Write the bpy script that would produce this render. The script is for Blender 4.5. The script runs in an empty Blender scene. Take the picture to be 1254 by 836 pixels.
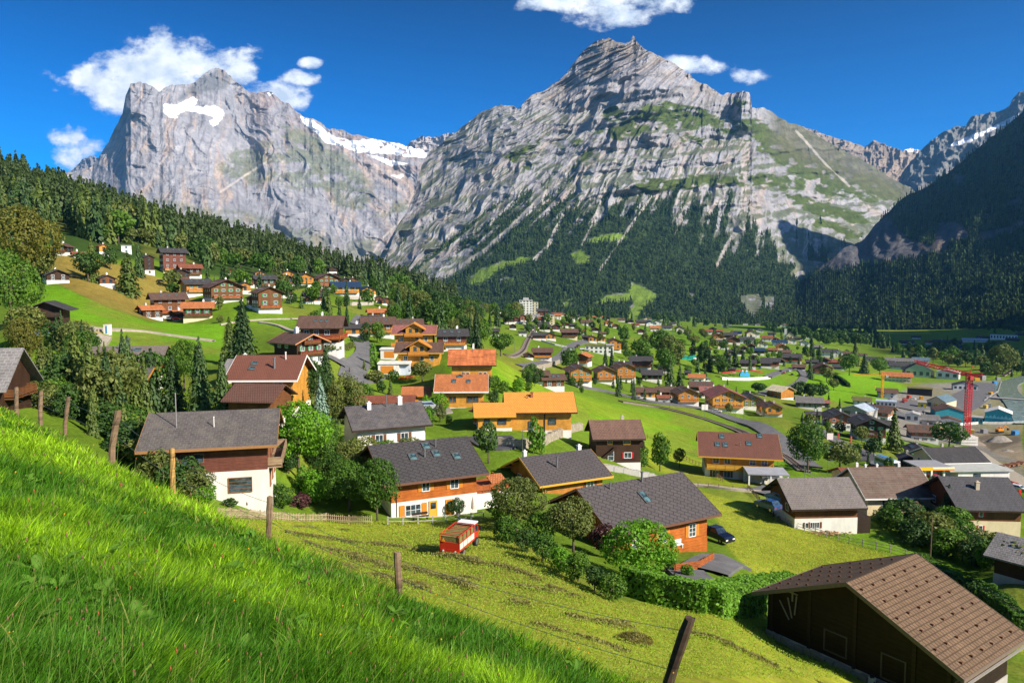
import bpy, math, random
import numpy as np
from mathutils import Vector, Matrix, Euler

random.seed(7)
rng = np.random.default_rng(11)
scn = bpy.context.scene
COL = scn.collection
R = math.radians

# ------------------------------------------------------------------ camera
F = 905.0                       # focal length in units of the 1254 px wide frame
TILT = math.atan(73 / F)
cam_d = bpy.data.cameras.new('camera')
cam_d.sensor_width = 36
cam_d.lens = 36 * F / 1254
cam_d.clip_start = 0.1
cam_d.clip_end = 60000
cam = bpy.data.objects.new('camera', cam_d)
COL.objects.link(cam)
cam.rotation_euler = (math.pi / 2 - TILT, 0, 0)
scn.camera = cam

# ------------------------------------------------------------------ sky and sun
SUN = Vector((0.80, -0.50, 0.62)).normalized()      # direction towards the sun
SUN_EL = math.asin(SUN.z)
SUN_AZ = math.atan2(SUN.x, SUN.y)                    # clockwise from +Y
scn.view_settings.view_transform = 'Standard'
scn.view_settings.look = 'None'
scn.view_settings.gamma = 1
scn.view_settings.exposure = 0.92
scn.view_settings.use_curve_mapping = False
sun_d = bpy.data.lights.new('sun', 'SUN')
sun_d.energy = 5.0
sun_d.angle = R(0.5)
sun_d.color = (1.0, 0.90, 0.76)
sun = bpy.data.objects.new('sun', sun_d)
COL.objects.link(sun)
sun.rotation_euler = (-SUN).to_track_quat('-Z', 'Y').to_euler()

world = bpy.data.worlds.new('World')
scn.world = world
world.use_nodes = True
wn = world.node_tree.nodes
wl = world.node_tree.links
wn.clear()

def wmath(op, a, b=None, c=None):
 n = wn.new('ShaderNodeMath')
 n.operation = op
 for i, v in enumerate((a, b, c)):
  if v is None:
   continue
  if isinstance(v, (int, float)):
   n.inputs[i].default_value = v
  else:
   wl.new(v, n.inputs[i])
 return n.outputs[0]

HAZE_DENSITY = 2.5e-5

def build_world():
 sky = wn.new('ShaderNodeTexSky')
 sky.sky_type = 'NISHITA'
 sky.sun_disc = False
 sky.sun_elevation = SUN_EL
 sky.sun_rotation = SUN_AZ
 sky.altitude = 1200
 sky.air_density = 1.0
 sky.dust_density = 0.2
 sky.ozone_density = 3.0
 tint = wn.new('ShaderNodeMix')
 tint.data_type = 'RGBA'
 tint.blend_type = 'MULTIPLY'
 tint.inputs[0].default_value = 1.0
 wl.new(sky.outputs[0], tint.inputs[6])
 sp = wn.new('ShaderNodeTexCoord')
 sx = wn.new('ShaderNodeSeparateXYZ')
 wl.new(sp.outputs['Generated'], sx.inputs[0])
 rp = wn.new('ShaderNodeValToRGB')
 rp.color_ramp.elements[0].position = 0.10
 rp.color_ramp.elements[0].color = (0.0, 0.315, 0.67, 1)
 rp.color_ramp.elements[1].position = 0.42
 rp.color_ramp.elements[1].color = (0.0, 0.07, 0.17, 1)
 wl.new(sx.outputs[2], rp.inputs[0])
 # away from the sun the sky is deepest; on the sun's side it keeps its full brightness
 sdot = wmath('ADD', wmath('MULTIPLY', sx.outputs[0], SUN.x), wmath('MULTIPLY', sx.outputs[1], SUN.y))
 smr = wn.new('ShaderNodeMapRange')
 smr.interpolation_type = 'SMOOTHSTEP'
 smr.inputs['From Min'].default_value = 0.05
 smr.inputs['From Max'].default_value = 0.65
 wl.new(sdot, smr.inputs['Value'])
 smx = wn.new('ShaderNodeMix')
 smx.data_type = 'RGBA'
 wl.new(smr.outputs[0], smx.inputs[0])
 wl.new(rp.outputs[0], smx.inputs[6])
 smx.inputs[7].default_value = (0.95, 1.0, 1.05, 1)
 wl.new(smx.outputs[2], tint.inputs[7])
 # clouds: puffs placed by direction on the dome, edges broken by noise
 tc = wn.new('ShaderNodeTexCoord')
 sep = wn.new('ShaderNodeSeparateXYZ')
 wl.new(tc.outputs['Generated'], sep.inputs[0])
 y = wmath('MAXIMUM', sep.outputs[1], 0.05)
 s = wmath('DIVIDE', sep.outputs[0], y)
 e = wmath('DIVIDE', sep.outputs[2], y)
 cmb = wn.new('ShaderNodeCombineXYZ')
 wl.new(s, cmb.inputs[0])
 wl.new(e, cmb.inputs[1])

 def noise(scale, detail, rough=0.6, off=0.0, sy=1.5):
  mp = wn.new('ShaderNodeMapping')
  mp.inputs['Location'].default_value = (off, off, 0)
  mp.inputs['Scale'].default_value = (1, sy, 1)
  wl.new(cmb.outputs[0], mp.inputs[0])
  n = wn.new('ShaderNodeTexNoise')
  n.inputs['Scale'].default_value = scale
  n.inputs['Detail'].default_value = detail
  n.inputs['Roughness'].default_value = rough
  wl.new(mp.outputs[0], n.inputs['Vector'])
  return n.outputs['Fac']
 puffs = [(225, 72, 88, 33), (175, 82, 60, 26), (118, 100, 58, 22), (140, 116, 36, 22), (278, 86, 38, 22), (92, 182, 34, 26), (82, 172, 24, 18),
    (340, 112, 40, 15), (362, 124, 24, 13), (366, 96, 26, 11), (380, 78, 16, 8),
    (700, 2, 60, 14), (745, 8, 62, 24), (800, 0, 46, 17), (848, 78, 34, 11), (872, 86, 40, 14), (902, 92, 40, 12)]
 tot = None
 for px, py, rx, ry in puffs:
  ss, ee = ray(px, py)
  a = wmath('MULTIPLY', wmath('SUBTRACT', s, ss), F / rx)
  b = wmath('MULTIPLY', wmath('SUBTRACT', e, ee), F / ry)
  d2 = wmath('ADD', wmath('MULTIPLY', a, a), wmath('MULTIPLY', b, b))
  v = wmath('SUBTRACT', 1.0, d2)
  tot = v if tot is None else wmath('SMOOTH_MAX', tot, v, 0.3)
 n1 = noise(9, 9, 0.62)
 n2 = noise(30, 6, 0.6, 3.1, 1.2)
 tot = wmath('MAXIMUM', tot, -3.0)
 den = wmath('ADD', tot, wmath('MULTIPLY', wmath('SUBTRACT', n1, 0.485), 6.0))
 den = wmath('ADD', den, wmath('MULTIPLY', wmath('SUBTRACT', n2, 0.5), 1.8))
 mr = wn.new('ShaderNodeMapRange')
 mr.interpolation_type = 'SMOOTHSTEP'
 mr.inputs['From Min'].default_value = -0.15
 mr.inputs['From Max'].default_value = 0.95
 wl.new(den, mr.inputs['Value'])
 alpha = wmath('MULTIPLY', mr.outputs[0], wmath('GREATER_THAN', sep.outputs[1], 0.06))
 # cloud light and shade painted as white and blue grey noise patches
 n3 = noise(22, 5, 0.55, 7.7, 1.3)
 mr2 = wn.new('ShaderNodeMapRange')
 mr2.inputs['From Min'].default_value = 0.35
 mr2.inputs['From Max'].default_value = 0.62
 wl.new(n3, mr2.inputs['Value'])
 cc = wn.new('ShaderNodeMix')
 cc.data_type = 'RGBA'
 wl.new(mr2.outputs[0], cc.inputs[0])
 cc.inputs[6].default_value = (2.4, 2.9, 3.6, 1)
 cc.inputs[7].default_value = (4.6, 4.75, 4.85, 1)
 mx = wn.new('ShaderNodeMix')
 mx.data_type = 'RGBA'
 wl.new(alpha, mx.inputs[0])
 wl.new(tint.outputs[2], mx.inputs[6])
 wl.new(cc.outputs[2], mx.inputs[7])
 bg = wn.new('ShaderNodeBackground')
 bg.inputs[1].default_value = 0.15
 wl.new(mx.outputs[2], bg.inputs[0])
 out = wn.new('ShaderNodeOutputWorld')
 wl.new(bg.outputs[0], out.inputs[0])

SKY_TINT = (0.06, 0.50, 1.30, 1)

def ray(px, py):
 """direction of a photograph point as (x/y, z/y)"""
 a = (px - 627) / F
 b = (418 - py) / F
 y = math.cos(TILT) + b * math.sin(TILT)
 return a / y, (b * math.cos(TILT) - math.sin(TILT)) / y

def pt(px, py, d):
 s, e = ray(px, py)
 return Vector((s * d, d, e * d))

build_world()
cy = scn.cycles
cy.max_bounces = 5
cy.diffuse_bounces = 2
cy.glossy_bounces = 2
cy.transmission_bounces = 2
cy.transparent_max_bounces = 8
cy.volume_bounces = 0
cy.use_denoising = True
cy.sample_clamp_indirect = 4
cy.use_adaptive_sampling = True
cy.adaptive_threshold = 0.012

# ------------------------------------------------------------------ numpy noise
def _hash(ix, iy, seed):
 h = (ix.astype(np.int64) * 374761393 + iy.astype(np.int64) * 668265263 + seed * 1442695041) & 0xffffffff
 h = ((h ^ (h >> 13)) * 1274126177) & 0xffffffff
 return ((h ^ (h >> 16)) & 0xffff) / 65535.0

def vnoise(x, y, seed=0):
 ix = np.floor(x)
 iy = np.floor(y)
 fx = x - ix
 fy = y - iy
 fx = fx * fx * (3 - 2 * fx)
 fy = fy * fy * (3 - 2 * fy)
 a = _hash(ix, iy, seed)
 b = _hash(ix + 1, iy, seed)
 c = _hash(ix, iy + 1, seed)
 d = _hash(ix + 1, iy + 1, seed)
 return (a * (1 - fx) + b * fx) * (1 - fy) + (c * (1 - fx) + d * fx) * fy

def fbm(x, y, seed=0, octv=5, gain=0.5):
 t = 0.0
 amp = 1.0
 s = 0.0
 for o in range(octv):
  t = t + amp * vnoise(x * 2 ** o + 17.3 * o, y * 2 ** o + 9.1 * o, seed + o)
  s += amp
  amp *= gain
 return t / s

def ridged(x, y, seed=0, octv=5, gain=0.5):
 t = 0.0
 amp = 1.0
 s = 0.0
 for o in range(octv):
  n = 1 - np.abs(2 * vnoise(x * 2 ** o + 31.7 * o, y * 2 ** o + 5.9 * o, seed + o) - 1)
  t = t + amp * n * n
  s += amp
  amp *= gain
 return t / s

def sstep(a, b, x):
 t = np.clip((x - a) / (b - a), 0, 1)
 return t * t * (3 - 2 * t)

def sinterp(x, xs, ys, w=25.0):
 g = np.linspace(xs[0] - 200, xs[-1] + 200, 1200)
 v = np.interp(g, xs, ys)
 n = int(3 * w / (g[1] - g[0]))
 k = np.exp(-0.5 * (np.arange(-n, n + 1) * (g[1] - g[0]) / w) ** 2)
 v = np.convolve(np.pad(v, n, mode='edge'), k / k.sum(), 'valid')
 return np.interp(x, g, v)

def inpoly(px, py, poly):
 c = np.zeros(np.shape(px), bool)
 n = len(poly)
 for i in range(n):
  x0, y0 = poly[i]
  x1, y1 = poly[(i + 1) % n]
  if y0 == y1:
   continue
  m = ((y0 > py) != (y1 > py)) & (px < (x1 - x0) * (py - y0) / (y1 - y0) + x0)
  c ^= m
 return c

def pdist(px, py, line):
 """distance to a polyline"""
 best = np.full(np.shape(px), 1e9)
 for (x0, y0), (x1, y1) in zip(line[:-1], line[1:]):
  dx, dy = x1 - x0, y1 - y0
  t = np.clip(((px - x0) * dx + (py - y0) * dy) / (dx * dx + dy * dy + 1e-9), 0, 1)
  best = np.minimum(best, np.hypot(px - x0 - t * dx, py - y0 - t * dy))
 return best

def poly_soft(px, py, poly, w):
 """+1 inside, -1 outside, soft over w"""
 d = pdist(px, py, list(poly) + [poly[0]])
 return np.where(inpoly(px, py, poly), 1, -1) * np.clip(d / w, 0, 1)

# ------------------------------------------------------------------ materials
MATS = {}

class NT:
 """small helper around a material's node tree"""

 def __init__(self, name, rough=0.8, spec=0.25):
  self.m = bpy.data.materials.new(name)
  self.m.use_nodes = True
  self.n = self.m.node_tree.nodes
  self.l = self.m.node_tree.links
  self.b = self.n['Principled BSDF']
  self.b.inputs['Roughness'].default_value = rough
  self.b.inputs['Specular IOR Level'].default_value = spec

 def new(self, t, **kw):
  n = self.n.new(t)
  for k, v in kw.items():
   if k in n.inputs:
    n.inputs[k].default_value = v
   else:
    setattr(n, k, v)
  return n

 def sock(self, v, inp):
  if isinstance(v, (int, float)):
   inp.default_value = v
  elif isinstance(v, tuple):
   inp.default_value = v if len(v) == 4 else v + (1,) if inp.type == 'RGBA' else v
  else:
   self.l.new(v, inp)

 def math(self, op, a, b=0.0, c=None):
  n = self.n.new('ShaderNodeMath')
  n.operation = op
  self.sock(a, n.inputs[0])
  self.sock(b, n.inputs[1])
  if c is not None:
   self.sock(c, n.inputs[2])
  return n.outputs[0]

 def coord(self, kind='Object', scale=(1, 1, 1), rot=(0, 0, 0)):
  tc = self.n.new('ShaderNodeTexCoord')
  mp = self.n.new('ShaderNodeMapping')
  mp.inputs['Scale'].default_value = scale
  mp.inputs['Rotation'].default_value = rot
  self.l.new(tc.outputs[kind], mp.inputs[0])
  return mp.outputs[0]

 def pos(self, scale=(1, 1, 1)):
  g = self.n.new('ShaderNodeNewGeometry')
  mp = self.n.new('ShaderNodeMapping')
  mp.inputs['Scale'].default_value = scale
  self.l.new(g.outputs['Position'], mp.inputs[0])
  return mp.outputs[0]

 def noise(self, vec, scale, detail=4, rough=0.55):
  n = self.n.new('ShaderNodeTexNoise')
  n.inputs['Scale'].default_value = scale
  n.inputs['Detail'].default_value = detail
  n.inputs['Roughness'].default_value = rough
  self.l.new(vec, n.inputs['Vector'])
  return n.outputs['Fac']

 def ramp(self, fac, stops):
  n = self.n.new('ShaderNodeValToRGB')
  cr = n.color_ramp
  while len(cr.elements) < len(stops):
   cr.elements.new(0.5)
  for el, (p, c) in zip(cr.elements, stops):
   el.position = p
   el.color = tuple(c) + (1,) if len(c) == 3 else c
  self.sock(fac, n.inputs[0])
  return n.outputs[0]

 def mix(self, fac, a, b, mode='MIX'):
  n = self.n.new('ShaderNodeMix')
  n.data_type = 'RGBA'
  n.blend_type = mode
  self.sock(fac, n.inputs[0])
  self.sock(a, n.inputs[6])
  self.sock(b, n.inputs[7])
  return n.outputs[2]

 def attr(self, name):
  n = self.n.new('ShaderNodeAttribute')
  n.attribute_name = name
  return n.outputs['Color']

 def base(self, c):
  self.sock(c, self.b.inputs['Base Color'])
  return self

 def bump(self, h, dist=0.02, strength=1.0):
  n = self.n.new('ShaderNodeBump')
  n.inputs['Distance'].default_value = dist
  n.inputs['Strength'].default_value = strength
  self.l.new(h, n.inputs['Height'])
  self.l.new(n.outputs[0], self.b.inputs['Normal'])
  return self

def vary(c, k):
 return tuple(min(1, max(0, v * k)) for v in c[:3])

def mat_plain(name, c, rough=0.6, metal=0.0, nscale=6.0, var=0.18, spec=0.3):
 """paint, metal, plastic: slight soiling so that nothing is perfectly even"""
 if name in MATS:
  return MATS[name]
 t = NT(name, rough, spec)
 f = t.noise(t.coord('Object'), nscale, 5, 0.6)
 t.base(t.ramp(f, [(0.3, vary(c, 1 - var)), (0.7, vary(c, 1 + var * 0.6))]))
 t.b.inputs['Metallic'].default_value = metal
 MATS[name] = t.m
 return t.m

def link(name, me, parent=None, loc=None):
 o = bpy.data.objects.new(name, me)
 COL.objects.link(o)
 if parent is not None:
  o.parent = parent
 if loc is not None:
  o.location = loc
 return o

def tag(o, label=None, cat=None, group=None, kind=None):
 for k, v in (('label', label), ('category', cat), ('group', group), ('kind', kind)):
  if v:
   o[k] = v
 return o

def np_mesh(name, verts, faces, mat=None, cols=None, smooth=False):
 """verts (n,3) array, faces (m,k) array of one face size"""
 me = bpy.data.meshes.new(name)
 verts = np.asarray(verts, np.float32)
 faces = np.asarray(faces, np.int32)
 k = faces.shape[1]
 me.vertices.add(len(verts))
 me.vertices.foreach_set('co', verts.ravel())
 me.loops.add(faces.size)
 me.loops.foreach_set('vertex_index', faces.ravel())
 me.polygons.add(len(faces))
 me.polygons.foreach_set('loop_start', np.arange(len(faces), dtype=np.int32) * k)
 me.polygons.foreach_set('loop_total', np.full(len(faces), k, np.int32))
 if smooth:
  me.polygons.foreach_set('use_smooth', np.ones(len(faces), bool))
 me.update(calc_edges=True)
 if cols is not None:
  a = me.color_attributes.new('Col', 'FLOAT_COLOR', 'POINT')
  c4 = np.ones((len(verts), 4), np.float32)
  c4[:, :3] = cols
  a.data.foreach_set('color', c4.ravel())
 if mat:
  me.materials.append(mat)
 return me

def grid_faces(nu, nv):
 i = np.arange(nu - 1)[:, None] * nv + np.arange(nv - 1)[None, :]
 i = i.ravel()
 return np.stack([i, i + nv, i + nv + 1, i + 1], 1)

# ------------------------------------------------------------------ the ground, as slope lines seen by compass direction
COLS = {
 0: (487, [(60, 540), (90, 478), (130, 462), (180, 424), (260, 375), (330, 342), (400, 312), (500, 285), (800, 200), (1000, 235), (2000, 330)]),
 100: (536, [(45, 600), (75, 548), (100, 502), (130, 472), (180, 424), (190, 412), (260, 374), (330, 345), (370, 317), (450, 290), (900, 242), (1200, 275), (2500, 340)]),
 200: (590, [(35, 688), (75, 612), (110, 530), (130, 492), (170, 440), (212, 412), (310, 393), (400, 350), (450, 330), (520, 312), (1000, 270), (1300, 300), (2500, 345)]),
 320: (645, [(40, 712), (75, 645), (95, 600), (120, 520), (150, 470), (185, 443), (215, 432), (330, 378), (420, 353), (600, 338), (1100, 298), (1400, 320), (2500, 350)]),
 400: (682, [(35, 735), (60, 690), (90, 634), (110, 580), (140, 515), (180, 466), (225, 424), (300, 390), (380, 366), (480, 355), (700, 342), (1100, 326), (1500, 345), (2500, 358)]),
 500: (724, [(20, 792), (45, 716), (60, 684), (90, 634), (110, 588), (130, 550), (150, 522), (170, 500), (210, 468), (225, 458), (300, 424), (400, 392), (600, 366), (900, 356), (1200, 350), (1700, 365), (2600, 370)]),
 600: (762, [(20, 815), (40, 745), (60, 686), (90, 634), (115, 578), (145, 530), (168, 500), (190, 466), (225, 444), (290, 446), (400, 425), (600, 402), (900, 391), (1300, 384), (2600, 384)]),
 700: (800, [(20, 850), (35, 775), (60, 700), (85, 656), (110, 596), (125, 566), (160, 532), (200, 504), (240, 484), (290, 486), (340, 474), (450, 446), (600, 418), (800, 400), (1200, 389), (2600, 388)]),
 800: (836, [(20, 868), (35, 798), (45, 768), (70, 712), (90, 680), (130, 604), (165, 572), (220, 538), (300, 506), (340, 496), (450, 468), (600, 440), (800, 417), (1000, 404), (1500, 396), (2600, 392)]),
 900: (868, [(20, 885), (35, 810), (45, 775), (60, 742), (85, 690), (105, 655), (130, 610), (165, 587), (250, 550), (330, 518), (420, 490), (600, 455), (800, 430), (1100, 410), (1600, 402), (2600, 398)]),
 1000: (900, [(20, 925), (35, 855), (50, 805), (70, 750), (90, 705), (118, 650), (140, 620), (180, 590), (250, 560), (330, 530), (450, 498), (550, 478), (640, 460), (900, 432), (1200, 417), (1800, 406), (2600, 402)]),
 1100: (935, [(20, 965), (35, 900), (60, 805), (80, 745), (110, 672), (135, 638), (170, 610), (215, 580), (300, 552), (450, 515), (600, 480), (900, 445), (1300, 422), (1900, 408), (2600, 402)]),
 1250: (985, [(20, 1010), (40, 920), (60, 845), (80, 780), (110, 695), (125, 660), (160, 625), (220, 590), (300, 565), (450, 528), (560, 490), (900, 442), (1300, 418), (1900, 402), (2600, 396)]),
}
# places whose height is known: (px, py of the foot, distance)
ANCH = [(533, 633, 91), (567, 682, 61), (811, 674, 85), (860, 684, 83), (702, 607, 109), (258, 609, 76.7), (757, 567, 136), (905, 588, 160), (938, 596, 152), (662, 529, 145), (606, 526, 143),
  (565, 501, 168), (510, 499, 170), (578, 468, 190), (322, 505, 117), (306, 517, 108), (325, 470, 136), (483, 548, 113), (0, 500, 84), (152, 470, 130), (134, 487, 112), (46, 398, 180),
  (1011, 651, 117), (1100, 633, 131), (1212, 655, 121), (1176, 588, 218), (1072, 612, 150), (513, 457, 222), (507, 432, 245), (463, 457, 217), (356, 444, 185), (392, 425, 205),
  (215, 392, 310), (272, 371, 335), (212, 336, 430), (77, 314, 365), (130, 351, 330), (645, 388, 790), (878, 505, 345), (965, 521, 300), (1064, 540, 300), (1183, 540, 420), (880, 660, 100),
  (435, 465, 195), (553, 429, 240), (589, 521, 148), (1262, 716, 88), (1150, 870, 50), (960, 790, 57), (1040, 826, 52)]
NQ, NL = 300, 460
QS = np.linspace(-1500, 2760, NQ)
LS = np.linspace(math.log(0.5), math.log(16000), NL)

def e_of(py, px=627.0):
 return (418 - py - 73) / F / (math.cos(TILT) + 0 * py) if False else ray(px, py)[1]

def build_table():
 ks = sorted(COLS)
 prof = []
 for k in ks:
  sil, pts = COLS[k]
  L = 448 + 0.33 * k
  dc = 1266 / (sil - L)
  ds = list(np.exp(np.linspace(math.log(0.5), math.log(dc), 14)))
  es = [ray(627, L)[1] - 1.7 / d for d in ds]
  z0 = ray(627, L)[1] * 1.0
  d1 = dc * 1.25
  es.append(es[-1] - 0.035)
  ds.append(d1)
  for d, p in pts:
   if d > d1 * 1.2:
    ds.append(d)
    es.append(ray(k, p)[1])
  lastz = es[-1] * ds[-1]
  ds.append(16000)
  es.append(lastz / 16000)
  prof.append(np.interp(LS, np.log(ds), es))
 prof = np.array(prof)
 T = np.zeros((NQ, NL))
 ka = np.array(ks, float)
 # beyond the frame: carry the slope of the near hill on, fade everything else to the last column
 for j in range(NL):
  T[:, j] = np.interp(QS, ka, prof[:, j])
 near = LS < math.log(11)
 for i, q in enumerate(QS):
  if q < 0 or q > 1250:
   L = 448 + 0.33 * q
   T[i, near] = ray(627, 448 + 0.33 * max(-1400, min(2400, q)))[1] - 1.7 / np.exp(LS[near])

 def blur(A, s, ax):
  r = int(3 * s)
  k = np.exp(-0.5 * (np.arange(-r, r + 1) / s) ** 2)
  k /= k.sum()
  P = np.pad(A, [(r, r) if a == ax else (0, 0) for a in range(2)], mode='edge')
  return np.apply_along_axis(lambda v: np.convolve(v, k, 'valid'), ax, P)
 T = blur(T, 1.6, 0)
 T = blur(T, 2.2, 1)
 # pull the surface onto the known places
 for it in range(3):
  num = np.zeros_like(T)
  den = np.full_like(T, 0.35)
  for px, py, d in ANCH:
   s, e = ray(px, py)
   q = 627 + F * s
   iq = (q - QS[0]) / (QS[1] - QS[0])
   il = (math.log(d) - LS[0]) / (LS[1] - LS[0])
   a, b = int(iq), int(il)
   fa, fb = iq - a, il - b
   v = (T[a, b] * (1 - fa) + T[a + 1, b] * fa) * (1 - fb) + (T[a, b + 1] * (1 - fa) + T[a + 1, b + 1] * fa) * fb
   w = np.exp(-0.5 * ((QS[:, None] - q) / 34) ** 2 - 0.5 * ((LS[None, :] - math.log(d)) / 0.10) ** 2)
   num += w * (e - v)
   den += w
  T = T + num / den
 return T

TAB = build_table()

def g_e(q, ld):
 q = np.asarray(q, float)
 ld = np.asarray(ld, float)
 iq = np.clip((q - QS[0]) / (QS[1] - QS[0]), 0, NQ - 1.001)
 il = np.clip((ld - LS[0]) / (LS[1] - LS[0]), 0, NL - 1.001)
 a = iq.astype(int)
 b = il.astype(int)
 fa = iq - a
 fb = il - b
 return (TAB[a, b] * (1 - fa) + TAB[a + 1, b] * fa) * (1 - fb) + (TAB[a, b + 1] * (1 - fa) + TAB[a + 1, b + 1] * fa) * fb

def gz(x, y):
 """height of the ground"""
 y = max(y, 0.5)
 return float(g_e(627 + F * x / y, math.log(y))) * y

def gz_np(x, y):
 y = np.maximum(y, 0.5)
 return g_e(627 + F * x / y, np.log(y)) * y

LFINE = np.linspace(math.log(12), math.log(2600), 1500)

def hit(px, py, dmin=24):
 """where a photograph point meets the ground beyond dmin: returns x, y, z"""
 s, e = ray(px, py)
 c = g_e(np.full(LFINE.shape, 627 + F * s), LFINE)
 ok = np.nonzero((c >= e) & (LFINE >= math.log(dmin)))[0]
 i = ok[0] if len(ok) else int(np.argmax(np.where(LFINE >= math.log(dmin), c, -9)))
 d = math.exp(LFINE[i])
 return Vector((s * d, d, gz(s * d, d)))

def to_px(x, y, z):
 s, e = x / y, z / y
 f = np.cos(TILT) - e * np.sin(TILT)
 return 627 + F * s / f, 418 - F * (np.sin(TILT) + e * np.cos(TILT)) / f

# colours of the fields, laid out as plots of land: (outline, colour, softness)
GREEN = (0.125, 0.245, 0.014)
MOWN = (0.24, 0.29, 0.026)
DRY = (0.215, 0.165, 0.040)
DEEP = (0.055, 0.120, 0.014)
PLOTS = [
 ([(0, 255), (330, 250), (480, 330), (640, 372), (640, 384), (560, 380), (470, 352), (400, 345), (310, 345), (240, 335), (190, 318), (130, 318), (60, 300), (0, 290)], (0.035, 0.07, 0.014), 6),
 ([(55, 305), (120, 318), (170, 330), (205, 345), (235, 362), (258, 378), (230, 392), (180, 392), (120, 372), (75, 350), (50, 335)], DRY, 4),
 ([(30, 345), (75, 352), (120, 372), (180, 395), (275, 397), (275, 425), (200, 412), (120, 408), (30, 405)], (0.130, 0.285, 0.012), 2),
 ([(60, 410), (125, 406), (275, 415), (275, 440), (190, 440), (110, 425), (80, 418)], (0.115, 0.24, 0.014), 2),
 ([(60, 398), (120, 403), (130, 412), (108, 424), (92, 418), (70, 408)], (0.42, 0.31, 0.17), 2),
 ([(250, 360), (330, 380), (370, 385), (390, 392), (370, 398), (300, 400), (262, 392)], (0.12, 0.215, 0.016), 3),
 ([(455, 380), (520, 385), (520, 400), (450, 398)], (0.12, 0.215, 0.016), 3),
 ([(545, 462), (545, 440), (600, 436), (660, 470), (740, 492), (900, 520), (985, 560), (1010, 590), (960, 575), (880, 545), (790, 560), (730, 535), (640, 480)], (0.130, 0.258, 0.012), 5),
 ([(600, 437), (640, 448), (690, 478), (830, 520), (800, 525), (700, 500), (640, 478), (606, 450)], (0.175, 0.255, 0.02), 5),
 ([(270, 636), (600, 640), (660, 680), (740, 735), (860, 745), (930, 716), (950, 790), (1130, 850), (760, 850), (640, 790), (330, 700)], (0.25, 0.29, 0.026), 5),
 ([(860, 600), (920, 620), (1000, 650), (1130, 690), (1254, 775), (1254, 800), (1100, 684), (940, 716), (915, 695), (890, 670), (880, 640)], (0.25, 0.29, 0.026), 4),
 ([(1010, 640), (1130, 668), (1254, 740), (1254, 770), (1120, 690), (1000, 655)], (0.12, 0.22, 0.016), 3),
 ([(1000, 585), (870, 545), (905, 540), (1010, 585)], (0.13, 0.245, 0.014), 3),
 ([(1000, 460), (1060, 455), (1110, 470), (1120, 478), (1068, 495), (1010, 490), (950, 478)], (0.125, 0.26, 0.012), 3),
 ([(850, 465), (950, 458), (1000, 455), (960, 480), (900, 485), (860, 480)], (0.125, 0.245, 0.016), 3),
 ([(760, 398), (900, 410), (880, 425), (850, 450), (790, 440), (740, 405)], (0.115, 0.215, 0.018), 5),
 ([(740, 530), (760, 565), (890, 600), (985, 600), (985, 590), (850, 560)], (0.19, 0.24, 0.02), 4),
 ([(1066, 405), (1136, 403), (1140, 409), (1066, 409)], (0.22, 0.28, 0.03), 1),  # sunlit strip, its brightness painted into the field colour
 ([(1128, 470), (1254, 465), (1254, 600), (1225, 600), (1185, 545), (1110, 540), (1060, 500)], (0.20, 0.19, 0.18), 5),
 ([(1185, 536), (1205, 528), (1254, 520), (1254, 566), (1222, 556)], (0.24, 0.20, 0.15), 3),
 ([(1195, 535), (1225, 528), (1254, 532), (1254, 540), (1215, 552)], (0.13, 0.11, 0.085), 3),
]

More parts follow.
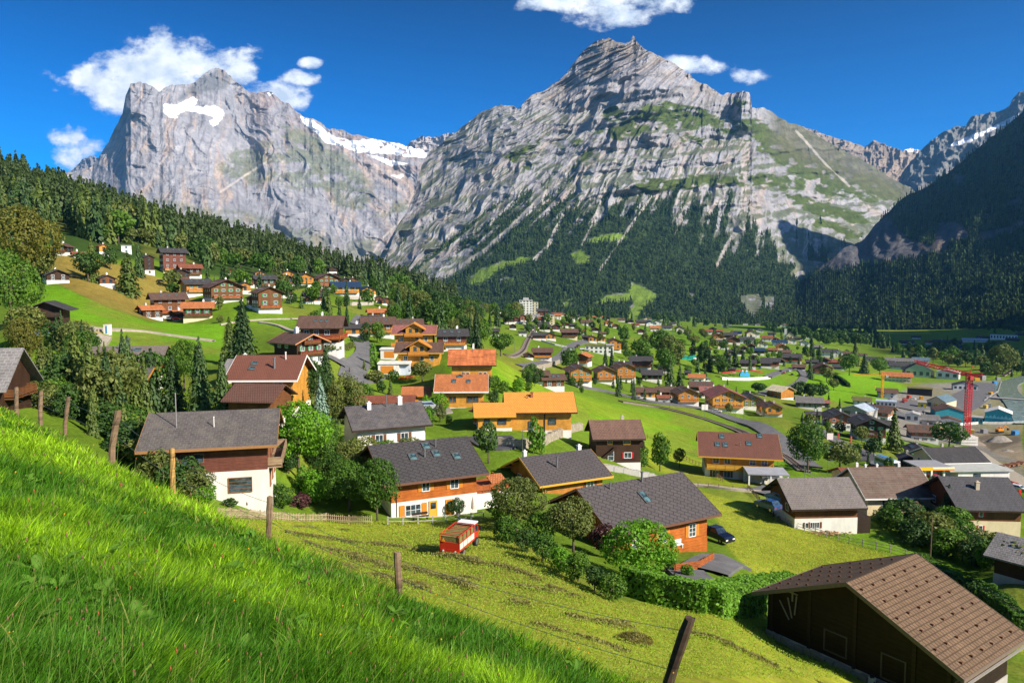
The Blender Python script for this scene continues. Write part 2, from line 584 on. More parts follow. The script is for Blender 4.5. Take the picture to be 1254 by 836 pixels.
def build_ground():
 nq, nl = 1000, 900
 q = np.concatenate([np.linspace(-1400, -120, 70, endpoint=False), np.linspace(-120, 1380, nq - 140, endpoint=False), np.linspace(1380, 2400, 70)])
 dens = np.concatenate([np.linspace(math.log(0.6), math.log(9), 90, endpoint=False), np.linspace(math.log(9), math.log(2600), nl - 130, endpoint=False),
         np.linspace(math.log(2600), math.log(12600), 40)])
 Q, L = np.meshgrid(q, dens, indexing='ij')
 d = np.exp(L)
 x = (Q - 627) / F * d
 e = g_e(Q, L)
 z = e * d
 # lumps and terracettes of real meadow ground
 amp = sstep(3, 40, d) * (1 - sstep(1500, 3000, d))
 z += amp * (0.35 * (fbm(x / 9, d / 9, 5, 4) - 0.5) + 0.22 * (fbm(x / 2.2, d / 2.2, 9, 3) - 0.5))
 px, py = to_px(x, d, z)
 n1 = fbm(x / (6 + d * 0.05), d / (6 + d * 0.05), 3, 5)
 n2 = fbm(x / 1.5, d / 1.5, 21, 3)
 col = np.empty(Q.shape + (3,))
 basec = np.array([0.112, 0.190, 0.018])
 col[:] = basec
 jx = px + (n1 - 0.5) * 10
 jy = py + (n2 - 0.5) * 5 * np.clip(60 / d, 0.3, 1)
 for poly, c, w in PLOTS:
  m = sstep(-0.6, 0.6, poly_soft(jx, jy, poly, w))[..., None]
  if max(p[1] for p in poly) > 560 or max(p[0] for p in poly) > 900:
   m = m * (d > 20)[..., None]
  else:
   m = m * (d > 70)[..., None]
  col = col * (1 - m) + np.array(c) * m
 # mowing swaths run along the slope, hay colour between them
 mown = sstep(-0.5, 0.5, poly_soft(px, py, PLOTS[9][0], 8)) + sstep(-0.5, 0.5, poly_soft(px, py, PLOTS[10][0], 8))
 sw = 0.5 + 0.5 * np.sin((x * 0.45 + d * 0.9 + (n1 - .5) * 5) * 2 * math.pi / 2.6)
 m = (mown * (d > 22) * sstep(.35, .9, sw) * 0.5)[..., None]
 col = col * (1 - m) + np.array([0.27, 0.24, 0.05]) * m
 far_sw = 0.5 + 0.5 * np.sin((x * 0.75 + d * 0.66 + (n1 - .5) * 8) * 2 * math.pi / 7)
 g = (sstep(-0.5, 0.5, poly_soft(px, py, PLOTS[7][0], 8)) * (d > 120) * 0.3 * far_sw)[..., None]
 col = col * (1 - g) + np.array([0.12, 0.27, 0.012]) * g
 col *= (0.62 + 0.76 * n1)[..., None]
 dry = (sstep(.56, .74, fbm(x / (14 + d * .04) + 7, d / (14 + d * .04), 14, 4)) * .45)[..., None]
 col = col * (1 - dry) + np.array([.20, .19, .04]) * dry
 bright = (0.8 + 0.4 * n2)[..., None]
 col *= bright
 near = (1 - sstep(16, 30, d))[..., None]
 col = col * (1 - near) + np.array([0.05, 0.085, 0.012]) * near  # soil darkened to paint shade into the gaps of the long grass
 v = np.stack([x, d, z], -1).reshape(-1, 3)
 t = NT('meadow ground', 0.95, 0.05)
 p = t.pos()
 c = t.attr('Col')
 n = t.noise(p, 1.8, 6, 0.7)
 nb = t.noise(p, 0.22, 5, 0.6)
 c = t.mix(1.0, c, t.ramp(n, [(0.3, (0.62, 0.62, 0.55)), (0.7, (1.35, 1.3, 1.25))]), 'MULTIPLY')
 c = t.mix(1.0, c, t.ramp(nb, [(0.3, (0.86, 0.9, 0.8)), (0.7, (1.12, 1.08, 1.1))]), 'MULTIPLY')
 t.base(c).bump(n, 0.12, 0.7)
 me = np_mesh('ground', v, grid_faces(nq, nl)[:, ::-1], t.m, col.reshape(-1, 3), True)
 tag(link('ground', me), kind='structure')

build_ground()

# ------------------------------------------------------------------ mountains
def rock_material(name, nscale=0.004, bump=18.0, hue=(1, 1, 1)):
 t = NT(name, 0.95, 0.05)
 p = t.pos((1, 1, 0.45))
 c = t.attr('Col')
 n = t.noise(p, nscale * 4, 9, 0.68)
 n2 = t.noise(t.pos((1, 1, 3)), nscale * 2.5, 6, 0.6)
 c = t.mix(1.0, c, t.ramp(n, [(0.32, (0.76, 0.77, 0.80)), (0.68, (1.20, 1.18, 1.15))]), 'MULTIPLY')
 c = t.mix(0.6, c, t.ramp(n2, [(0.35, (0.75, 0.76, 0.8)), (0.65, (1.2, 1.18, 1.12))]), 'MULTIPLY')
 t.base(c).bump(n, bump, 1.0)
 return t.m

def sheet(name, px0, px1, nu, nv, ridge, base, depth, disp, colour, mat, label, cat='mountain', back=True):
 """one face of a mountain: every column runs from its foot up to its crest line, then over the crest and down behind"""
 u = np.linspace(px0, px1, nu)
 top = np.interp(u, [p[0] for p in ridge], [p[1] for p in ridge])
 top = top + (fbm(u / 9, u * 0 + .5, 77, 5, 0.6) - 0.5) * 7
 bot = np.interp(u, [p[0] for p in base], [p[1] for p in base])
 t = np.linspace(0, 1, nv)
 PX = np.repeat(u[:, None], nv, 1)
 PY = bot[:, None] + (top - bot)[:, None] * t[None, :]
 D0 = depth(PX, PY, np.repeat(t[None, :], nu, 0))
 D = D0 * (1 + disp(PX, PY))
 a = (PX - 627) / F
 b = (418 - PY) / F
 yy = math.cos(TILT) + b * math.sin(TILT)
 S = a / yy
 E = (b * math.cos(TILT) - math.sin(TILT)) / yy
 X, Y, Z = S * D, D, E * D
 # surface steepness for what can grow there
 P = np.stack([X, Y, Z], -1)
 du = np.gradient(P, axis=0)
 dv = np.gradient(P, axis=1)
 N = np.cross(du, dv)
 N /= np.linalg.norm(N, axis=2, keepdims=True) + 1e-9
 N *= np.where(N[..., 1:2] > 0, -1, 1)
 col = colour(PX, PY, N, P)
 if back:
  # the far side of the crest
  kb = 6
  last = P[:, -1]
  outs = []
  cb = []
  for k in range(1, kb + 1):
   q = last.copy()
   q[:, 1] += k * 160
   q[:, 0] *= (last[:, 1] + k * 160) / last[:, 1]
   q[:, 2] -= k * 130
   outs.append(q)
   cb.append(col[:, -1])
  P = np.concatenate([P, np.stack(outs, 1)], 1)
  col = np.concatenate([col, np.stack(cb, 1)], 1)
  nv += kb
 me = np_mesh(name, P.reshape(-1, 3), grid_faces(nu, nv), mat, np.clip(col, 0, 1).reshape(-1, 3), False)
 o = link(name, me)
 tag(o, label, cat, kind='structure')
 return P, col, PX, PY, N

ROCK = np.array([0.252, 0.250, 0.268])

def rock_colour(PX, PY, N, seed, fan=None, warm=0.5):
 if fan is None:
  u, w = PX / 7.0, PY / 26.0
 else:
  wb = fbm(PX / 30, PY / 30, 97, 3) - .5
  u = (PX - fan[0]) / (PY - fan[1]) * 60 + wb * 5
  w = PY / 40.0 + wb * 2
 st = fbm(u, w, seed, 5, 0.6)
 big = fbm(PX / 60, PY / 45, seed + 5, 4)
 c = ROCK * (0.72 + 0.55 * st)[..., None]
 c = c * (0.80 + 0.4 * big)[..., None]
 w1 = sstep(0.52, 0.75, fbm(u * .6, PY / 30, seed + 9, 4))[..., None] * warm
 c = c * (1 - w1) + np.array([0.44, 0.31, 0.21]) * w1
 dk = sstep(0.60, 0.78, fbm(u * 1.3, PY / 60, seed + 14, 3))[..., None] * .6
 c = c * (1 - dk) + np.array([0.15, 0.14, 0.15]) * dk
 return c

FAN = (962, -41)
SCREE = [([(722, 165), (690, 215), (655, 250), (625, 280), (590, 310), (545, 338)], 3.2), ([(800, 238), (770, 280), (735, 330)], 1.6), ([(690, 262), (672, 300), (655, 318)], 2.4),
   ([(893, 262), (905, 280), (890, 300), (878, 325)], 2.6), ([(640, 232), (600, 275), (572, 300)], 1.4), ([(760, 180), (742, 230), (728, 270), (712, 300)], 1.6), ([(838, 262), (825, 290)], 1.2),
   ([(590, 230), (560, 275), (530, 310)], 1.2), ([(975, 160), (1010, 200), (1040, 228)], 1.6)]
LEDGES = [
 [(755, 158), (772, 142), (795, 131), (833, 127), (870, 138), (889, 146), (882, 156), (850, 158), (826, 161), (814, 155), (780, 165), (733, 168), (700, 182), (690, 180), (715, 165)],
 [(893, 148), (925, 142), (960, 168), (1000, 192), (1060, 216), (1120, 232), (1125, 240), (1070, 246), (1010, 236), (975, 215), (940, 190), (905, 168), (880, 158)],
 [(780, 222), (850, 216), (930, 212), (985, 218), (1010, 232), (960, 232), (900, 226), (840, 232), (770, 236)],
 [(960, 236), (1010, 246), (1060, 262), (1072, 276), (1020, 268), (970, 252)],
 [(830, 168), (862, 165), (862, 174), (835, 176)], [(620, 190), (648, 178), (665, 170), (655, 185), (630, 200)],
 [(742, 132), (765, 128), (760, 150), (740, 152)], [(690, 200), (720, 186), (735, 186), (700, 210)], [(640, 205), (660, 196), (650, 212)],
 [(900, 90 + 30), (915, 125), (905, 140)], [(1000, 268), (1060, 285), (1040, 292), (1000, 280)],
]
CLEAR = [
 [(572, 346), (585, 332), (610, 322), (640, 314), (655, 316), (640, 324), (612, 332), (596, 345), (580, 350)],
 [(712, 296), (735, 288), (762, 285), (768, 291), (748, 297)], [(700, 312), (712, 305), (722, 314), (722, 322), (706, 323)],
 [(727, 372), (745, 362), (770, 358), (774, 346), (790, 352), (806, 362), (790, 378), (782, 392), (770, 400), (768, 384), (778, 368), (755, 370)],
 [(685, 375), (702, 365), (698, 376)], [(615, 342), (630, 338), (630, 344), (612, 348)], [(800, 392), (812, 388), (815, 398), (805, 402)], [(838, 392), (850, 386), (855, 392), (848, 400)], [(845, 363), (850, 358), (852, 365)],
]

def forest_line(px):
 return np.interp(px, [440, 500, 540, 570, 600, 640, 680, 720, 770, 820, 860, 920, 970, 1010, 1060, 1100, 1160], [395, 368, 338, 306, 282, 262, 250, 250, 252, 252, 260, 290, 316, 330, 325, 320, 316])

def mett_forest(PX, PY):
 u = (PX - FAN[0]) / (PY - FAN[1]) * 46
 n = fbm(u, PY / 55, 41, 4, 0.55)
 n2 = fbm(PX / 14, PY / 8, 43, 3)
 f = (PY - forest_line(PX)) / 32 + (n - 0.5) * 4.6 + (n2 - 0.5) * 1.6
 m = sstep(-0.35, 0.25, f)
 # thin scrub reaching up the gullies
 scrub = sstep(0.66, 0.74, n) * sstep(235, 262, PY) * (PX < 860)
 m = np.maximum(m, scrub * sstep(.4, .55, n2))
 for line, w in SCREE:
  m = m * sstep(w * .7, w * 1.3, pdist(PX, PY, line) + (n2 - .5) * 3)
 for poly in CLEAR:
  m = m * (1 - sstep(-0.4, 0.4, poly_soft(PX + (n2 - .5) * 8, PY + (n2 - .5) * 4, poly, 3)))
 # bare bluffs low on the right
 for poly in ([(905, 362), (930, 360), (935, 372), (925, 392), (915, 385)], [(935, 362), (950, 364), (946, 380), (938, 376)], [(985, 318), (1018, 322), (1010, 338), (975, 344), (968, 335)]):
  m = m * (1 - sstep(-0.4, 0.4, poly_soft(PX + (n2 - .5) * 6, PY, poly, 3)))
 return m

def mett():
 ridge = [(430, 352), (455, 340), (468, 308), (485, 280), (500, 255), (508, 235), (516, 205), (524, 188), (548, 170), (570, 152), (585, 140), (600, 133), (612, 130), (628, 129), (634, 133), (650, 118),
    (668, 110), (680, 101), (695, 88), (705, 74), (716, 60), (728, 51), (745, 47), (760, 53), (770, 52), (775, 44), (781, 52), (790, 60), (803, 66), (820, 76), (842, 90), (856, 100),
    (870, 107), (886, 116), (900, 113), (912, 111), (918, 114), (921, 131), (935, 132), (948, 140), (965, 150), (975, 152), (1000, 166), (1025, 180), (1060, 198), (1100, 222), (1140, 245), (1180, 268)]
 base = [(430, 400), (560, 396), (1180, 408)]

 def depth(PX, PY, t):
  crest = sinterp(PX, [430, 520, 620, 780, 920, 1000, 1180], [5700, 5400, 5000, 4900, 4900, 5500, 6300])
  foot = sinterp(PX, [430, 520, 700, 1180], [3100, 2900, 2600, 2600])
  st = sinterp(PX, [p[0] for p in ridge], [p[1] for p in ridge], 16)
  wl_ = sstep(560, 760, PX)
  k = wl_ * np.clip((402 - PY) / (402 - st), 0, 1.25) ** 0.85 + (1 - wl_) * np.clip((402 - PY) / 330, 0, 1.25) ** 0.85
  return foot + (crest - foot) * k

 def disp(PX, PY):
  u = (PX - FAN[0]) / (PY - FAN[1])
  wob = (fbm(PX / 40, PY / 40, 2, 3) - .5)
  a = ridged(u * 5.5 + wob * 1.6 + .37, PY / 160 + wob, 3, 3) - .5
  b = ridged(u * 13 + wob * 1.6 + .61, PY / 80 + wob, 13, 4) - .5
  c = ridged((PX + (PY - 200) * .35 * (PX < 860)) / 14 + wob, PY / 34, 23, 5) - .5
  s = PY + 0.10 * (PX - 800) + 14 * (fbm(PX / 70, PY / 70, 31, 3) - .5) + 5 * (fbm(PX / 12, PY / 12, 32, 3) - .5)
  s = s + 5 * (fbm(PX / 26, PY / 18, 35, 3) - .5)
  terr = np.sin(2 * math.pi * s / 29) * (.5 + 1.0 * fbm(PX / 45, PY / 30, 36, 2))
  terr2 = np.sin(2 * math.pi * s / 9.3) * (.3 + 1.4 * fbm(PX / 25, PY / 20, 37, 2))
  kk = sstep(620, 760, PX) * sstep(80, 120, PY) * (1 - sstep(250, 300, PY))
  low = 1 - 0.55 * sstep(0, 1, (PY - forest_line(PX)) / 40)
  face = 0.05 * np.exp(-((PX - 915) / 14) ** 2) * (1 - sstep(140, 175, PY))
  big = -0.035 * np.exp(-((PX - 640) / 60) ** 2 - ((PY - 200) / 110) ** 2) - 0.05 * np.exp(-((PX - 800) / 60) ** 2 - ((PY - 95) / 45) ** 2)
  rt = 1 - .55 * sstep(900, 960, PX)
  return low * rt * (-0.028 * a - 0.014 * b - 0.010 * c) + kk * (0.0075 * terr + 0.0018 * terr2) - face + big * 1.0

 def colour(PX, PY, N, P):
  c = rock_colour(PX, PY, N, 101, FAN, .28)
  nn = fbm(PX / 10, PY / 6, 61, 4)
  # brown summit rock
  su = sstep(0, 1, (1 - (PY - np.interp(PX, [650, 775, 900], [120, 48, 110])) / 45)) * sstep(640, 700, PX) * (1 - sstep(860, 930, PX))
  su = (su * sstep(.35, .6, fbm(PX / 22, PY / 10, 71, 4)))[..., None] * .75
  c = c * (1 - su) + np.array([0.225, 0.185, 0.14]) * su
  # grass on gentle ledges
  gl = sstep(0.62, 0.80, N[..., 2] + (nn - .5) * .35) * sstep(110, 150, PY) * .7
  for poly in LEDGES:
   gl = np.maximum(gl, sstep(-0.5, 0.3, poly_soft(PX + (nn - .5) * 22, PY + (fbm(PX / 18, PY / 9, 66, 3) - .5) * 16, poly, 4)))
  gl = gl * sstep(.34, .50, nn + 0.06 * (PX > 700))
  g = np.array([0.064, 0.088, 0.024]) * (0.65 + .7 * fbm(PX / 5, PY / 4, 63, 3))[..., None]
  gl = gl[..., None]
  c = c * (1 - gl) + g * gl
  # right shoulder beyond the pinnacle: brown green
  rs = (sstep(925, 960, PX) * (1 - sstep(0, 30, PY - np.interp(PX, [925, 1130], [165, 245]))))[..., None] * .85
  c = c * (1 - rs) + (np.array([0.085, 0.085, 0.048]) * (0.6 + .9 * nn)[..., None]) * rs
  f = mett_forest(PX, PY)[..., None]
  c = c * (1 - f) + np.array([0.030, 0.050, 0.020]) * f
  lowm = sstep(0, .8, (PY - forest_line(PX)) / 30)
  for poly in CLEAR:
   m = sstep(-0.5, 0.5, poly_soft(PX + (nn - .5) * 8, PY + (nn - .5) * 4, poly, 3))[..., None]
   c = c * (1 - m) + np.array([0.13, 0.20, 0.030]) * m
  n2 = fbm(PX / 14, PY / 8, 43, 3)
  for line, w in SCREE:
   m = (1 - sstep(w * .5, w * 1.2, pdist(PX, PY, line) + (n2 - .5) * 3))[..., None] * .7
   c = c * (1 - m) + np.array([0.37, 0.34, 0.31]) * m
  return c
 m = rock_material('limestone of the central massif', 0.006, 8)
 return sheet('central_mountain', 430, 1180, 1150, 560, ridge, base, depth, disp, colour, m, 'broad grey limestone mountain with forested foot and green ledges')

METT = mett()

def wetter():
 ridge = [(60, 215), (100, 208), (112, 204), (122, 192), (132, 176), (140, 158), (150, 140), (154, 118), (160, 104), (172, 101), (185, 104), (195, 112), (205, 106), (216, 103), (232, 104), (243, 96), (256, 87), (268, 82),
    (278, 88), (286, 98), (296, 106), (308, 114), (322, 115), (332, 112), (345, 124), (356, 130), (370, 142), (385, 147), (400, 156), (420, 160), (440, 166), (465, 171), (490, 176), (510, 182), (530, 189), (560, 200), (640, 240)]
 base = [(60, 330), (640, 395)]

 def depth(PX, PY, t):
  return sinterp(PX, [60, 150, 270, 420, 640], [7200, 7600, 8300, 8600, 8800]) - (1 - t ** 0.9) * sinterp(PX, [60, 300, 640], [1800, 2800, 3000])

 def disp(PX, PY):
  wob = (fbm(PX / 50, PY / 50, 302, 3) - .5)
  u = (PX - 270) / (PY + 90) * 4.2 + .37
  a = ridged(u + wob * 1.5, PY / 110 + wob, 303, 4) - .5
  b = ridged(u * 2.6 + wob * 3.5, PY / 45 + wob * 3, 313, 4) - .5
  c = ridged(PX / 13, PY / 15, 323, 5) - .5
  s = PY - 0.38 * (PX - 400) + 16 * (fbm(PX / 50, PY / 50, 331, 3) - .5)
  terr = np.sin(2 * math.pi * s / 24) * fbm(PX / 40, PY / 30, 336, 2) * sstep(300, 380, PX)
  rib = -0.03 * np.exp(-((PX - 205 - (PY - 150) * .25) / 45) ** 2) + 0.035 * np.exp(-((PX - 300 - (PY - 200) * .2) / 30) ** 2)
  return -0.028 * a - 0.011 * b - 0.008 * c + 0.004 * terr + rib

 def colour(PX, PY, N, P):
  c = rock_colour(PX, PY, N, 401, (270, -90), .45)
  c = c * (.80 + .4 * fbm((PX + PY * .9) / 24, (PY - PX * .5) / 7, 417, 4))[..., None]
  nn = fbm(PX / 11, PY / 7, 461, 4)
  # violet brown rock of the upper right arete
  rb = (sstep(290, 330, PX) * (1 - sstep(0, 55, PY - np.interp(PX, [290, 540], [110, 205]))) * sstep(.3, .6, fbm(PX / 25, PY / 9, 472, 4)))[..., None] * .7
  c = c * (1 - rb) + np.array([0.25, 0.185, 0.165]) * rb
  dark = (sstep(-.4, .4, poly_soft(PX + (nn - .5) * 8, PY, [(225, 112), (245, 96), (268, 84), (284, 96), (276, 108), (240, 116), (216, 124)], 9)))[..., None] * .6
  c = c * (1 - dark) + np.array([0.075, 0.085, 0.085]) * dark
  grn = np.maximum(sstep(-.5, .5, poly_soft(PX + (nn - .5) * 30, PY + (nn - .5) * 26, [(262, 210), (300, 180), (350, 150), (420, 185), (470, 240), (500, 250), (505, 270), (440, 262), (380, 235), (330, 225), (290, 225)], 10)),
       sstep(-.5, .5, poly_soft(PX + (nn - .5) * 30, PY + (nn - .5) * 14, [(190, 245), (300, 260), (420, 290), (500, 300), (480, 330), (380, 300), (300, 290)], 10)) * .8)
  grn = (grn * sstep(.42, .58, fbm(PX / 26, PY / 12, 488, 5) + (N[..., 2] - .6) * .3))[..., None] * .62
  c = c * (1 - grn) + np.array([0.105, 0.125, 0.050]) * (0.7 + .6 * nn)[..., None] * grn
  n5 = fbm(PX / 6, PY / 4, 499, 4)
  snow = np.zeros(PX.shape)
  for poly in ([(200, 127), (212, 128), (222, 126), (238, 119), (241, 122), (236, 131), (262, 129), (275, 136), (274, 142), (266, 146), (258, 142), (245, 139), (232, 136), (222, 138), (214, 144), (206, 144), (202, 138)],
      [(256, 148), (272, 143), (270, 150), (262, 156)], [(368, 142), (384, 148), (396, 158), (410, 168), (430, 172), (455, 170), (500, 178), (528, 186), (526, 194), (500, 192), (470, 188), (440, 188), (415, 178), (400, 176), (384, 160), (372, 152)],
      [(450, 190), (480, 196), (500, 200), (478, 203)], [(478, 215), (495, 213), (490, 219)], [(326, 113), (334, 114), (330, 118)]):
   snow = np.maximum(snow, sstep(-.3, .3, poly_soft(PX + (n5 - .5) * 8, PY + (n5 - .5) * 5, poly, 2)))
  holes = sstep(.68, .74, fbm(PX / 12, PY / 4, 512, 4)) * (PX > 380) * (PY > 170)
  snow = (snow * (1 - holes))[..., None]
  c = c * (1 - snow) + np.array([0.86, 0.87, 0.90]) * snow
  sc = [([(332, 195), (300, 215), (270, 235)], 1.3), ([(500, 262), (470, 290), (455, 312)], 1.2)]
  for line, w in sc:
   m = (1 - sstep(w * .5, w * 1.6, pdist(PX, PY, line)))[..., None] * .6
   c = c * (1 - m) + np.array([0.50, 0.45, 0.40]) * m
  return c
 m = rock_material('pale rock of the snow peak', 0.004, 22)
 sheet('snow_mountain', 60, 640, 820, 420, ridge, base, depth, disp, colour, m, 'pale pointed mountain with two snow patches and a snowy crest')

wetter()

def far_ridges():
 def mk(name, label, ridge, base, d0, d1, tint, seed, snow=()):
  def depth(PX, PY, t):
   return d0 + (d1 - d0) * t

  def disp(PX, PY):
   return -0.03 * (ridged(PX / 30 + PY / 40, PY / 50, seed, 5) - .5) - 0.012 * (ridged(PX / 9, PY / 10, seed + 3, 4) - .5)

  def colour(PX, PY, N, P):
   c = np.array(tint) * (0.6 + .8 * fbm(PX / 9, PY / 9, seed + 7, 5))[..., None]
   n5 = fbm(PX / 6, PY / 4, seed + 9, 4)
   for poly in snow:
    m = sstep(-.3, .3, poly_soft(PX + (n5 - .5) * 4, PY + (n5 - .5) * 3, poly, 1.5))[..., None]
    c = c * (1 - m) + np.array([.85, .86, .9]) * m
   return c
  px0, px1 = ridge[0][0], ridge[-1][0]
  sheet(name, px0, px1, int((px1 - px0) * 1.3) + 40, 160, ridge, base, depth, disp, colour, rock_material(name.replace('_', ' ') + ' rock', 0.004, 20), label)
 mk('distant_peak', 'small blue grey ridge peeping out left of the snow peak', [(60, 220), (88, 208), (100, 197), (110, 190), (122, 194), (150, 215)], [(60, 240), (150, 250)], 10800, 11500, (.2, .2, .22), 601)
 mk('jagged_ridge', 'jagged pale ridge between the two big mountains', [(470, 195), (494, 180), (505, 172), (518, 167), (530, 169), (545, 164), (560, 163), (600, 160)], [(470, 260), (600, 260)], 9700, 10300, (.36, .33, .32), 621)
 mk('brown_ridge', 'brown ridge with snow notch behind the valley mouth', [(940, 150), (985, 156), (1005, 163), (1020, 168), (1040, 173), (1058, 180), (1070, 172), (1090, 178), (1105, 184), (1118, 182), (1130, 184), (1180, 200)],
    [(940, 290), (1180, 290)], 7600, 8800, (.26, .21, .17), 641, ([(1106, 183), (1124, 181), (1124, 187), (1112, 186)], [(1090, 180), (1094, 181), (1093, 184)]))
 mk('glacier_peak', 'blue grey peak with a sloping snow band above the forest', [(1085, 262), (1096, 232), (1105, 210), (1112, 203), (1125, 186), (1140, 172), (1158, 160), (1172, 154), (1182, 155), (1190, 143), (1205, 140), (1222, 137), (1236, 130),
    (1240, 122), (1246, 114), (1262, 106), (1330, 70), (1420, 60)], [(1085, 310), (1420, 330)], 6000, 7400, (.17, .17, .165), 661,
    ([(1162, 178), (1190, 165), (1212, 158), (1236, 144), (1256, 138), (1254, 146), (1225, 156), (1196, 170), (1170, 180)],))

far_ridges()

def eiger_forest(PX, PY):
 n2 = fbm(PX / 16, PY / 9, 743, 4)
 cl = poly_soft(PX + (n2 - .5) * 14, PY + (n2 - .5) * 10, [(1000, 330), (1040, 292), (1062, 268), (1085, 262), (1100, 282), (1120, 296), (1142, 300), (1150, 275), (1172, 270), (1190, 290), (1160, 306), (1120, 316), (1060, 325), (1010, 334)], 5)
 m = 1 - sstep(-.3, .4, cl)
 for poly in ([(1140, 300), (1150, 282), (1172, 274), (1178, 284), (1160, 300), (1148, 312)], [(1165, 214), (1182, 214), (1178, 226), (1166, 224)], [(1195, 285), (1254, 270), (1254, 278), (1200, 296)], [(1225, 250), (1250, 240), (1252, 248), (1228, 256)]):
  m = m * (1 - sstep(-.4, .4, poly_soft(PX + (n2 - .5) * 16, PY + (n2 - .5) * 8, poly, 4)))
 return m

def eiger():
 ridge = [(985, 342), (1000, 332), (1015, 318), (1036, 302), (1055, 296), (1072, 275), (1088, 258), (1104, 243), (1132, 230), (1154, 217), (1185, 192), (1210, 172), (1232, 155), (1256, 134), (1300, 92), (1380, 5), (1450, -60), (1520, -110), (1900, -260), (2600, -340)]
 base = [(960, 405), (1254, 402), (2600, 410)]

 def depth(PX, PY, t):
  foot = sinterp(PX, [985, 1254, 1600, 2600], [2600, 1900, 1500, 900])
  crest = sinterp(PX, [985, 1100, 1254, 1500, 2600], [3300, 3500, 3500, 3100, 2100])
  return foot + (crest - foot) * t ** 0.9

 def disp(PX, PY):
  a = ridged(PX / 120 + PY / 160, PY / 120, 703, 3) - .5
  b = ridged(PX / 34, PY / 40, 713, 4) - .5
  return -0.05 * a - 0.02 * b - 0.012 * (ridged(PX / 12, PY / 12, 723, 4) - .5)

 def colour(PX, PY, N, P):
  c = rock_colour(PX, PY, N, 731, None, .5) * .42  # cliff rock darkened, its shade painted into the colour
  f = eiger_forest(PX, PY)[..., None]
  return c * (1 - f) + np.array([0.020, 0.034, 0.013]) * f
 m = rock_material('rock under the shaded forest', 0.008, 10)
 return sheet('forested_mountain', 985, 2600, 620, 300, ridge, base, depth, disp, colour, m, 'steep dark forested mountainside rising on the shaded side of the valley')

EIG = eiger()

def side_mountain():
 """the high wall on the right of the valley, beyond the edge of the photograph, that keeps the far valley floor in shade"""
 nu, nv = 260, 120
 y = np.linspace(-3600, 900, nu)[:, None]
 t = np.linspace(0, 1, nv)[None, :]
 crest = (2150 + 300 * (fbm(y / 900, y * 0, 811, 3) - .5)) * (1 - .35 * sstep(200, 900, y))
 x = 1900 + t * 1700 + 160 * (ridged(y / 700, t * 2, 801, 4) - .5) + 0 * y
 z = -120 + (crest + 120) * t ** 1.1 + 120 * (fbm(y / 260, t * 5, 805, 4) - .5) * t
 P = np.stack([x, y + 0 * t, z], -1)
 c = np.where((t < .45)[..., None], np.array([.02, .036, .014]), np.array([.3, .29, .29])) * (0.7 + .6 * fbm(y / 60, t * 40, 807, 4))[..., None]
 b = P[:, -1:].copy()
 b[..., 0] += 1800
 b[..., 2] = -120
 P = np.concatenate([P, b], 1)
 c = np.concatenate([c, c[:, -1:]], 1)
 me = np_mesh('side_mountain', P.reshape(-1, 3), grid_faces(nu, nv + 1), bpy.data.materials['rock under the shaded forest'], c.reshape(-1, 3))
 tag(link('side_mountain', me), kind='structure')

side_mountain()

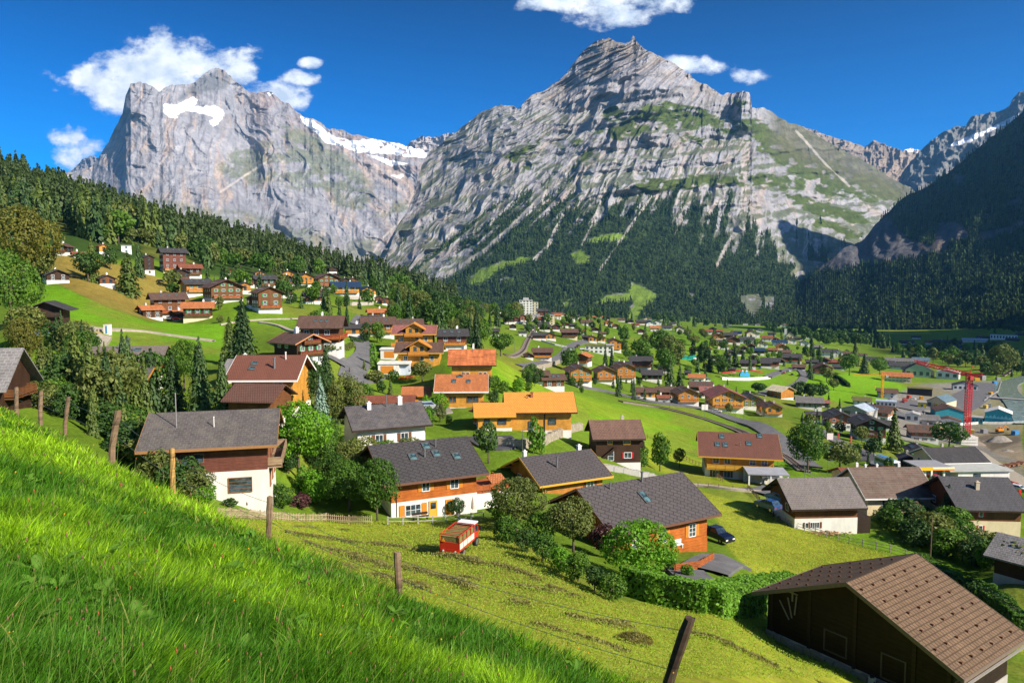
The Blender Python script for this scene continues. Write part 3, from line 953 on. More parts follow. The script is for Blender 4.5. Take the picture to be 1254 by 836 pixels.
# ------------------------------------------------------------------ mesh builder
class MB:
 def __init__(self):
  self.v = []
  self.f = []

 def add(self, vs, fs):
  b = len(self.v)
  self.v += [tuple(p) for p in vs]
  self.f += [tuple(b + i for i in f) for f in fs]
  return self

 def box(self, x0, x1, y0, y1, z0, z1, rz=0.0, c=None):
  vs = [(x, y, z) for z in (z0, z1) for y in (y0, y1) for x in (x0, x1)]
  if rz:
   cx, cy_ = c if c else ((x0 + x1) / 2, (y0 + y1) / 2)
   cs, sn = math.cos(rz), math.sin(rz)
   vs = [(cx + (x - cx) * cs - (y - cy_) * sn, cy_ + (x - cx) * sn + (y - cy_) * cs, z) for x, y, z in vs]
  return self.add(vs, [(0, 2, 3, 1), (4, 5, 7, 6), (0, 1, 5, 4), (2, 6, 7, 3), (0, 4, 6, 2), (1, 3, 7, 5)])

 def bar(self, a, b, r, n=6, r2=None):
  a, b = Vector(a), Vector(b)
  r2 = r if r2 is None else r2
  d = (b - a).normalized()
  u = d.orthogonal().normalized()
  w = d.cross(u)
  vs = []
  for p, rr in ((a, r), (b, r2)):
   for i in range(n):
    t = 2 * math.pi * i / n
    vs.append(p + (u * math.cos(t) + w * math.sin(t)) * rr)
  fs = [(i, (i + 1) % n, n + (i + 1) % n, n + i) for i in range(n)]
  fs += [tuple(range(n))[::-1], tuple(range(n, 2 * n))]
  return self.add(vs, fs)

 def prism(self, prof, x0, x1, axis='x'):
  """closed profile (a, b) pushed along an axis; axis x: profile in (y, z)"""
  n = len(prof)
  if axis == 'x':
   vs = [(x0, a, b) for a, b in prof] + [(x1, a, b) for a, b in prof]
  elif axis == 'y':
   vs = [(a, x0, b) for a, b in prof] + [(a, x1, b) for a, b in prof]
  else:
   vs = [(a, b, x0) for a, b in prof] + [(a, b, x1) for a, b in prof]
  fs = [(i, (i + 1) % n, n + (i + 1) % n, n + i) for i in range(n)] + [tuple(range(n))[::-1], tuple(range(n, 2 * n))]
  return self.add(vs, fs)

 def lathe(self, prof, n=12, c=(0, 0, 0), axis='z'):
  b = []
  for r, h in prof:
   for i in range(n):
    t = 2 * math.pi * i / n
    p = (r * math.cos(t), r * math.sin(t), h)
    if axis == 'y':
     p = (p[0], p[2], p[1])
    elif axis == 'x':
     p = (p[2], p[0], p[1])
    b.append((c[0] + p[0], c[1] + p[1], c[2] + p[2]))
  fs = []
  for k in range(len(prof) - 1):
   for i in range(n):
    fs.append((k * n + i, k * n + (i + 1) % n, (k + 1) * n + (i + 1) % n, (k + 1) * n + i))
  fs += [tuple(range(n))[::-1], tuple(range((len(prof) - 1) * n, len(prof) * n))]
  return self.add(b, fs)

 def mesh(self, name, mat=None, smooth=False, fix=True):
  me = bpy.data.meshes.new(name)
  me.from_pydata(self.v, [], self.f)
  if fix:
   import bmesh
   bm = bmesh.new()
   bm.from_mesh(me)
   bmesh.ops.recalc_face_normals(bm, faces=bm.faces)
   bm.to_mesh(me)
   bm.free()
  if smooth:
   for p in me.polygons:
    p.use_smooth = True
  if mat:
   me.materials.append(mat)
  me.update()
  return me

 def build(self, name, mat, parent=None, loc=None, smooth=False):
  return link(name, self.mesh(name, mat, smooth), parent, loc)

def empty(name, loc=(0, 0, 0), rz=0.0, scale=None):
 o = bpy.data.objects.new(name, None)
 o.empty_display_size = 0.3
 COL.objects.link(o)
 o.location = loc
 o.rotation_euler = (0, 0, rz)
 if scale is not None:
  o.scale = scale
 return o

KIDS = {}

def copy_tree(o, parent=None):
 c = o.copy()
 COL.objects.link(c)
 c.parent = parent
 for ch in o.children:
  copy_tree(ch, c)
 return c

# ------------------------------------------------------------------ building materials
def timber(name, c, board=0.19, rough=0.7, var=0.35):
 if name in MATS:
  return MATS[name]
 t = NT(name, rough, 0.2)
 p = t.coord('Object', (0.25, 0.25, 1 / board))
 w = t.new('ShaderNodeTexWave', wave_type='BANDS', bands_direction='Z', wave_profile='SAW')
 w.inputs['Scale'].default_value = 0.159
 w.inputs['Distortion'].default_value = 0.15
 t.l.new(p, w.inputs['Vector'])
 line = t.ramp(w.outputs['Fac'], [(0.0, (0.45, 0.45, 0.45)), (0.12, (1, 1, 1)), (1, (1, 1, 1))])
 n = t.noise(t.coord('Object', (0.8, 0.8, 9)), 1.4, 6, 0.65)
 nb = t.noise(t.coord('Object', (1, 1, 0.35)), 0.9, 4, 0.6)
 col = t.ramp(n, [(0.3, vary(c, 1 - var)), (0.72, vary(c, 1 + var))])
 col = t.mix(1.0, col, t.ramp(nb, [(0.3, (0.72, 0.7, 0.68)), (0.7, (1.15, 1.15, 1.15))]), 'MULTIPLY')
 t.base(t.mix(1.0, col, line, 'MULTIPLY')).bump(w.outputs['Fac'], 0.015, 0.6)
 MATS[name] = t.m
 return t.m

def plaster(name, c):
 if name in MATS:
  return MATS[name]
 t = NT(name, 0.9, 0.1)
 n = t.noise(t.coord('Object', (1, 1, 0.4)), 0.7, 6, 0.65)
 n2 = t.noise(t.coord('Object'), 25, 3)
 t.base(t.ramp(n, [(0.28, vary(c, 0.78)), (0.6, c)])).bump(n2, 0.01, 0.4)
 MATS[name] = t.m
 return t.m

def roofing(name, c, kind='tile', var=0.25, moss=0.0):
 if name in MATS:
  return MATS[name]
 t = NT(name, 0.75, 0.25)
 br = t.new('ShaderNodeTexBrick')
 br.offset = 0.5
 sc = {'tile': (1, 1.12, 1), 'diamond': (1, 1.12, 1), 'sheet': (1, 1.1, 1), 'shingle': (1, 1.1, 1), 'corrugated': (1, 1, 1)}[kind]
 # across the slope the plan distance is stretched to the slope length
 rot = (0, 0, R(38)) if kind == 'diamond' else (0, 0, 0)
 p = t.coord('Object', sc, rot)
 t.l.new(p, br.inputs['Vector'])
 w, h, m = {'tile': (0.36, 0.42, 0.055), 'diamond': (0.9, 0.62, 0.055), 'sheet': (3.0, 0.5, 0.03), 'shingle': (0.6, 0.4, 0.05), 'corrugated': (0.9, 1.4, 0.012)}[kind]
 br.inputs['Brick Width'].default_value = w
 br.inputs['Row Height'].default_value = h
 br.inputs['Mortar Size'].default_value = m
 br.inputs['Mortar Smooth'].default_value = 0.3
 br.inputs['Scale'].default_value = 1
 br.inputs['Color1'].default_value = vary(c, 1 - var * .5) + (1,)
 br.inputs['Color2'].default_value = vary(c, 1 + var * .5) + (1,)
 br.inputs['Mortar'].default_value = vary(c, 0.5 if kind != 'shingle' else 1.5) + (1,)
 n = t.noise(t.coord('Object', (1, 0.35, 0.35)), 0.8, 7, 0.7)
 n2 = t.noise(t.coord('Object'), 6.0, 4, 0.6)
 col = t.mix(1.0, br.outputs['Color'], t.ramp(n, [(0.3, (1 - var,) * 3), (0.7, (1 + var,) * 3)]), 'MULTIPLY')
 col = t.mix(1.0, col, t.ramp(n2, [(0.35, (0.86, 0.86, 0.86)), (0.65, (1.12, 1.12, 1.12))]), 'MULTIPLY')
 if moss:
  nm = t.noise(t.coord('Object'), 0.9, 5, 0.7)
  fac = t.ramp(nm, [(0.45, (0, 0, 0)), (0.62, (moss,) * 3)])
  col = t.mix(fac, col, (0.19, 0.17, 0.13))
 t.base(col).bump(br.outputs['Fac'], -0.03, 0.8)
 MATS[name] = t.m
 return t.m

def glass(name='window glass', c=(0.03, 0.045, 0.055)):
 if name in MATS:
  return MATS[name]
 t = NT(name, 0.06, 0.9)
 n = t.noise(t.coord('Object'), 1.1, 2)
 t.base(t.ramp(n, [(0.4, vary(c, .5)), (0.6, vary(c, 2.2))]))
 MATS[name] = t.m
 return t.m

WALLC = {
 'z': ('blackened timber', (0.026, 0.016, 0.011)),
 't': ('dark timber', (0.050, 0.026, 0.015)), 'm': ('brown timber', (0.150, 0.062, 0.024)), 'y': ('yellow timber', (0.56, 0.27, 0.045)),
 'o': ('orange timber', (0.40, 0.115, 0.020)), 'k': ('red brown timber', (0.145, 0.052, 0.036)), 'a': ('honey timber', (0.42, 0.18, 0.035)),
}
PLASC = {'w': ('white', (0.70, 0.68, 0.63)), 'c': ('cream', (0.66, 0.56, 0.36)), 'e': ('grey', (0.40, 0.38, 0.35)), 'q': ('turquoise', (0.05, 0.42, 0.46)), 'B': ('brick red', (0.30, 0.12, 0.075))}
ROOFC = {
 'b': ('brown', (0.130, 0.075, 0.055)), 'd': ('dark grey', (0.062, 0.058, 0.060)), 'o': ('terracotta', (0.46, 0.160, 0.058)), 'O': ('orange', (0.66, 0.27, 0.055)),
 'r': ('rust red', (0.24, 0.080, 0.045)), 'g': ('grey', (0.17, 0.16, 0.155)), 'n': ('navy blue', (0.018, 0.045, 0.10)), 'p': ('pinkish red', (0.30, 0.115, 0.10)), 'l': ('pale blue metal', (0.36, 0.43, 0.50)),
 'h': ('light grey', (0.38, 0.38, 0.36)), 'M': ('mossy', (0.15, 0.14, 0.05)), 'N': ('slate blue', (0.10, 0.16, 0.20)),
}

def wall_mat(k):
 if k in WALLC:
  return timber(WALLC[k][0], WALLC[k][1])
 n, c = PLASC[k]
 return plaster(n + ' plaster', c)

def roof_mat(k, kind='tile'):
 n, c = ROOFC[k]
 return roofing(n + ' ' + kind + ' roofing', c, kind)

MESHC = {}

def win_mesh(w, h, mat, nx=2, ny=1, fr=0.07):
 key = ('win', round(w, 2), round(h, 2), mat.name, nx, ny)
 if key not in MESHC:
  m = MB()
  m.box(-w / 2 - fr, -w / 2, -.07, .02, -h / 2 - fr, h / 2 + fr)
  m.box(w / 2, w / 2 + fr, -.07, .02, -h / 2 - fr, h / 2 + fr)
  m.box(-w / 2, w / 2, -.07, .02, h / 2, h / 2 + fr)
  m.box(-w / 2, w / 2, -.10, .02, -h / 2 - fr, -h / 2)
  for i in range(1, nx):
   x = -w / 2 + w * i / nx
   m.box(x - .025, x + .025, -.055, .0, -h / 2, h / 2)
  for j in range(1, ny):
   z = -h / 2 + h * j / ny
   m.box(-w / 2, w / 2, -.045, .0, z - .02, z + .02)
  MESHC[key] = m.mesh('window', mat)
 return MESHC[key]

def pane_mesh(w, h):
 key = ('pane', round(w, 2), round(h, 2))
 if key not in MESHC:
  MESHC[key] = MB().box(-w / 2, w / 2, -.025, .01, -h / 2, h / 2).mesh('pane', glass())
 return MESHC[key]

def shut_mesh(w, h, mat):
 key = ('shut', round(w, 2), round(h, 2), mat.name)
 if key not in MESHC:
  m = MB().box(-w / 2, w / 2, -.06, -.01, -h / 2, h / 2)
  for i in range(int(h / .16)):
   m.box(-w / 2 + .06, w / 2 - .06, -.075, -.055, -h / 2 + .07 + i * .16, -h / 2 + .15 + i * .16)
  MESHC[key] = m.mesh('shutter', mat)
 return MESHC[key]

class House:
 """ridge along local X; the eaves side facing -Y is the front"""

 def __init__(self, name, x, y, z, rz, L, W, hw, hp=2.5, pitch=0.42, oh=1.1, roof='b', wall='m', base='w', kind='tile', trim=None, ohx=None, thick=0.2, lod=0, asym=0.0, deep=4.0, win='w', shut=None):
  self.L, self.W, self.hw, self.hp, self.pitch, self.oh, self.lod = L, W, hw, hp, pitch, oh, lod
  self.ohx = oh if ohx is None else ohx
  self.root = empty(name, (x, y, z), rz)
  self.yr = asym
  r = self.root
  pw = .06 if lod < 2 else .1
  b = MB().box(-L / 2 - pw, L / 2 + pw, -W / 2 - pw, W / 2 + pw, -deep, hp)
  self.base = b.build('base_wall', wall_mat(base), r)
  rise_f = (W / 2 + asym) * pitch
  self.zr = hw + W / 2 * pitch
  pb = (self.zr - hw) / (W / 2 - asym)
  self.pf = (self.zr - hw) / (W / 2 + asym)
  self.pb = pb
  prof = [(-W / 2, hp), (W / 2, hp), (W / 2, hw), (asym, self.zr), (-W / 2, hw)]
  self.wall = MB().prism(prof, -L / 2, L / 2).build('wall', wall_mat(wall), r)
  t = thick
  gap = .02
  zr = self.zr + gap
  yf = -W / 2 - oh
  yb = W / 2 + oh
  zf = self.hw + gap - oh * self.pf
  zb = self.hw + gap - oh * pb
  self.zf = zf
  prof = [(yf, zf + t), (asym, zr + t), (yb, zb + t), (yb, zb), (asym, zr), (yf, zf)]
  lx = L / 2 + self.ohx
  self.roofmat = roof_mat(roof, kind) if isinstance(roof, str) else roof
  self.roof = MB().prism(prof, -lx, lx).build('roof', self.roofmat, r)
  self.t = t
  if trim:
   m = MB()
   s = .04
   for sx in (-1, 1):
    xa, xb = sorted((sx * lx, sx * (lx + s)))
    for (ya, za, yb_, zb_) in ((yf, zf, asym, zr), (asym, zr, yb, zb)):
     m.prism([(ya, za - .10), (ya, za + t + .03), (yb_, zb_ + t + .03), (yb_, zb_ - .10)], xa, xb)
   m.box(-lx, lx, yf - .05, yf, zf - .08, zf + t + .01)
   m.box(-lx, lx, yb, yb + .05, zb - .08, zb + t + .01)
   m.build('fascia', trim, self.roof)
  self.winmat = {'w': mat_plain('white window paint', (.8, .8, .78)), 'y': mat_plain('yellow window paint', (.6, .36, .06)), 't': mat_plain('dark window wood', (.10, .05, .03)), 'm': mat_plain('brown window wood', (.25, .11, .05))}[win]
  self.shut = shut
  self.n = 0

 def at(self, face, u, z, off=0.0):
  L, W = self.L, self.W
  return {'f': ((u, -W / 2 - off, z), 0.0), 'b': ((-u, W / 2 + off, z), math.pi), 'r': ((L / 2 + off, u, z), math.pi / 2), 'l': ((-L / 2 - off, -u, z), -math.pi / 2)}[face]

 def window(self, face, u, z, w=1.0, h=1.2, shut=None, ny=1, nx=2, mat=None, sw=.5):
  off = .06 if z < self.hp else 0.0
  loc, rz = self.at(face, u, z, off + .012)
  host = self.base if z < self.hp else self.wall
  o = link('window', win_mesh(w, h, mat or self.winmat, nx, ny), self.root, loc)
  o.rotation_euler = (0, 0, rz)
  link('pane', pane_mesh(w, h), o)
  sh = shut or self.shut
  if sh:
   for s in (-1, 1):
    c = link('shutter', shut_mesh(sw, h + .1, sh), o, (s * (w / 2 + .08 + sw / 2), 0, 0))
  return o

 def farwin(self, face, u, z, w=1.2, h=1.3):
  off = .1 if z < self.hp else 0.0
  loc, rz = self.at(face, u, z, off + .012)
  key = ('far', round(w, 1), round(h, 1))
  if key not in MESHC:
   MESHC[key] = MB().box(-w / 2, w / 2, -.08, .02, -h / 2, h / 2).mesh('window', glass())
  o = link('window', MESHC[key], self.root, loc)
  o.rotation_euler = (0, 0, rz)

 def door(self, face, u, mat, w=1.0, h=2.1, z0=0.02):
  loc, rz = self.at(face, u, z0, .09)
  m = MB().box(-w / 2, w / 2, -.06, .04, 0, h)
  m.box(-w / 2 - .08, -w / 2, -.08, .04, 0, h + .08).box(w / 2, w / 2 + .08, -.08, .04, 0, h + .08).box(-w / 2, w / 2, -.08, .04, h, h + .08)
  o = m.build('door', mat, self.root, loc)
  o.rotation_euler = (0, 0, rz)
  pm = MB().box(-w / 2 + .12, w / 2 - .12, -.075, -.055, h * .55, h - .12)
  pm.build('pane', glass(), o)
  MB().bar((w / 2 - .1, -.12, 1.0), (w / 2 - .1, -.06, 1.0), .03).build('handle', mat_plain('steel', (.5, .5, .5), .3, 1.0), o)

 def balcony(self, face, u, z, w, dep, mat, flowers=False, h=1.0):
  loc, rz = self.at(face, u, z, .0)
  m = MB().box(-w / 2, w / 2, -dep, 0, -.16, 0)
  # boarded parapet, open between the rails
  for ya, yb, xa, xb in ((-dep - .05, -dep, -w / 2, w / 2),):
   m.box(xa, xb, ya, yb, .12, h - .12)
   m.box(xa - .03, xb + .03, ya - .04, yb + .04, h - .1, h)
  for s in (-1, 1):
   xa, xb = sorted((s * w / 2, s * (w / 2 - .05)))
   m.box(xa, xb, -dep, 0, .12, h - .12)
   m.box(xa - .01, xb + .01, -dep, 0, h - .1, h)
  n = max(2, int(w / 2))
  for i in range(n + 1):
   x = -w / 2 + .06 + (w - .12) * i / n
   m.box(x - .05, x + .05, -dep - .09, -dep - .05, -.2, h)
  o = m.build('balcony', mat, self.root, loc)
  o.rotation_euler = (0, 0, rz)
  if flowers:
   fb = leaf_cloud_box(int(w * 26), (-w / 2, w / 2), (-dep - .38, -dep - .1), (h - .25, h + .18), .11, 3)
   np_leaf('flower_box', fb, flower_mat(), o)
  return o

 def roof_z(self, y):
  if y < self.yr:
   return self.hw + .02 + (y + self.W / 2) * self.pf + self.t
  return self.hw + .02 + (self.W / 2 - y) * self.pb + self.t

 def chimney(self, x, y, h=1.2, w=.6, mat=None):
  z = self.roof_z(y)
  m = MB().box(x - w / 2, x + w / 2, y - w / 2, y + w / 2, z - 1.0, z + h)
  m.box(x - w / 2 - .07, x + w / 2 + .07, y - w / 2 - .07, y + w / 2 + .07, z + h, z + h + .1)
  m.box(x - w / 4, x + w / 4, y - w / 4, y + w / 4, z + h + .1, z + h + .3)
  m.build('chimney', mat or plaster('chimney render', (.5, .46, .40)), self.roof)

 def pipe(self, x, y, h=1.0, r=.09, mat=None):
  z = self.roof_z(y)
  m = MB().bar((x, y, z - .3), (x, y, z + h), r, 8).bar((x, y, z + h), (x, y, z + h + .12), r * 1.5, 8)
  m.build('vent_pipe', mat or mat_plain('dull steel', (.25, .25, .26), .45, .6), self.roof)

 def skylight(self, x, y, w=.9, l=1.3, mat=None, open_=False):
  a = math.atan(self.pf) if y < self.yr else -math.atan(self.pb)
  o = MB()
  f = .1
  o.box(-w / 2 - f, w / 2 + f, -l / 2 - f, -l / 2, -.05, .12).box(-w / 2 - f, w / 2 + f, l / 2, l / 2 + f, -.05, .12)
  o.box(-w / 2 - f, -w / 2, -l / 2, l / 2, -.05, .12).box(w / 2, w / 2 + f, -l / 2, l / 2, -.05, .12)
  k = o.build('skylight', mat or mat_plain('skylight frame', (.09, .085, .08), .5), self.roof, (x, y, self.roof_z(y)))
  k.rotation_euler = (a, 0, 0)
  MB().box(-w / 2, w / 2, -l / 2, l / 2, .02, .07).build('pane', glass('skylight glass', (.05, .09, .10)), k)
  return k

 def beams(self, face, mat, n=5):
  L, W = self.L, self.W
  s = 1 if face == 'r' else -1
  for i in range(n):
   y = -W / 2 + W * i / (n - 1)
   y = max(-W / 2 + .1, min(W / 2 - .1, y))
   z = self.roof_z(y) - self.t - .24
   xa, xb = sorted((s * L / 2, s * (L / 2 + self.ohx - .06)))
   MB().box(xa, xb, y - .09, y + .09, z - .06, z + .16 - .02).build('roof_beam', mat, self.root)

 def auto(self, faces='flr', storeys=None, shut=None, dens=3.0):
  st = storeys or max(1, round(self.hw / 2.7))
  sh = self.hw / st
  for fc in faces:
   span = self.L if fc in 'fb' else self.W
   n = max(1, int(span / dens))
   for k in range(st + (1 if fc in 'lr' and self.zr - self.hw > 2.2 else 0)):
    nn = n if k < st else max(1, n - 2)
    z = k * sh + sh * .55
    if k == st:
     z = self.hw + .75
    if abs(z - self.hp) < .75:
     z = self.hp + .8 if self.hp + 1.5 < self.hw + (1 if fc in 'lr' else 0) else self.hp - .85
    for i in range(nn):
     u = (-span / 2 + span * (i + .5) / nn) * (.92 if k < st else .5)
     if self.lod >= 2:
      self.farwin(fc, u, z)
     else:
      self.window(fc, u, z, 1.1, 1.15, shut=shut)

# ------------------------------------------------------------------ leaves
def leaf_material(name, c, c2, trans=0.35, rand=0.25, hue2=None):
 if name in MATS:
  return MATS[name]
 t = NT(name, 0.6, 0.25)
 p = t.pos()
 n = t.noise(p, 1.3, 4, 0.65)
 nf = t.noise(p, 9.0, 2, 0.5)
 col = t.ramp(n, [(0.32, c), (0.68, c2)])
 col = t.mix(1.0, col, t.ramp(nf, [(0.3, (.70, .74, .7)), (0.7, (1.3, 1.25, 1.2))]), 'MULTIPLY')
 oi = t.n.new('ShaderNodeObjectInfo')
 rr = t.ramp(oi.outputs['Random'], [(0.0, (1 - rand, 1 - rand * .9, 1 - rand)), (0.5, (1, 1, 1)), (1.0, (1 + rand * 1.3, 1 + rand * .8, 1 + rand * .3))])
 col = t.mix(1.0, col, rr, 'MULTIPLY')
 t.base(col)
 tr = t.n.new('ShaderNodeBsdfTranslucent')
 t.l.new(t.mix(1.0, col, (1.3, 1.5, .6), 'MULTIPLY'), tr.inputs['Color'])
 mx = t.n.new('ShaderNodeMixShader')
 mx.inputs[0].default_value = trans
 t.l.new(t.b.outputs[0], mx.inputs[1])
 t.l.new(tr.outputs[0], mx.inputs[2])
 t.l.new(mx.outputs[0], t.n['Material Output'].inputs['Surface'])
 MATS[name] = t.m
 return t.m

def flower_mat():
 return leaf_material('red geranium flowers', (.30, .02, .03), (.55, .05, .10), .2, .1)

def quads_at(C, N, size, rnd, aspect=1.5):
 """small leaf shaped quads: centres C, facing N"""
 n = len(C)
 N = N / (np.linalg.norm(N, axis=1, keepdims=True) + 1e-9)
 r = rnd.normal(size=(n, 3))
 U = np.cross(N, r)
 U /= np.linalg.norm(U, axis=1, keepdims=True) + 1e-9
 V = np.cross(N, U)
 s = (size if np.ndim(size) else np.full(n, size))[:, None]
 a = s * aspect * .5
 b = s * .5
 P = np.stack([C - U * a, C - V * b + N * s * .12, C + U * a, C + V * b + N * s * .12], 1)
 return P.reshape(-1, 3)

def np_leaf(name, P, mat, parent=None, loc=None):
 f = np.arange(len(P)).reshape(-1, 4)
 return link(name, np_mesh(name, P, f, mat), parent, loc)

def leaf_cloud_box(n, xr, yr, zr, size, seed):
 rnd = np.random.default_rng(seed)
 C = np.stack([rnd.uniform(*xr, n), rnd.uniform(*yr, n), rnd.uniform(*zr, n)], 1)
 return quads_at(C, rnd.normal(size=(n, 3)) + np.array([0, -.6, .6]), size * rnd.uniform(.7, 1.4, n), rnd)

def broad_crown(seed, nleaf, size, lobes=9, shape=(1, 1), gap=.12, low=.22, rnd_k=.30):
 """unit tree: height 1, crown radius .5; leaves lie on many lobes of uneven size"""
 rnd = np.random.default_rng(seed)
 zc = low + (1 - low) * .5
 hz = (1 - low) * .5
 L = []
 for i in range(lobes * 3):
  t = rnd.uniform(0, 2 * math.pi)
  v = rnd.uniform(-.95, 1.0)
  rr = math.sqrt(max(0, 1 - v * v)) * rnd.uniform(.55, .98)
  rad = rnd.uniform(.13, .24) * (1.15 - .35 * abs(v))
  k = shape[0] if v < 0 else shape[1]
  L.append((rr * .5 * k * math.cos(t) * (1 - rad), rr * .5 * k * math.sin(t) * (1 - rad), zc + v * (hz - rad * .8), rad))
 L.append((0, 0, zc, .3))
 L = np.array(L)
 w = L[:, 3] ** 2
 idx = rnd.choice(len(L), nleaf, p=w / w.sum())
 d = rnd.normal(size=(nleaf, 3))
 d /= np.linalg.norm(d, axis=1, keepdims=True)
 rad = L[idx, 3] * rnd.uniform(.72, 1.12, nleaf) * (1 + rnd.normal(0, .05, nleaf))
 C = L[idx, :3] + d * rad[:, None] * np.array([1, 1, .85])
 # drop leaves in some directions so that the sky shows through
 g = fbm(C[:, 0] * 7 + 50, C[:, 2] * 7 + C[:, 1] * 6 + 50, seed, 3)
 keep = g > (.5 - .18 + gap * .5)
 # inner leaves are never seen
 inside = np.zeros(nleaf, bool)
 for l in L:
  inside |= (np.linalg.norm((C - l[:3]) / np.array([1, 1, .85]), axis=1) < l[3] * .62)
 keep &= ~inside
 C = C[keep]
 d = d[keep]
 N = d * .8 + rnd.normal(size=C.shape) * .5 + np.array([0, 0, .25])
 s = size * rnd.uniform(.6, 1.35, len(C))
 return quads_at(C, N, s, rnd, 1.35)

def spruce_crown(seed, whorls, nb, sprays, size, droop=.35, low=.05, width=.5, power=.85):
 rnd = np.random.default_rng(seed)
 Cs, Ns, Ss = [], [], []
 for w in range(whorls):
  f = (w + rnd.uniform(-.3, .3)) / whorls
  f = min(max(f, 0), .985)
  z = low + (1 - low) * f
  R0 = width * (1 - f) ** power
  for b in range(nb if f < .85 else max(4, nb // 2)):
   t = 2 * math.pi * (b + rnd.uniform(-.4, .4)) / nb + w * 2.4
   rl = R0 * rnd.uniform(.62, 1.12)
   for k in range(sprays):
    q = (k + rnd.uniform(.2, 1.0)) / sprays
    if q < .18 and f < .8:
     continue
    r = rl * q
    zz = z - droop * r * q * 1.1 + .05 * R0 * (1 - q) + rnd.normal(0, .004)
    side = rnd.normal(0, .10) * r
    Cs.append((r * math.cos(t) - side * math.sin(t), r * math.sin(t) + side * math.cos(t), zz))
    Ns.append((math.cos(t) * .55 + rnd.normal(0, .35), math.sin(t) * .55 + rnd.normal(0, .35), .75 + rnd.normal(0, .2)))
    Ss.append(size * rnd.uniform(.7, 1.3) * (.55 + .6 * (1 - f)))
 return quads_at(np.array(Cs), np.array(Ns), np.array(Ss), rnd, 1.9)

def trunk_mesh(h, r, limbs, seed, name='trunk', mat=None):
 rnd = random.Random(seed)
 m = MB()
 m.bar((0, 0, -.03), (0, 0, h), r, 7, r * .45)
 for i in range(limbs):
  t = rnd.uniform(0, 6.28)
  z = h * rnd.uniform(.45, .95)
  e = (math.cos(t) * .28, math.sin(t) * .28, z + rnd.uniform(.12, .3))
  m.bar((0, 0, z), e, r * .45, 5, r * .12)
 return m.mesh(name, mat)

BARK = timber('bark', (.11, .085, .065), .5)
LM = {
 'spruce': leaf_material('spruce needles', (0.027, 0.062, 0.019), (0.062, 0.119, 0.032), .12, .35),
 'pine': leaf_material('yellowish conifer needles', (0.057, 0.095, 0.016), (0.115, 0.162, 0.030), .15, .2),
 'blue': leaf_material('blue spruce needles', (0.095, 0.176, 0.135), (0.216, 0.324, 0.270), .12, .1),
 'broad': leaf_material('broad leaves', (0.035, 0.095, 0.014), (0.101, 0.203, 0.024), .30, .35),
 'light': leaf_material('light green leaves', (0.074, 0.203, 0.014), (0.169, 0.351, 0.022), .35, .15),
 'olive': leaf_material('olive green leaves', (0.074, 0.101, 0.024), (0.176, 0.209, 0.054), .28, .15),
 'dark': leaf_material('dark green leaves', (0.022, 0.061, 0.014), (0.054, 0.115, 0.022), .2, .2),
 'purple': leaf_material('purple leaves', (0.047, 0.019, 0.024), (0.101, 0.038, 0.041), .2, .1),
 'thuja': leaf_material('thuja sprays', (0.068, 0.176, 0.014), (0.149, 0.311, 0.024), .2, .1),
 'autumn': leaf_material('bronze tinged leaves', (0.081, 0.095, 0.014), (0.169, 0.162, 0.027), .3, .25),
}
CROWN = {}

def crown(kind, var, lod):
 key = (kind, var, lod)
 if key in CROWN:
  return CROWN[key]
 s = hash((kind, var)) % 1 + var * 13 + {'spruce': 1, 'pine': 2, 'blue': 3}.get(kind, 4) * 7
 if kind in ('spruce', 'pine', 'blue'):
  wh, nb, sp, size = [(34, 11, 7, .052), (24, 9, 5, .075), (13, 7, 3, .13)][lod]
  P = spruce_crown(s, wh, nb, sp, size, droop=[.35, .2, .5][var % 3], width=[.5, .46, .52][var % 3], power=[.85, .75, 1.0][var % 3])
 elif kind == 'thuja':
  P = broad_crown(s, [5200, 1500, 500][lod], [.045, .075, .12][lod], 12, (1.0, .62), -.3, .0)
 else:
  n, size = [(11000, .030), (3600, .052), (1100, .095)][lod]
  P = broad_crown(s, n, size, [9, 8, 7][lod], [(1, 1), (1.05, .85), (.85, 1.05)][var % 3], .08, [.20, .16, .26][var % 3] if kind != 'bush' else .0)
 me = np_mesh('crown', P, np.arange(len(P)).reshape(-1, 4), None)
 CROWN[key] = me
 return me

CM = {}

def crown_mesh(kind, var, lod, mat):
 key = (kind, var, lod, mat)
 if key not in CM:
  me = crown(kind if kind in ('spruce', 'pine', 'blue', 'thuja', 'bush') else 'broad', var, lod).copy()
  me.materials.append(LM[mat])
  CM[key] = me
 return CM[key]

TRM = {}

def tree(kind, loc, h, w, label=None, group=None, lod=1, mat=None, name=None, cat='tree', cz=0.0):
 """an Empty at the foot of the trunk carrying trunk and crown"""
 conifer = kind in ('spruce', 'pine', 'blue')
 nm = name or {'spruce': 'spruce_tree', 'pine': 'conifer_tree', 'blue': 'blue_spruce_tree', 'thuja': 'thuja_tree', 'bush': 'bush'}.get(kind, 'leafy_tree')
 mat = mat or {'spruce': 'spruce', 'pine': 'pine', 'blue': 'blue', 'thuja': 'thuja'}.get(kind, 'broad')
 o = empty(nm, loc, random.uniform(0, 6.28), (w * random.uniform(.95, 1.05), w * random.uniform(.95, 1.05), h))
 var = random.randrange(3)
 link('crown', crown_mesh(kind, var, lod, mat), o)
 if kind not in ('bush', 'thuja'):
  tk = (conifer, lod < 1)
  if tk not in TRM:
   TRM[tk] = trunk_mesh(.93 if conifer else .55, .022 if conifer else .03, 0 if conifer else 6, 3, 'trunk', BARK)
  link('trunk', TRM[tk], o)
 else:
  if 'stem' not in TRM:
   TRM['stem'] = trunk_mesh(.5, .03, 5, 5, 'stem', BARK)
  link('stem', TRM['stem'], o)
 tag(o, label, cat, group)
 return o

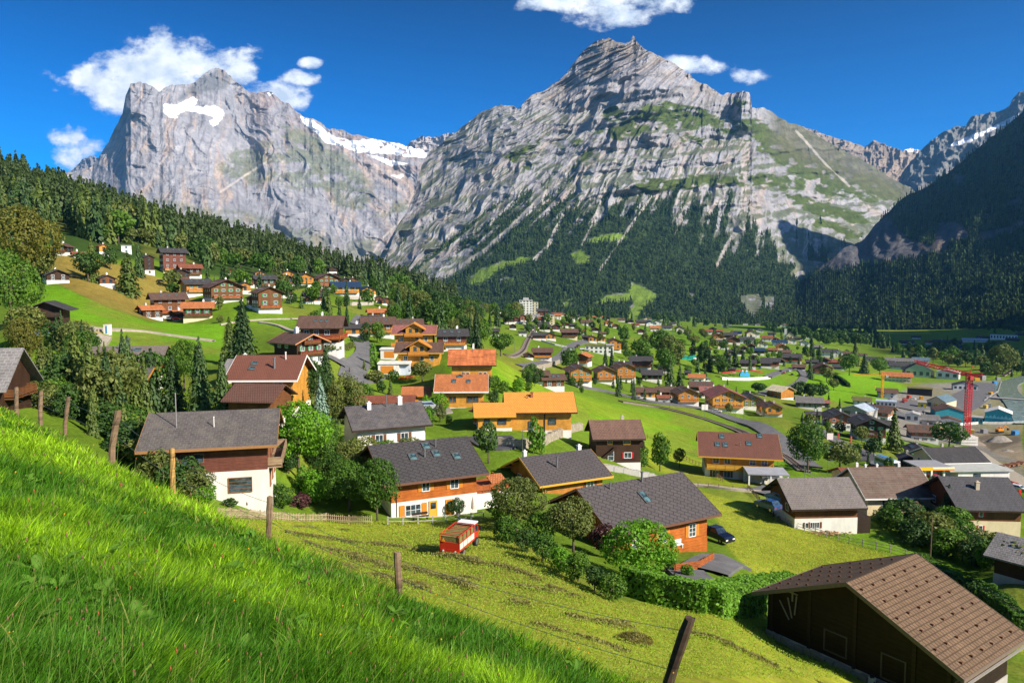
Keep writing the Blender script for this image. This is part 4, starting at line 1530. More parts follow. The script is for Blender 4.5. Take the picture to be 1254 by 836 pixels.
def tree_px(kind, px, py, hpx, wpx, label=None, group=None, lod=None, mat=None, d=None, dmin=24, **kw):
 """a tree by where its foot and top appear in the photograph"""
 if d:
  s, e = ray(px, py)
  p = Vector((s * d, d, gz(s * d, d)))
  ptop = ray(px, py - hpx)[1] * d
  h = max(1.0, ptop - p.z)
 else:
  p = hit(px, py, dmin)
  h = hpx * p.y / F
 w = wpx * p.y / F
 if lod is None:
  lod = 0 if hpx > 55 else 1 if hpx > 22 else 2
 return tree(kind, p, h, w, label, group, lod, mat, **kw)

def merged_forest(name, pts, hs, ws, var_n, mat, label, cat='forest', lodspec=(7, 6, 2, .2), seed=1):
 """a wood that reads as one mass: many small spruces in one mesh"""
 P = []
 rnd = np.random.default_rng(seed)
 tmpl = [spruce_crown(seed + 5 + i, lodspec[0], lodspec[1], lodspec[2], lodspec[3], droop=.4, low=.02, width=.5, power=.9) for i in range(var_n)]
 ids = rnd.integers(0, var_n, len(pts))
 for i in range(var_n):
  sel = ids == i
  if not sel.any():
   continue
  T = tmpl[i]
  a = rnd.uniform(0, 6.28, sel.sum())
  cs, sn = np.cos(a)[:, None], np.sin(a)[:, None]
  x = (T[None, :, 0] * cs - T[None, :, 1] * sn) * ws[sel][:, None] + pts[sel, 0][:, None]
  y = (T[None, :, 0] * sn + T[None, :, 1] * cs) * ws[sel][:, None] + pts[sel, 1][:, None]
  z = T[None, :, 2] * hs[sel][:, None] + pts[sel, 2][:, None]
  P.append(np.stack([x, y, z], -1).reshape(-1, 3))
 P = np.concatenate(P)
 o = link(name, np_mesh(name, P, np.arange(len(P)).reshape(-1, 4), mat))
 return tag(o, label, cat, kind='stuff')

FAR_NEEDLES = None

def far_mat():
 t = NT('far conifers', 0.8, 0.1)
 p = t.pos()
 n = t.noise(p, 0.02, 4, 0.6)
 n2 = t.noise(p, 0.11, 2, 0.5)
 col = t.ramp(n, [(0.35, (.030, .062, .024)), (0.65, (.062, .100, .030))])
 t.base(t.mix(1.0, col, t.ramp(n2, [(.3, (.6, .65, .6)), (.7, (1.5, 1.4, 1.2))]), 'MULTIPLY'))
 return t.m

# ------------------------------------------------------------------ forests on the mountains
FARM = far_mat()

def sheet_forest(name, S, maskf, n, hr, label, seed, pymin=-50, pymax=420, pxr=(-1e9, 1e9)):
 P, col, PX, PY, N = S
 nu, nv = PX.shape
 rnd = np.random.default_rng(seed)
 i = rnd.integers(0, nu, n)
 j = rnd.integers(0, nv, n)
 m = maskf(PX[i, j], PY[i, j])
 ok = (rnd.uniform(0, 1, n) < m) & (PY[i, j] > pymin) & (PY[i, j] < pymax) & (PX[i, j] > pxr[0]) & (PX[i, j] < pxr[1])
 p = P[i[ok], j[ok]]
 k = rnd.uniform(hr[0], hr[1], len(p)) * (0.75 + .5 * fbm(p[:, 0] / 120, p[:, 1] / 120, seed, 3))
 p = p - np.array([0, 0, 1.5])
 return merged_forest(name, p, k, k * rnd.uniform(.30, .42, len(p)), 4, FARM, label, lodspec=(5, 5, 1, .34), seed=seed)

sheet_forest('mountain_forest', METT, mett_forest, 42000, (17, 34), 'dark conifer forest covering the foot of the central mountain', 5)
sheet_forest('shaded_forest', EIG, eiger_forest, 42000, (17, 34), 'dark conifer forest on the shaded mountainside', 6, pxr=(985, 1400))

# ------------------------------------------------------------------ the wood on the near hill
EDGE = [(-60, 300), (0, 297), (50, 292), (66, 272), (80, 268), (96, 290), (120, 300), (170, 300), (200, 306), (250, 318), (300, 326), (345, 333), (400, 338), (440, 342), (480, 345), (520, 352), (545, 358)]

def hill_forest():
 rnd = np.random.default_rng(77)
 n = 26000
 q = rnd.uniform(-140, 560, n)
 d = np.exp(rnd.uniform(math.log(370), math.log(1350), n))
 acc = rnd.uniform(0, 1, n) < (d / 1350) ** 1.0
 q, d = q[acc], d[acc]
 e = g_e(q, np.log(d))
 x = (q - 627) / F * d
 px, py = to_px(x, d, e * d)
 lim = np.interp(px, [p[0] for p in EDGE], [p[1] for p in EDGE])
 ok = (py < lim) | (d > 950)
 gap = fbm(x / 40, d / 40, 88, 3)
 ok &= (gap > .33)
 ok &= ~((px > 395) & (px < 445) & (d < 900))
 # only what the ridge does not hide
 x, d, e, px, py = x[ok], d[ok], e[ok], px[ok], py[ok]
 z = e * d
 order = np.argsort(d)
 x, d, z, px = x[order], d[order], z[order], px[order]
 # keep trees apart
 cell = {}
 keep = []
 for i in range(len(x)):
  r = 5.6 + d[i] * .0022
  k = (int(x[i] // r), int(d[i] // r))
  if k in cell:
   continue
  cell[k] = 1
  keep.append(i)
 x, d, z, px = x[keep], d[keep], z[keep], px[keep]
 h = rnd.uniform(11, 34, len(x)) * (.75 + .5 * fbm(x / 30, d / 30, 91, 2))
 nin = 0
 rest = []
 for i in range(len(x)):
  broad = rnd.uniform() < np.interp(px[i], [0, 200, 260, 360, 480, 560], [.08, .10, .30, .45, .35, .6]) * (1.0 if d[i] < 620 else .15)
  vis = -5 < px[i] < 600
  if nin < 170 and vis:
   if broad:
    tree('broad', (x[i], d[i], z[i] - .4), h[i] * .72, h[i] * .62, 'leafy tree among the spruces at the lower edge of the hillside wood', 'leafy trees along the edge of the hillside wood', 2, random.choice(['broad', 'olive', 'broad', 'olive']))
   else:
    tree('spruce', (x[i], d[i], z[i] - .4), h[i], h[i] * rnd.uniform(.34, .52), 'dark spruce in the front ranks of the hillside wood', 'spruces of the hillside wood', 2, 'spruce' if rnd.uniform() < .7 else 'pine')
   nin += 1
  else:
   rest.append(i)
 r = np.array(rest)
 m = leaf_material('hillside needles', (.022, .048, .012), (.060, .092, .020), .1, 0)
 merged_forest('hillside_forest', np.stack([x[r], d[r], z[r] - .5], 1), h[r], h[r] * rnd.uniform(.34, .54, len(r)), 5, m, 'dense spruce forest covering the hill on the left', lodspec=(10, 6, 2, .17), seed=9)
 print('hill trees', len(x), 'individual', nin)

hill_forest()

# ------------------------------------------------------------------ long grass of the near slope
def sil_q(px):
 ks = sorted(COLS)
 return np.interp(px, ks, [COLS[k][0] for k in ks])

def grass():
 rnd = np.random.default_rng(31)
 n = 760000
 px = rnd.uniform(-60, 1010, n)
 py = rnd.uniform(430, 1060, n)
 L = 448 + .33 * px
 ok = (py > sil_q(px) - 4) & (py > L + 30)
 px, py, L = px[ok], py[ok], L[ok]
 d = 1538 / (py - L)
 dc = 1266 / (sil_q(px) - L)
 ok = (d > 1.6) & (d < dc * 1.12) & (py < 960 + rnd.uniform(0, 100, len(py)))
 px, d = px[ok], d[ok]
 # fewer at the rim, evenly mixed along depth
 x = (px - 627) / F * d
 n = len(x)
 x = x + rnd.normal(0, .03, n) * d * .1
 z = gz_np(x, d)
 clump = fbm(x * 1.3 + 40, d * 1.3, 55, 3)
 patch = fbm(x * .35 + 90, d * .35, 57, 3)
 h = (0.10 + 0.38 * clump ** 1.5) * rnd.uniform(.55, 1.25, n)
 tall = rnd.uniform(0, 1, n) < .0028
 h = np.where(tall, h * 1.7 + .1, h)
 w = np.maximum(.0065, d * .0009) * rnd.uniform(.7, 1.5, n)
 w = np.where(tall, w * .55, w)
 wide = rnd.uniform(0, 1, n) < .12 * (patch > .5)
 w = np.where(wide, w * 2.6, w)
 h = np.where(wide, h * .6, h)
 a = rnd.normal(.5, 1.5, n) + (fbm(x * .8 + 3, d * .8, 61, 2) - .5) * 6
 lean = h * rnd.uniform(.1, .85, n)
 dx, dy = np.cos(a) * lean, np.sin(a) * lean * .8
 fa = rnd.uniform(0, math.pi, n)
 wx, wy = np.cos(fa) * w, np.sin(fa) * w
 V = np.empty((n, 7, 3), np.float32)
 for k, (t, wk) in enumerate(((0, 1), (.4, .9), (.75, .55))):
  cx = x + dx * t ** 1.8
  cy_ = d + dy * t ** 1.8
  cz = z - .02 + h * (t - .18 * t * t)
  V[:, 2 * k] = np.stack([cx - wx * wk, cy_ - wy * wk, cz], 1)
  V[:, 2 * k + 1] = np.stack([cx + wx * wk, cy_ + wy * wk, cz], 1)
 V[:, 6] = np.stack([x + dx, d + dy, z + h * .82], 1)
 b = (np.arange(n) * 7)[:, None]
 T = np.array([[0, 1, 3], [0, 3, 2], [2, 3, 5], [2, 5, 4], [4, 5, 6]])
 Fc = (b[:, None, :] + T[None]).reshape(-1, 3)
 base = np.array([.13, .30, .012])
 lime = np.array([.33, .53, .018])
 straw = np.array([.30, .31, .08])
 deep = np.array([.040, .140, .010])
 k = np.clip((patch - .5) * 3.2 + .45 + (clump - .5) * 1.6 + rnd.normal(0, .22, n), 0, 1)[:, None]
 c = deep * (1 - k) + lime * k
 c = c * .75 + base * .25
 rim = np.clip(1 - (dc[ok] - d) / (dc[ok] * .35), 0, 1) * (px < 480)
 st = (rnd.uniform(0, 1, n) < .02 + .16 * rim + .4 * tall)[:, None]
 c = np.where(st, straw * rnd.uniform(.6, 1.1, (n, 1)), c)
 c = c * rnd.uniform(.5, 1.45, (n, 1))
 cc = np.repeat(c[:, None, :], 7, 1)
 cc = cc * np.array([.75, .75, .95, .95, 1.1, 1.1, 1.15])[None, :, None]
 t = NT('grass blades', .55, .2)
 col = t.attr('Col')
 t.base(col)
 tr = t.n.new('ShaderNodeBsdfTranslucent')
 t.l.new(t.mix(1.0, col, (1.4, 1.45, .7), 'MULTIPLY'), tr.inputs['Color'])
 mx = t.n.new('ShaderNodeMixShader')
 mx.inputs[0].default_value = .42
 t.l.new(t.b.outputs[0], mx.inputs[1])
 t.l.new(tr.outputs[0], mx.inputs[2])
 t.l.new(mx.outputs[0], t.n['Material Output'].inputs['Surface'])
 MATS['blades'] = t.m
 me = np_mesh('long_grass', V.reshape(-1, 3), Fc, t.m, cc.reshape(-1, 3))
 tag(link('long_grass', me), 'long uncut green grass on the steep near slope', 'grass', kind='stuff')
 print('blades', n)
 # seed heads and meadow flowers standing above the blades
 m = 330
 i = rnd.integers(0, n, m)
 V2, F2, C2 = [], [], []
 bx_ = 0
 tx, ty, tz = x[i], d[i], z[i]
 hh = rnd.uniform(.38, .75, m)
 ax, ay = rnd.normal(0.05, .09, m), rnd.normal(0, .08, m)
 r = rnd.uniform(.005, .011, m) * np.clip(ty / 7, .6, 1.8)
 sr = np.maximum(.001, ty * .0002)
 kinds = rnd.choice(4, m, p=[.70, .10, .12, .08])
 cl = np.array([[.23, .15, .07], [.42, .05, .12], [.75, .42, .02], [.38, .12, .05]])[kinds]
 for s in range(m):
  bpt = Vector((tx[s], ty[s], tz[s]))
  tp = bpt + Vector((ax[s], ay[s], hh[s]))
  e = Vector((sr[s], sr[s], 0))
  V2 += [bpt - e, bpt + e, tp + e * .6, tp - e * .6]
  C2 += [(.15, .24, .04)] * 4
  F2.append((bx_, bx_ + 1, bx_ + 2, bx_ + 3))
  bx_ += 4
  R_ = r[s]
  el = 2.6 if kinds[s] in (0, 3) else 1.0
  o = [(0, 0, -R_ * el), (R_, 0, 0), (0, R_, 0), (-R_, 0, 0), (0, -R_, 0), (0, 0, R_ * el)]
  V2 += [tp + Vector(k_) for k_ in o]
  C2 += [tuple(cl[s])] * 6
  for f_ in ((0, 1, 2, 2), (0, 2, 3, 3), (0, 3, 4, 4), (0, 4, 1, 1), (5, 2, 1, 1), (5, 3, 2, 2), (5, 4, 3, 3), (5, 1, 4, 4)):
   F2.append(tuple(bx_ + q_ for q_ in f_))
  bx_ += 6
 me = bpy.data.meshes.new('meadow_flowers')
 me.from_pydata(V2, [], [tuple(dict.fromkeys(f_)) for f_ in F2])
 a_ = me.color_attributes.new('Col', 'FLOAT_COLOR', 'POINT')
 a_.data.foreach_set('color', np.concatenate([np.array(C2), np.ones((len(C2), 1))], 1).astype(np.float32).ravel())
 me.materials.append(MATS['blades'])
 tag(link('meadow_flowers', me), 'seed heads, clover and small yellow flowers above the long grass', 'wildflowers', kind='stuff')
 # broad dock leaves in a few rosettes
 V3, C3 = [], []
 F3 = []
 more = [(rnd.uniform(0, 760), 0) for k in range(70)]
 more = [(a, 478 + .44 * a + rnd.uniform(.1, 1) ** .7 * (836 - 478 - .44 * a)) for a, b in more]
 for px_, py_ in tuple(more) + ((105, 770), (150, 790), (190, 755), (70, 800), (300, 690), (330, 740), (560, 815), (620, 800), (420, 800), (30, 600), (230, 830), (480, 770), (60, 650)):
  q = px_
  dd = 1538 / (py_ - 448 - .33 * q)
  X = (q - 627) / F * dd
  for k in range(9):
   a = rnd.uniform(0, 6.28)
   l = rnd.uniform(.09, .24)
   w_ = l * .17
   up = rnd.uniform(.5, 1.2)
   sx, sy = X + rnd.normal(0, .06), dd + rnd.normal(0, .06)
   sz = gz(sx, sy) + .12
   dirv = Vector((math.cos(a), math.sin(a), up)).normalized()
   sd = dirv.cross(Vector((0, 0, 1))).normalized()
   b0 = len(V3)
   for t_, wk in ((0, .2), (.3, .9), (.65, 1), (.9, .5), (1, .05)):
    c0 = Vector((sx, sy, sz)) + dirv * l * t_ - Vector((0, 0, l * .35 * t_ * t_))
    V3 += [c0 - sd * w_ * wk, c0 + Vector((0, 0, -.012)), c0 + sd * w_ * wk]
    C3 += [(.10, .24, .02), (.17, .32, .05), (.10, .24, .02)]
   for t_ in range(4):
    for g_ in range(2):
     F3.append((b0 + t_ * 3 + g_, b0 + t_ * 3 + g_ + 1, b0 + t_ * 3 + g_ + 4, b0 + t_ * 3 + g_ + 3))
 me = np_mesh('dock_leaves', np.array([tuple(v) for v in V3]), np.array(F3), MATS['blades'], np.array(C3), True)
 tag(link('dock_leaves', me), 'broad pale dock leaves growing among the long grass', 'weeds', kind='stuff')

grass()

def stubble():
 """cut grass and loose hay of the mown fields"""
 rnd = np.random.default_rng(35)
 n = 360000
 px = rnd.uniform(150, 1254, n)
 py = rnd.uniform(560, 850, n)
 d = np.empty(n)
 s = (px - 627) / F
 # walk the slope lines outward to find the ground seen at each point
 e_t = (-(py - 345) / F)
 dd = np.exp(np.linspace(math.log(14), math.log(170), 160))
 best = np.full(n, np.nan)
 for a in dd:
  e = g_e(px, np.full(n, math.log(a)))
  m = np.isnan(best) & (e >= e_t)
  best[m] = a
 ok = ~np.isnan(best)
 px, d = px[ok], best[ok] * rnd.uniform(.985, 1.015, ok.sum())
 x = (px - 627) / F * d
 z = gz_np(x, d)
 PX, PY = to_px(x, d, z)
 k = ((poly_soft(PX, PY, PLOTS[9][0], 3) > 0) | (poly_soft(PX, PY, PLOTS[10][0], 3) > 0)) & (d > 15)
 x, d, z = x[k], d[k], z[k]
 n = len(x)
 C = np.stack([x, d, z + .05 + rnd.uniform(0, .10, n)], 1)
 N = rnd.normal(size=(n, 3)) * .55 + np.array([.2, -.2, .8])
 P = quads_at(C, N, .06 * np.clip(d / 60, .5, 1.2) * rnd.uniform(.6, 1.5, n), rnd, 2.4)
 sw = 0.5 + 0.5 * np.sin((x * 0.45 + d * 0.9 + (fbm(x / (6 + d * 0.05), d / (6 + d * 0.05), 3, 5) - .5) * 5) * 2 * math.pi / 2.6)
 c = np.where((rnd.uniform(0, 1, n) < .16 + .22 * sw)[:, None], np.array([.32, .33, .06]), np.array([.25, .37, .03])) * rnd.uniform(.8, 1.2, (n, 1))
 o = link('cut_grass', np_mesh('cut_grass', P, np.arange(len(P)).reshape(-1, 4), MATS['blades'], np.repeat(c, 4, 0)))
 tag(o, 'short yellow green stubble and loose hay on the mown fields', 'grass', kind='stuff')

stubble()

# ------------------------------------------------------------------ houses close by
ORANGE = mat_plain('orange wood trim', (.50, .20, .03))
DARKW = timber('weathered dark wood', (.040, .026, .018))
WHITEP = mat_plain('white trim', (.75, .74, .70))
YELW = mat_plain('yellow painted wood', (.62, .33, .04))
SHO = mat_plain('orange shutters', (.55, .20, .02))
SHG = mat_plain('green shutters', (.03, .22, .07))
SHR = mat_plain('red shutters', (.50, .03, .03))
SHB = mat_plain('brown shutters', (.14, .06, .03))
GUT = mat_plain('copper gutter', (.20, .10, .07), .5, .4)
STEEL = mat_plain('grey steel', (.33, .34, .36), .4, .8)
CONC = plaster('concrete', (.34, .33, .31))
STONE = plaster('stone', (.30, .27, .22))

def house_at(px, py, d, rot, L, W, hw, label, name='chalet', cat='house', group=None, rel=False, **kw):
 p = pt(px, py, d)
 a = R(rot) - (math.atan2(p.x, p.y) if rel else 0)
 h = House(name, p.x - math.sin(a) * W / 2, p.y + math.cos(a) * W / 2, p.z, a, L, W, hw, **kw)
 tag(h.root, label, cat, group)
 return h

def near_houses():
 # chalet with the orange upper floor
 h = house_at(533, 633, 91, 25, 11.2, 13.0, 5.5, 'chalet with white ground floor, orange timber upper floor and plain dark roof with four skylights', pitch=.43, oh=1.25, roof=roofing('charcoal slate roofing', (.060, .055, .056), 'diamond', .12), wall='o', base='w', trim=GUT)
 h.window('f', -1.2, 4.05, .9, 1.0, SHO, 2)
 h.window('f', 2.6, 4.05, 1.0, 1.2, SHO, 2)
 h.window('f', -2.9, 1.35, 1.9, 1.3, None, 2, 3, h.winmat)
 m = MB().box(-.32, .32, -.06, -.01, -.75, .75)
 for x in (-4.35, -1.45):
  loc, rz = h.at('f', x, 1.35, .1)
  o = m.build('shutter', SHO, h.root, loc)
 h.door('f', -.3, YELW, .95, 2.1)
 h.door('f', 1.9, SHO, .9, 2.0)
 for u in (-3.3, 3.3):
  h.window('l', u, 4.1, 1.0, 1.1, SHB, 2)
  h.window('r', u, 4.1, 1.0, 1.1, SHB, 2)
 h.beams('l', DARKW)
 h.beams('r', DARKW)
 h.skylight(-1.8, -3.2)
 h.skylight(1.4, -3.0)
 h.skylight(3.9, -3.9)
 h.skylight(.6, -5.2 + 3.9)
 h.pipe(-.3, -3.4, .9, .12)
 h.pipe(1.8, -1.6, .9, .10)
 MB().bar((0, 0, -2.7), (0, 0, 1.9), .05, 8).build('downpipe', DARKW, h.root, (-5.0, -6.6, 3.4))
 # annex with balcony terrace to the right
 m = MB().box(6.0, 10.6, -5.2, .5, -3, 2.0)
 m.build('annex', wall_mat('w'), h.root)
 m = MB().box(5.9, 10.8, -5.4, .6, 2.0, 2.16).box(5.9, 10.8, -5.5, -5.38, 2.3, 3.0).box(10.7, 10.8, -5.4, .6, 2.3, 3.0)
 for i in range(6):
  m.box(6 + i * .93, 6.1 + i * .93, -5.5, -5.36, 2.1, 3.1)
 m.build('terrace_railing', timber('orange timber rail', (.34, .10, .03)), h.root)
 MB().prism([(-4.9, 2.6), (-2.4, 3.4), (-2.4, 3.5), (-4.95, 2.7)], 8.6, 10.9).build('lean_to_roof', roof_mat('o'), h.root)

 # large dark roof house in the middle
 h = house_at(811, 674, 85, 29, 14.0, 12.0, 3.9, 'low orange timber house under one very wide dark grey seamed roof, behind the round bushes', hp=.5, pitch=.50, oh=1.2, roof=roofing('dark diamond slate roofing', (.080, .070, .070), 'diamond', .10), wall='o', base='o', trim=GUT)
 h.window('f', 4.6, 1.75, 1.0, 1.5, SHO, 3)
 h.window('f', 0, 1.75, 1.0, 1.5, SHO, 3)
 h.window('f', -4, 1.75, 1.0, 1.5, SHO, 3)
 h.window('l', 2.5, 1.9, 1.2, 1.2, SHB)
 h.window('l', -2.5, 1.9, 1.2, 1.2, SHB)
 h.beams('l', DARKW)
 h.beams('r', DARKW)
 h.skylight(-.2, -2.9, .8, 1.9)
 h.pipe(-3.9, -.9, .7)
 h.pipe(1.2, -.6, 1.2, .14)
 # L shaped roof behind
 h = house_at(702, 607, 109, 27, 10.5, 10.5, 2.9, 'low yellow house with dark seamed roof, yellow gable and white chimney, behind the widest roof', hp=.4, pitch=.45, oh=1.2, roof=roofing('dark diamond slate roofing', (.08, .07, .07), 'diamond'), wall='a', base='w', trim=YELW)
 h.window('l', 2, 1.6, 1.2, 1.3, SHB, 2)
 h.window('l', -2, 1.6, 1.2, 1.3, SHB, 2)
 h.window('f', 3, 1.6, 1.2, 1.3, SHB, 2)
 h.beams('l', ORANGE)
 h.pipe(-1.6, -3.1, 1.6, .16)
 h.chimney(5.0, 1.2, .9, .6, WHITEP)
 h.chimney(-5.2, .6, .9, .5, WHITEP)

 # barn at the lower right corner
 p = Vector((28.5, 55.2, -28.8))
 L, W = 8.2, 14.4
 barn_roof = roofing('tan barn tiles', (.165, .105, .062), 'tile', .18)
 h = House('barn', p.x, p.y, p.z, R(35), L, W, 3.55, .35, .445, .95, barn_roof, wall='z', base='e', trim=mat_plain('grey barn board', (.16, .12, .09)), deep=5)
 tag(h.root, 'big blackened timber barn with tan ribbed roof studded with snow guards', 'barn')
 for u, z, w_, hh in ((-1.2, 1.6, 1.7, 1.5), (3.2, 1.5, 1.6, 1.7)):
  loc, rz = h.at('l', u, z, .02)
  m = MB().box(-w_ / 2 - .1, w_ / 2 + .1, -.08, .02, hh / 2, hh / 2 + .1).box(-w_ / 2 - .1, w_ / 2 + .1, -.08, .02, -hh / 2 - .1, -hh / 2).box(-w_ / 2 - .1, -w_ / 2, -.08, .02, -hh / 2, hh / 2).box(w_ / 2, w_ / 2 + .1, -.08, .02, -hh / 2, hh / 2)
  o = m.build('hatch', mat_plain('pale weathered frame', (.085, .072, .06)), h.root, loc)
  o.rotation_euler = (0, 0, rz)
 for i, u in enumerate((-6.8, -3.4, 0.3, 4.6, 6.9)):
  loc, rz = h.at('l', u, 0, .01)
  o = MB().box(-.13, .13, -.10, .02, .3, 3.6 + (W / 2 - abs(u)) * .44 - .1).build('post', DARKW, h.root, loc)
  o.rotation_euler = (0, 0, rz)
 loc, rz = h.at('l', -4.9, 3.9, .05)
 o = MB().box(-.45, .45, -.08, 0, .28, .38).box(-.06, .06, -.085, 0, -.35, .45).build('cross_board', mat_plain('bleached board', (.24, .22, .19)), h.root, loc)
 o.rotation_euler = (0, 0, rz)
 for i in range(3):
  loc, rz = h.at('l', -5.6 + i * .5, 2.6 + i * .35, .06)
  o = MB().box(-.04, .04, -.08, 0, -.8, .8).build('brace', mat_plain('bleached board', (.24, .22, .19)), h.root, loc)
  o.rotation_euler = (0, R(-35 + i * 20), rz)
 m = MB()
 rp = random.Random(4)
 for side in (-1, 1):
  for r_ in range(6):
   for c in range(6):
    y = side * (.9 + r_ * 1.3)
    x = -L / 2 - .4 + (c + .5 * (r_ % 2)) * (L + .9) / 6
    if abs(y) < W / 2 + .8 and abs(x) < L / 2 + .8:
     z = h.roof_z(y)
     m.box(x - .05, x + .05, y - .09, y + .09, z - .02, z + .12)
 m.build('snow_guard', mat_plain('rusty snow guards', (.12, .05, .025)), h.roof)
 m = MB().box(-L / 2 - 1.06, L / 2 + 1.06, -W / 2 - 1.18, -W / 2 - 1.02, 2.93, 3.02)
 m.build('gutter', mat_plain('pale tin gutter', (.45, .42, .38), .4, .5), h.roof)
 # stones under the gable
 m = MB()
 for i in range(22):
  u = -7.2 + i * .66
  m.box(-L / 2 - .35 - rp.uniform(0, .2), -L / 2 - .02, u - .3, u + .28, -1.5, rp.uniform(.15, .42), rp.uniform(-.2, .2))
 m.build('foundation_stone', STONE, h.root)

 # brown house on the left beyond the grass
 h = house_at(258, 609, 76.7, 14, 11.6, 11.0, 5.8, 'dark brown house with white ground floor and speckled grey roof carrying a tall thin pole', hp=2.7, pitch=.43, oh=1.1, roof=roofing('speckled old grey shingle', (.085, .075, .072), 'shingle', .2, .35), wall='k', base='w', trim=mat_plain('brown trim', (.30, .15, .06)), win='m')
 h.window('f', -4.2, 4.0, 1.5, 1.3, None, 1, 1)
 h.window('f', -2.4, 4.0, .8, 1.3, None, 1, 1)
 h.window('f', -1.0, 4.3, .8, .9, None, 1, 1)
 h.window('f', 3.0, 1.2, 2.3, 1.5, None, 4, 1)
 h.window('f', -2.4, 1.3, 1.2, 1.2, None, 1, 2)
 h.balcony('r', 0, 2.8, 9.5, 1.4, timber('pale balcony rails', (.30, .21, .13)))
 for u in (-3.2, 0, 3.2):
  h.window('r', u, 4.2, 1.3, 1.6, None, 1, 2)
  h.window('r', u, 1.2, 1.3, 1.6, None, 1, 2)
 h.beams('r', DARKW)
 h.pipe(-3.6, -2.8, 3.6, .05, mat_plain('galvanised pole', (.42, .40, .42), .4, .5))
 h.pipe(.2, -3.0, 1.0, .05, WHITEP)
 h.window('l', 0, 4.2, 1.1, 1.2)

 # small dark chalet with outside stairs
 h = house_at(757, 567, 136, 4, 8.4, 7.5, 5.0, 'small dark brown chalet with grey brown roof and boarded outside stair', hp=.1, pitch=.62, oh=.8, roof='b', wall='t', base='w', kind='shingle', trim=DARKW)
 h.window('f', -1.6, 4.1, .9, .9, None, 1, 1, YELW)
 h.window('f', 1.6, 4.1, 1.3, 1.0, None, 1, 1, YELW)
 h.window('f', -1.4, 1.4, 1.0, 1.6, None, 2, 1)
 h.window('f', 1.8, 1.5, 1.3, 1.0, SHR, 1, 2, sw=.3)
 h.balcony('r', 0, 2.7, 5, 1.0, DARKW)
 m = MB().prism([(-4.2, 0), (-4.2, .5), (-1.0, 3.1), (-1.0, 2.5)], -4.6, -3.8, 'y')
 m.build('stair', DARKW, h.root)
 h.chimney(1.6, .4, .7, .5)
 # big yellow house beyond, with the carport
 h = house_at(905, 588, 160, -12, 14.5, 14, 5.9, 'large honey yellow chalet with red brown roof and row of skylights beside the carport', hp=2.6, pitch=.45, oh=1.6, roof=roofing('red brown tile roofing', (.175, .075, .052), 'tile', .12), wall='y', base='w', trim=YELW)
 for u in (-5, -2.6, 2.8, 5.2):
  h.window('f', u, 4.3, 1.2, 1.3, None, 1, 2)
  h.window('f', u, 1.3, 1.3, 1.4, SHB, 1, 2)
 for u in (-4, 0, 4):
  h.window('l', u, 4.3, 1.2, 1.3, SHB)
 h.window('l', 0, 7.2, 1.6, 1.2)
 h.beams('l', YELW)
 for x, y in ((-3.5, -1.6), (-4.6, -4.4), (-2.9, -4.4), (2.2, -3.6), (4.8, -.9)):
  h.skylight(x, y, 1.0, 1.5)
 h.pipe(.2, -4.6, .7)
 h.balcony('f', 0, 2.7, 14, 1.6, YELW)
 # terracotta and yellow chalets above the lawn
 h = house_at(662, 529, 145, 3, 12.2, 9.5, 4.5, 'bright yellow log chalet under a smooth orange roof beside the column thuja', hp=.35, pitch=.55, oh=1.1, roof=roofing('smooth orange roofing', (.72, .30, .055), 'tile', .08), wall='y', base='w', trim=DARKW, win='t')
 h.door('f', -1.8, mat_plain('blue grey door', (.07, .09, .14)), 1.0, 2.2)
 h.window('f', 2.3, 2.2, 1.5, 1.2, None, 1, 1)
 MB().box(-.1, .1, -.12, 0, 0, 4.3).build('downpipe', DARKW, h.root, (.8, -4.75, .1))
 h.window('r', 0, 2.3, 1.2, 1.2)
 h.window('l', 0, 2.3, 1.2, 1.2)
 h.chimney(-1.5, -1.4, .8, .5, plaster('brick chimney', (.35, .12, .06)))
 h.pipe(-2.4, -1.8, .6)
 h = house_at(606, 526, 143, 5, 6.6, 6.5, 3.0, 'small yellow annex with orange roof left of the bright yellow log chalet', hp=.3, pitch=.5, oh=.8, roof=roofing('smooth orange roofing', (.66, .27, .055), 'tile'), wall='y', base='w', trim=YELW, win='t')
 h.window('f', 1.4, 1.6, 1.6, 1.0, None, 1, 1)
 h.window('f', -1.6, 1.6, 1.0, 1.0, None, 1, 1)
 h = house_at(589, 521, 148, -55, 5.5, 5.0, 2.9, 'little terracotta roofed shed at the edge of the parking yard', 'shed', 'shed', hp=.3, pitch=.5, oh=.8, roof='o', wall='a', base='w')
 h = house_at(565, 501, 168, 2, 10.3, 9.8, 4.6, 'yellow chalet with terracotta roof and two open skylights, parked van beside it', hp=.4, pitch=.55, oh=1.1, roof='o', wall='y', base='w', trim=WHITEP, win='m')
 h.window('f', -2.0, 2.3, 1.6, 1.3, None, 1, 2, SHO)
 h.window('f', 2.6, 2.3, 2.6, 1.3, None, 1, 4)
 h.window('l', 0, 2.3, 1.3, 1.3)
 h.skylight(-1.8, -2.4, .8, 1.1)
 h.skylight(1.6, -2.5, .8, 1.1)
 h.skylight(-.6, -.8, 1.0, .8)
 h.pipe(.3, -.9, 1.0, .13)
 h = house_at(510, 499, 170, 3, 5.6, 6.0, 3.0, 'low garage annex with terracotta roof and orange door', 'garage', 'garage', hp=.2, pitch=.45, oh=.7, roof='o', wall='y', base='w', trim=ORANGE)
 loc, rz = h.at('f', .3, 0, .06)
 MB().box(-1.8, 1.8, -.06, .02, 0, 2.1).build('garage_door', SHO, h.root, loc)
 h = house_at(578, 468, 190, 2, 10.4, 9.6, 5.0, 'yellow chalet with streaky orange and rust roof', hp=.5, pitch=.62, oh=1.1, roof=roofing('streaky rust orange roofing', (.42, .13, .045), 'sheet', .45), wall='y', base='w', trim=DARKW)
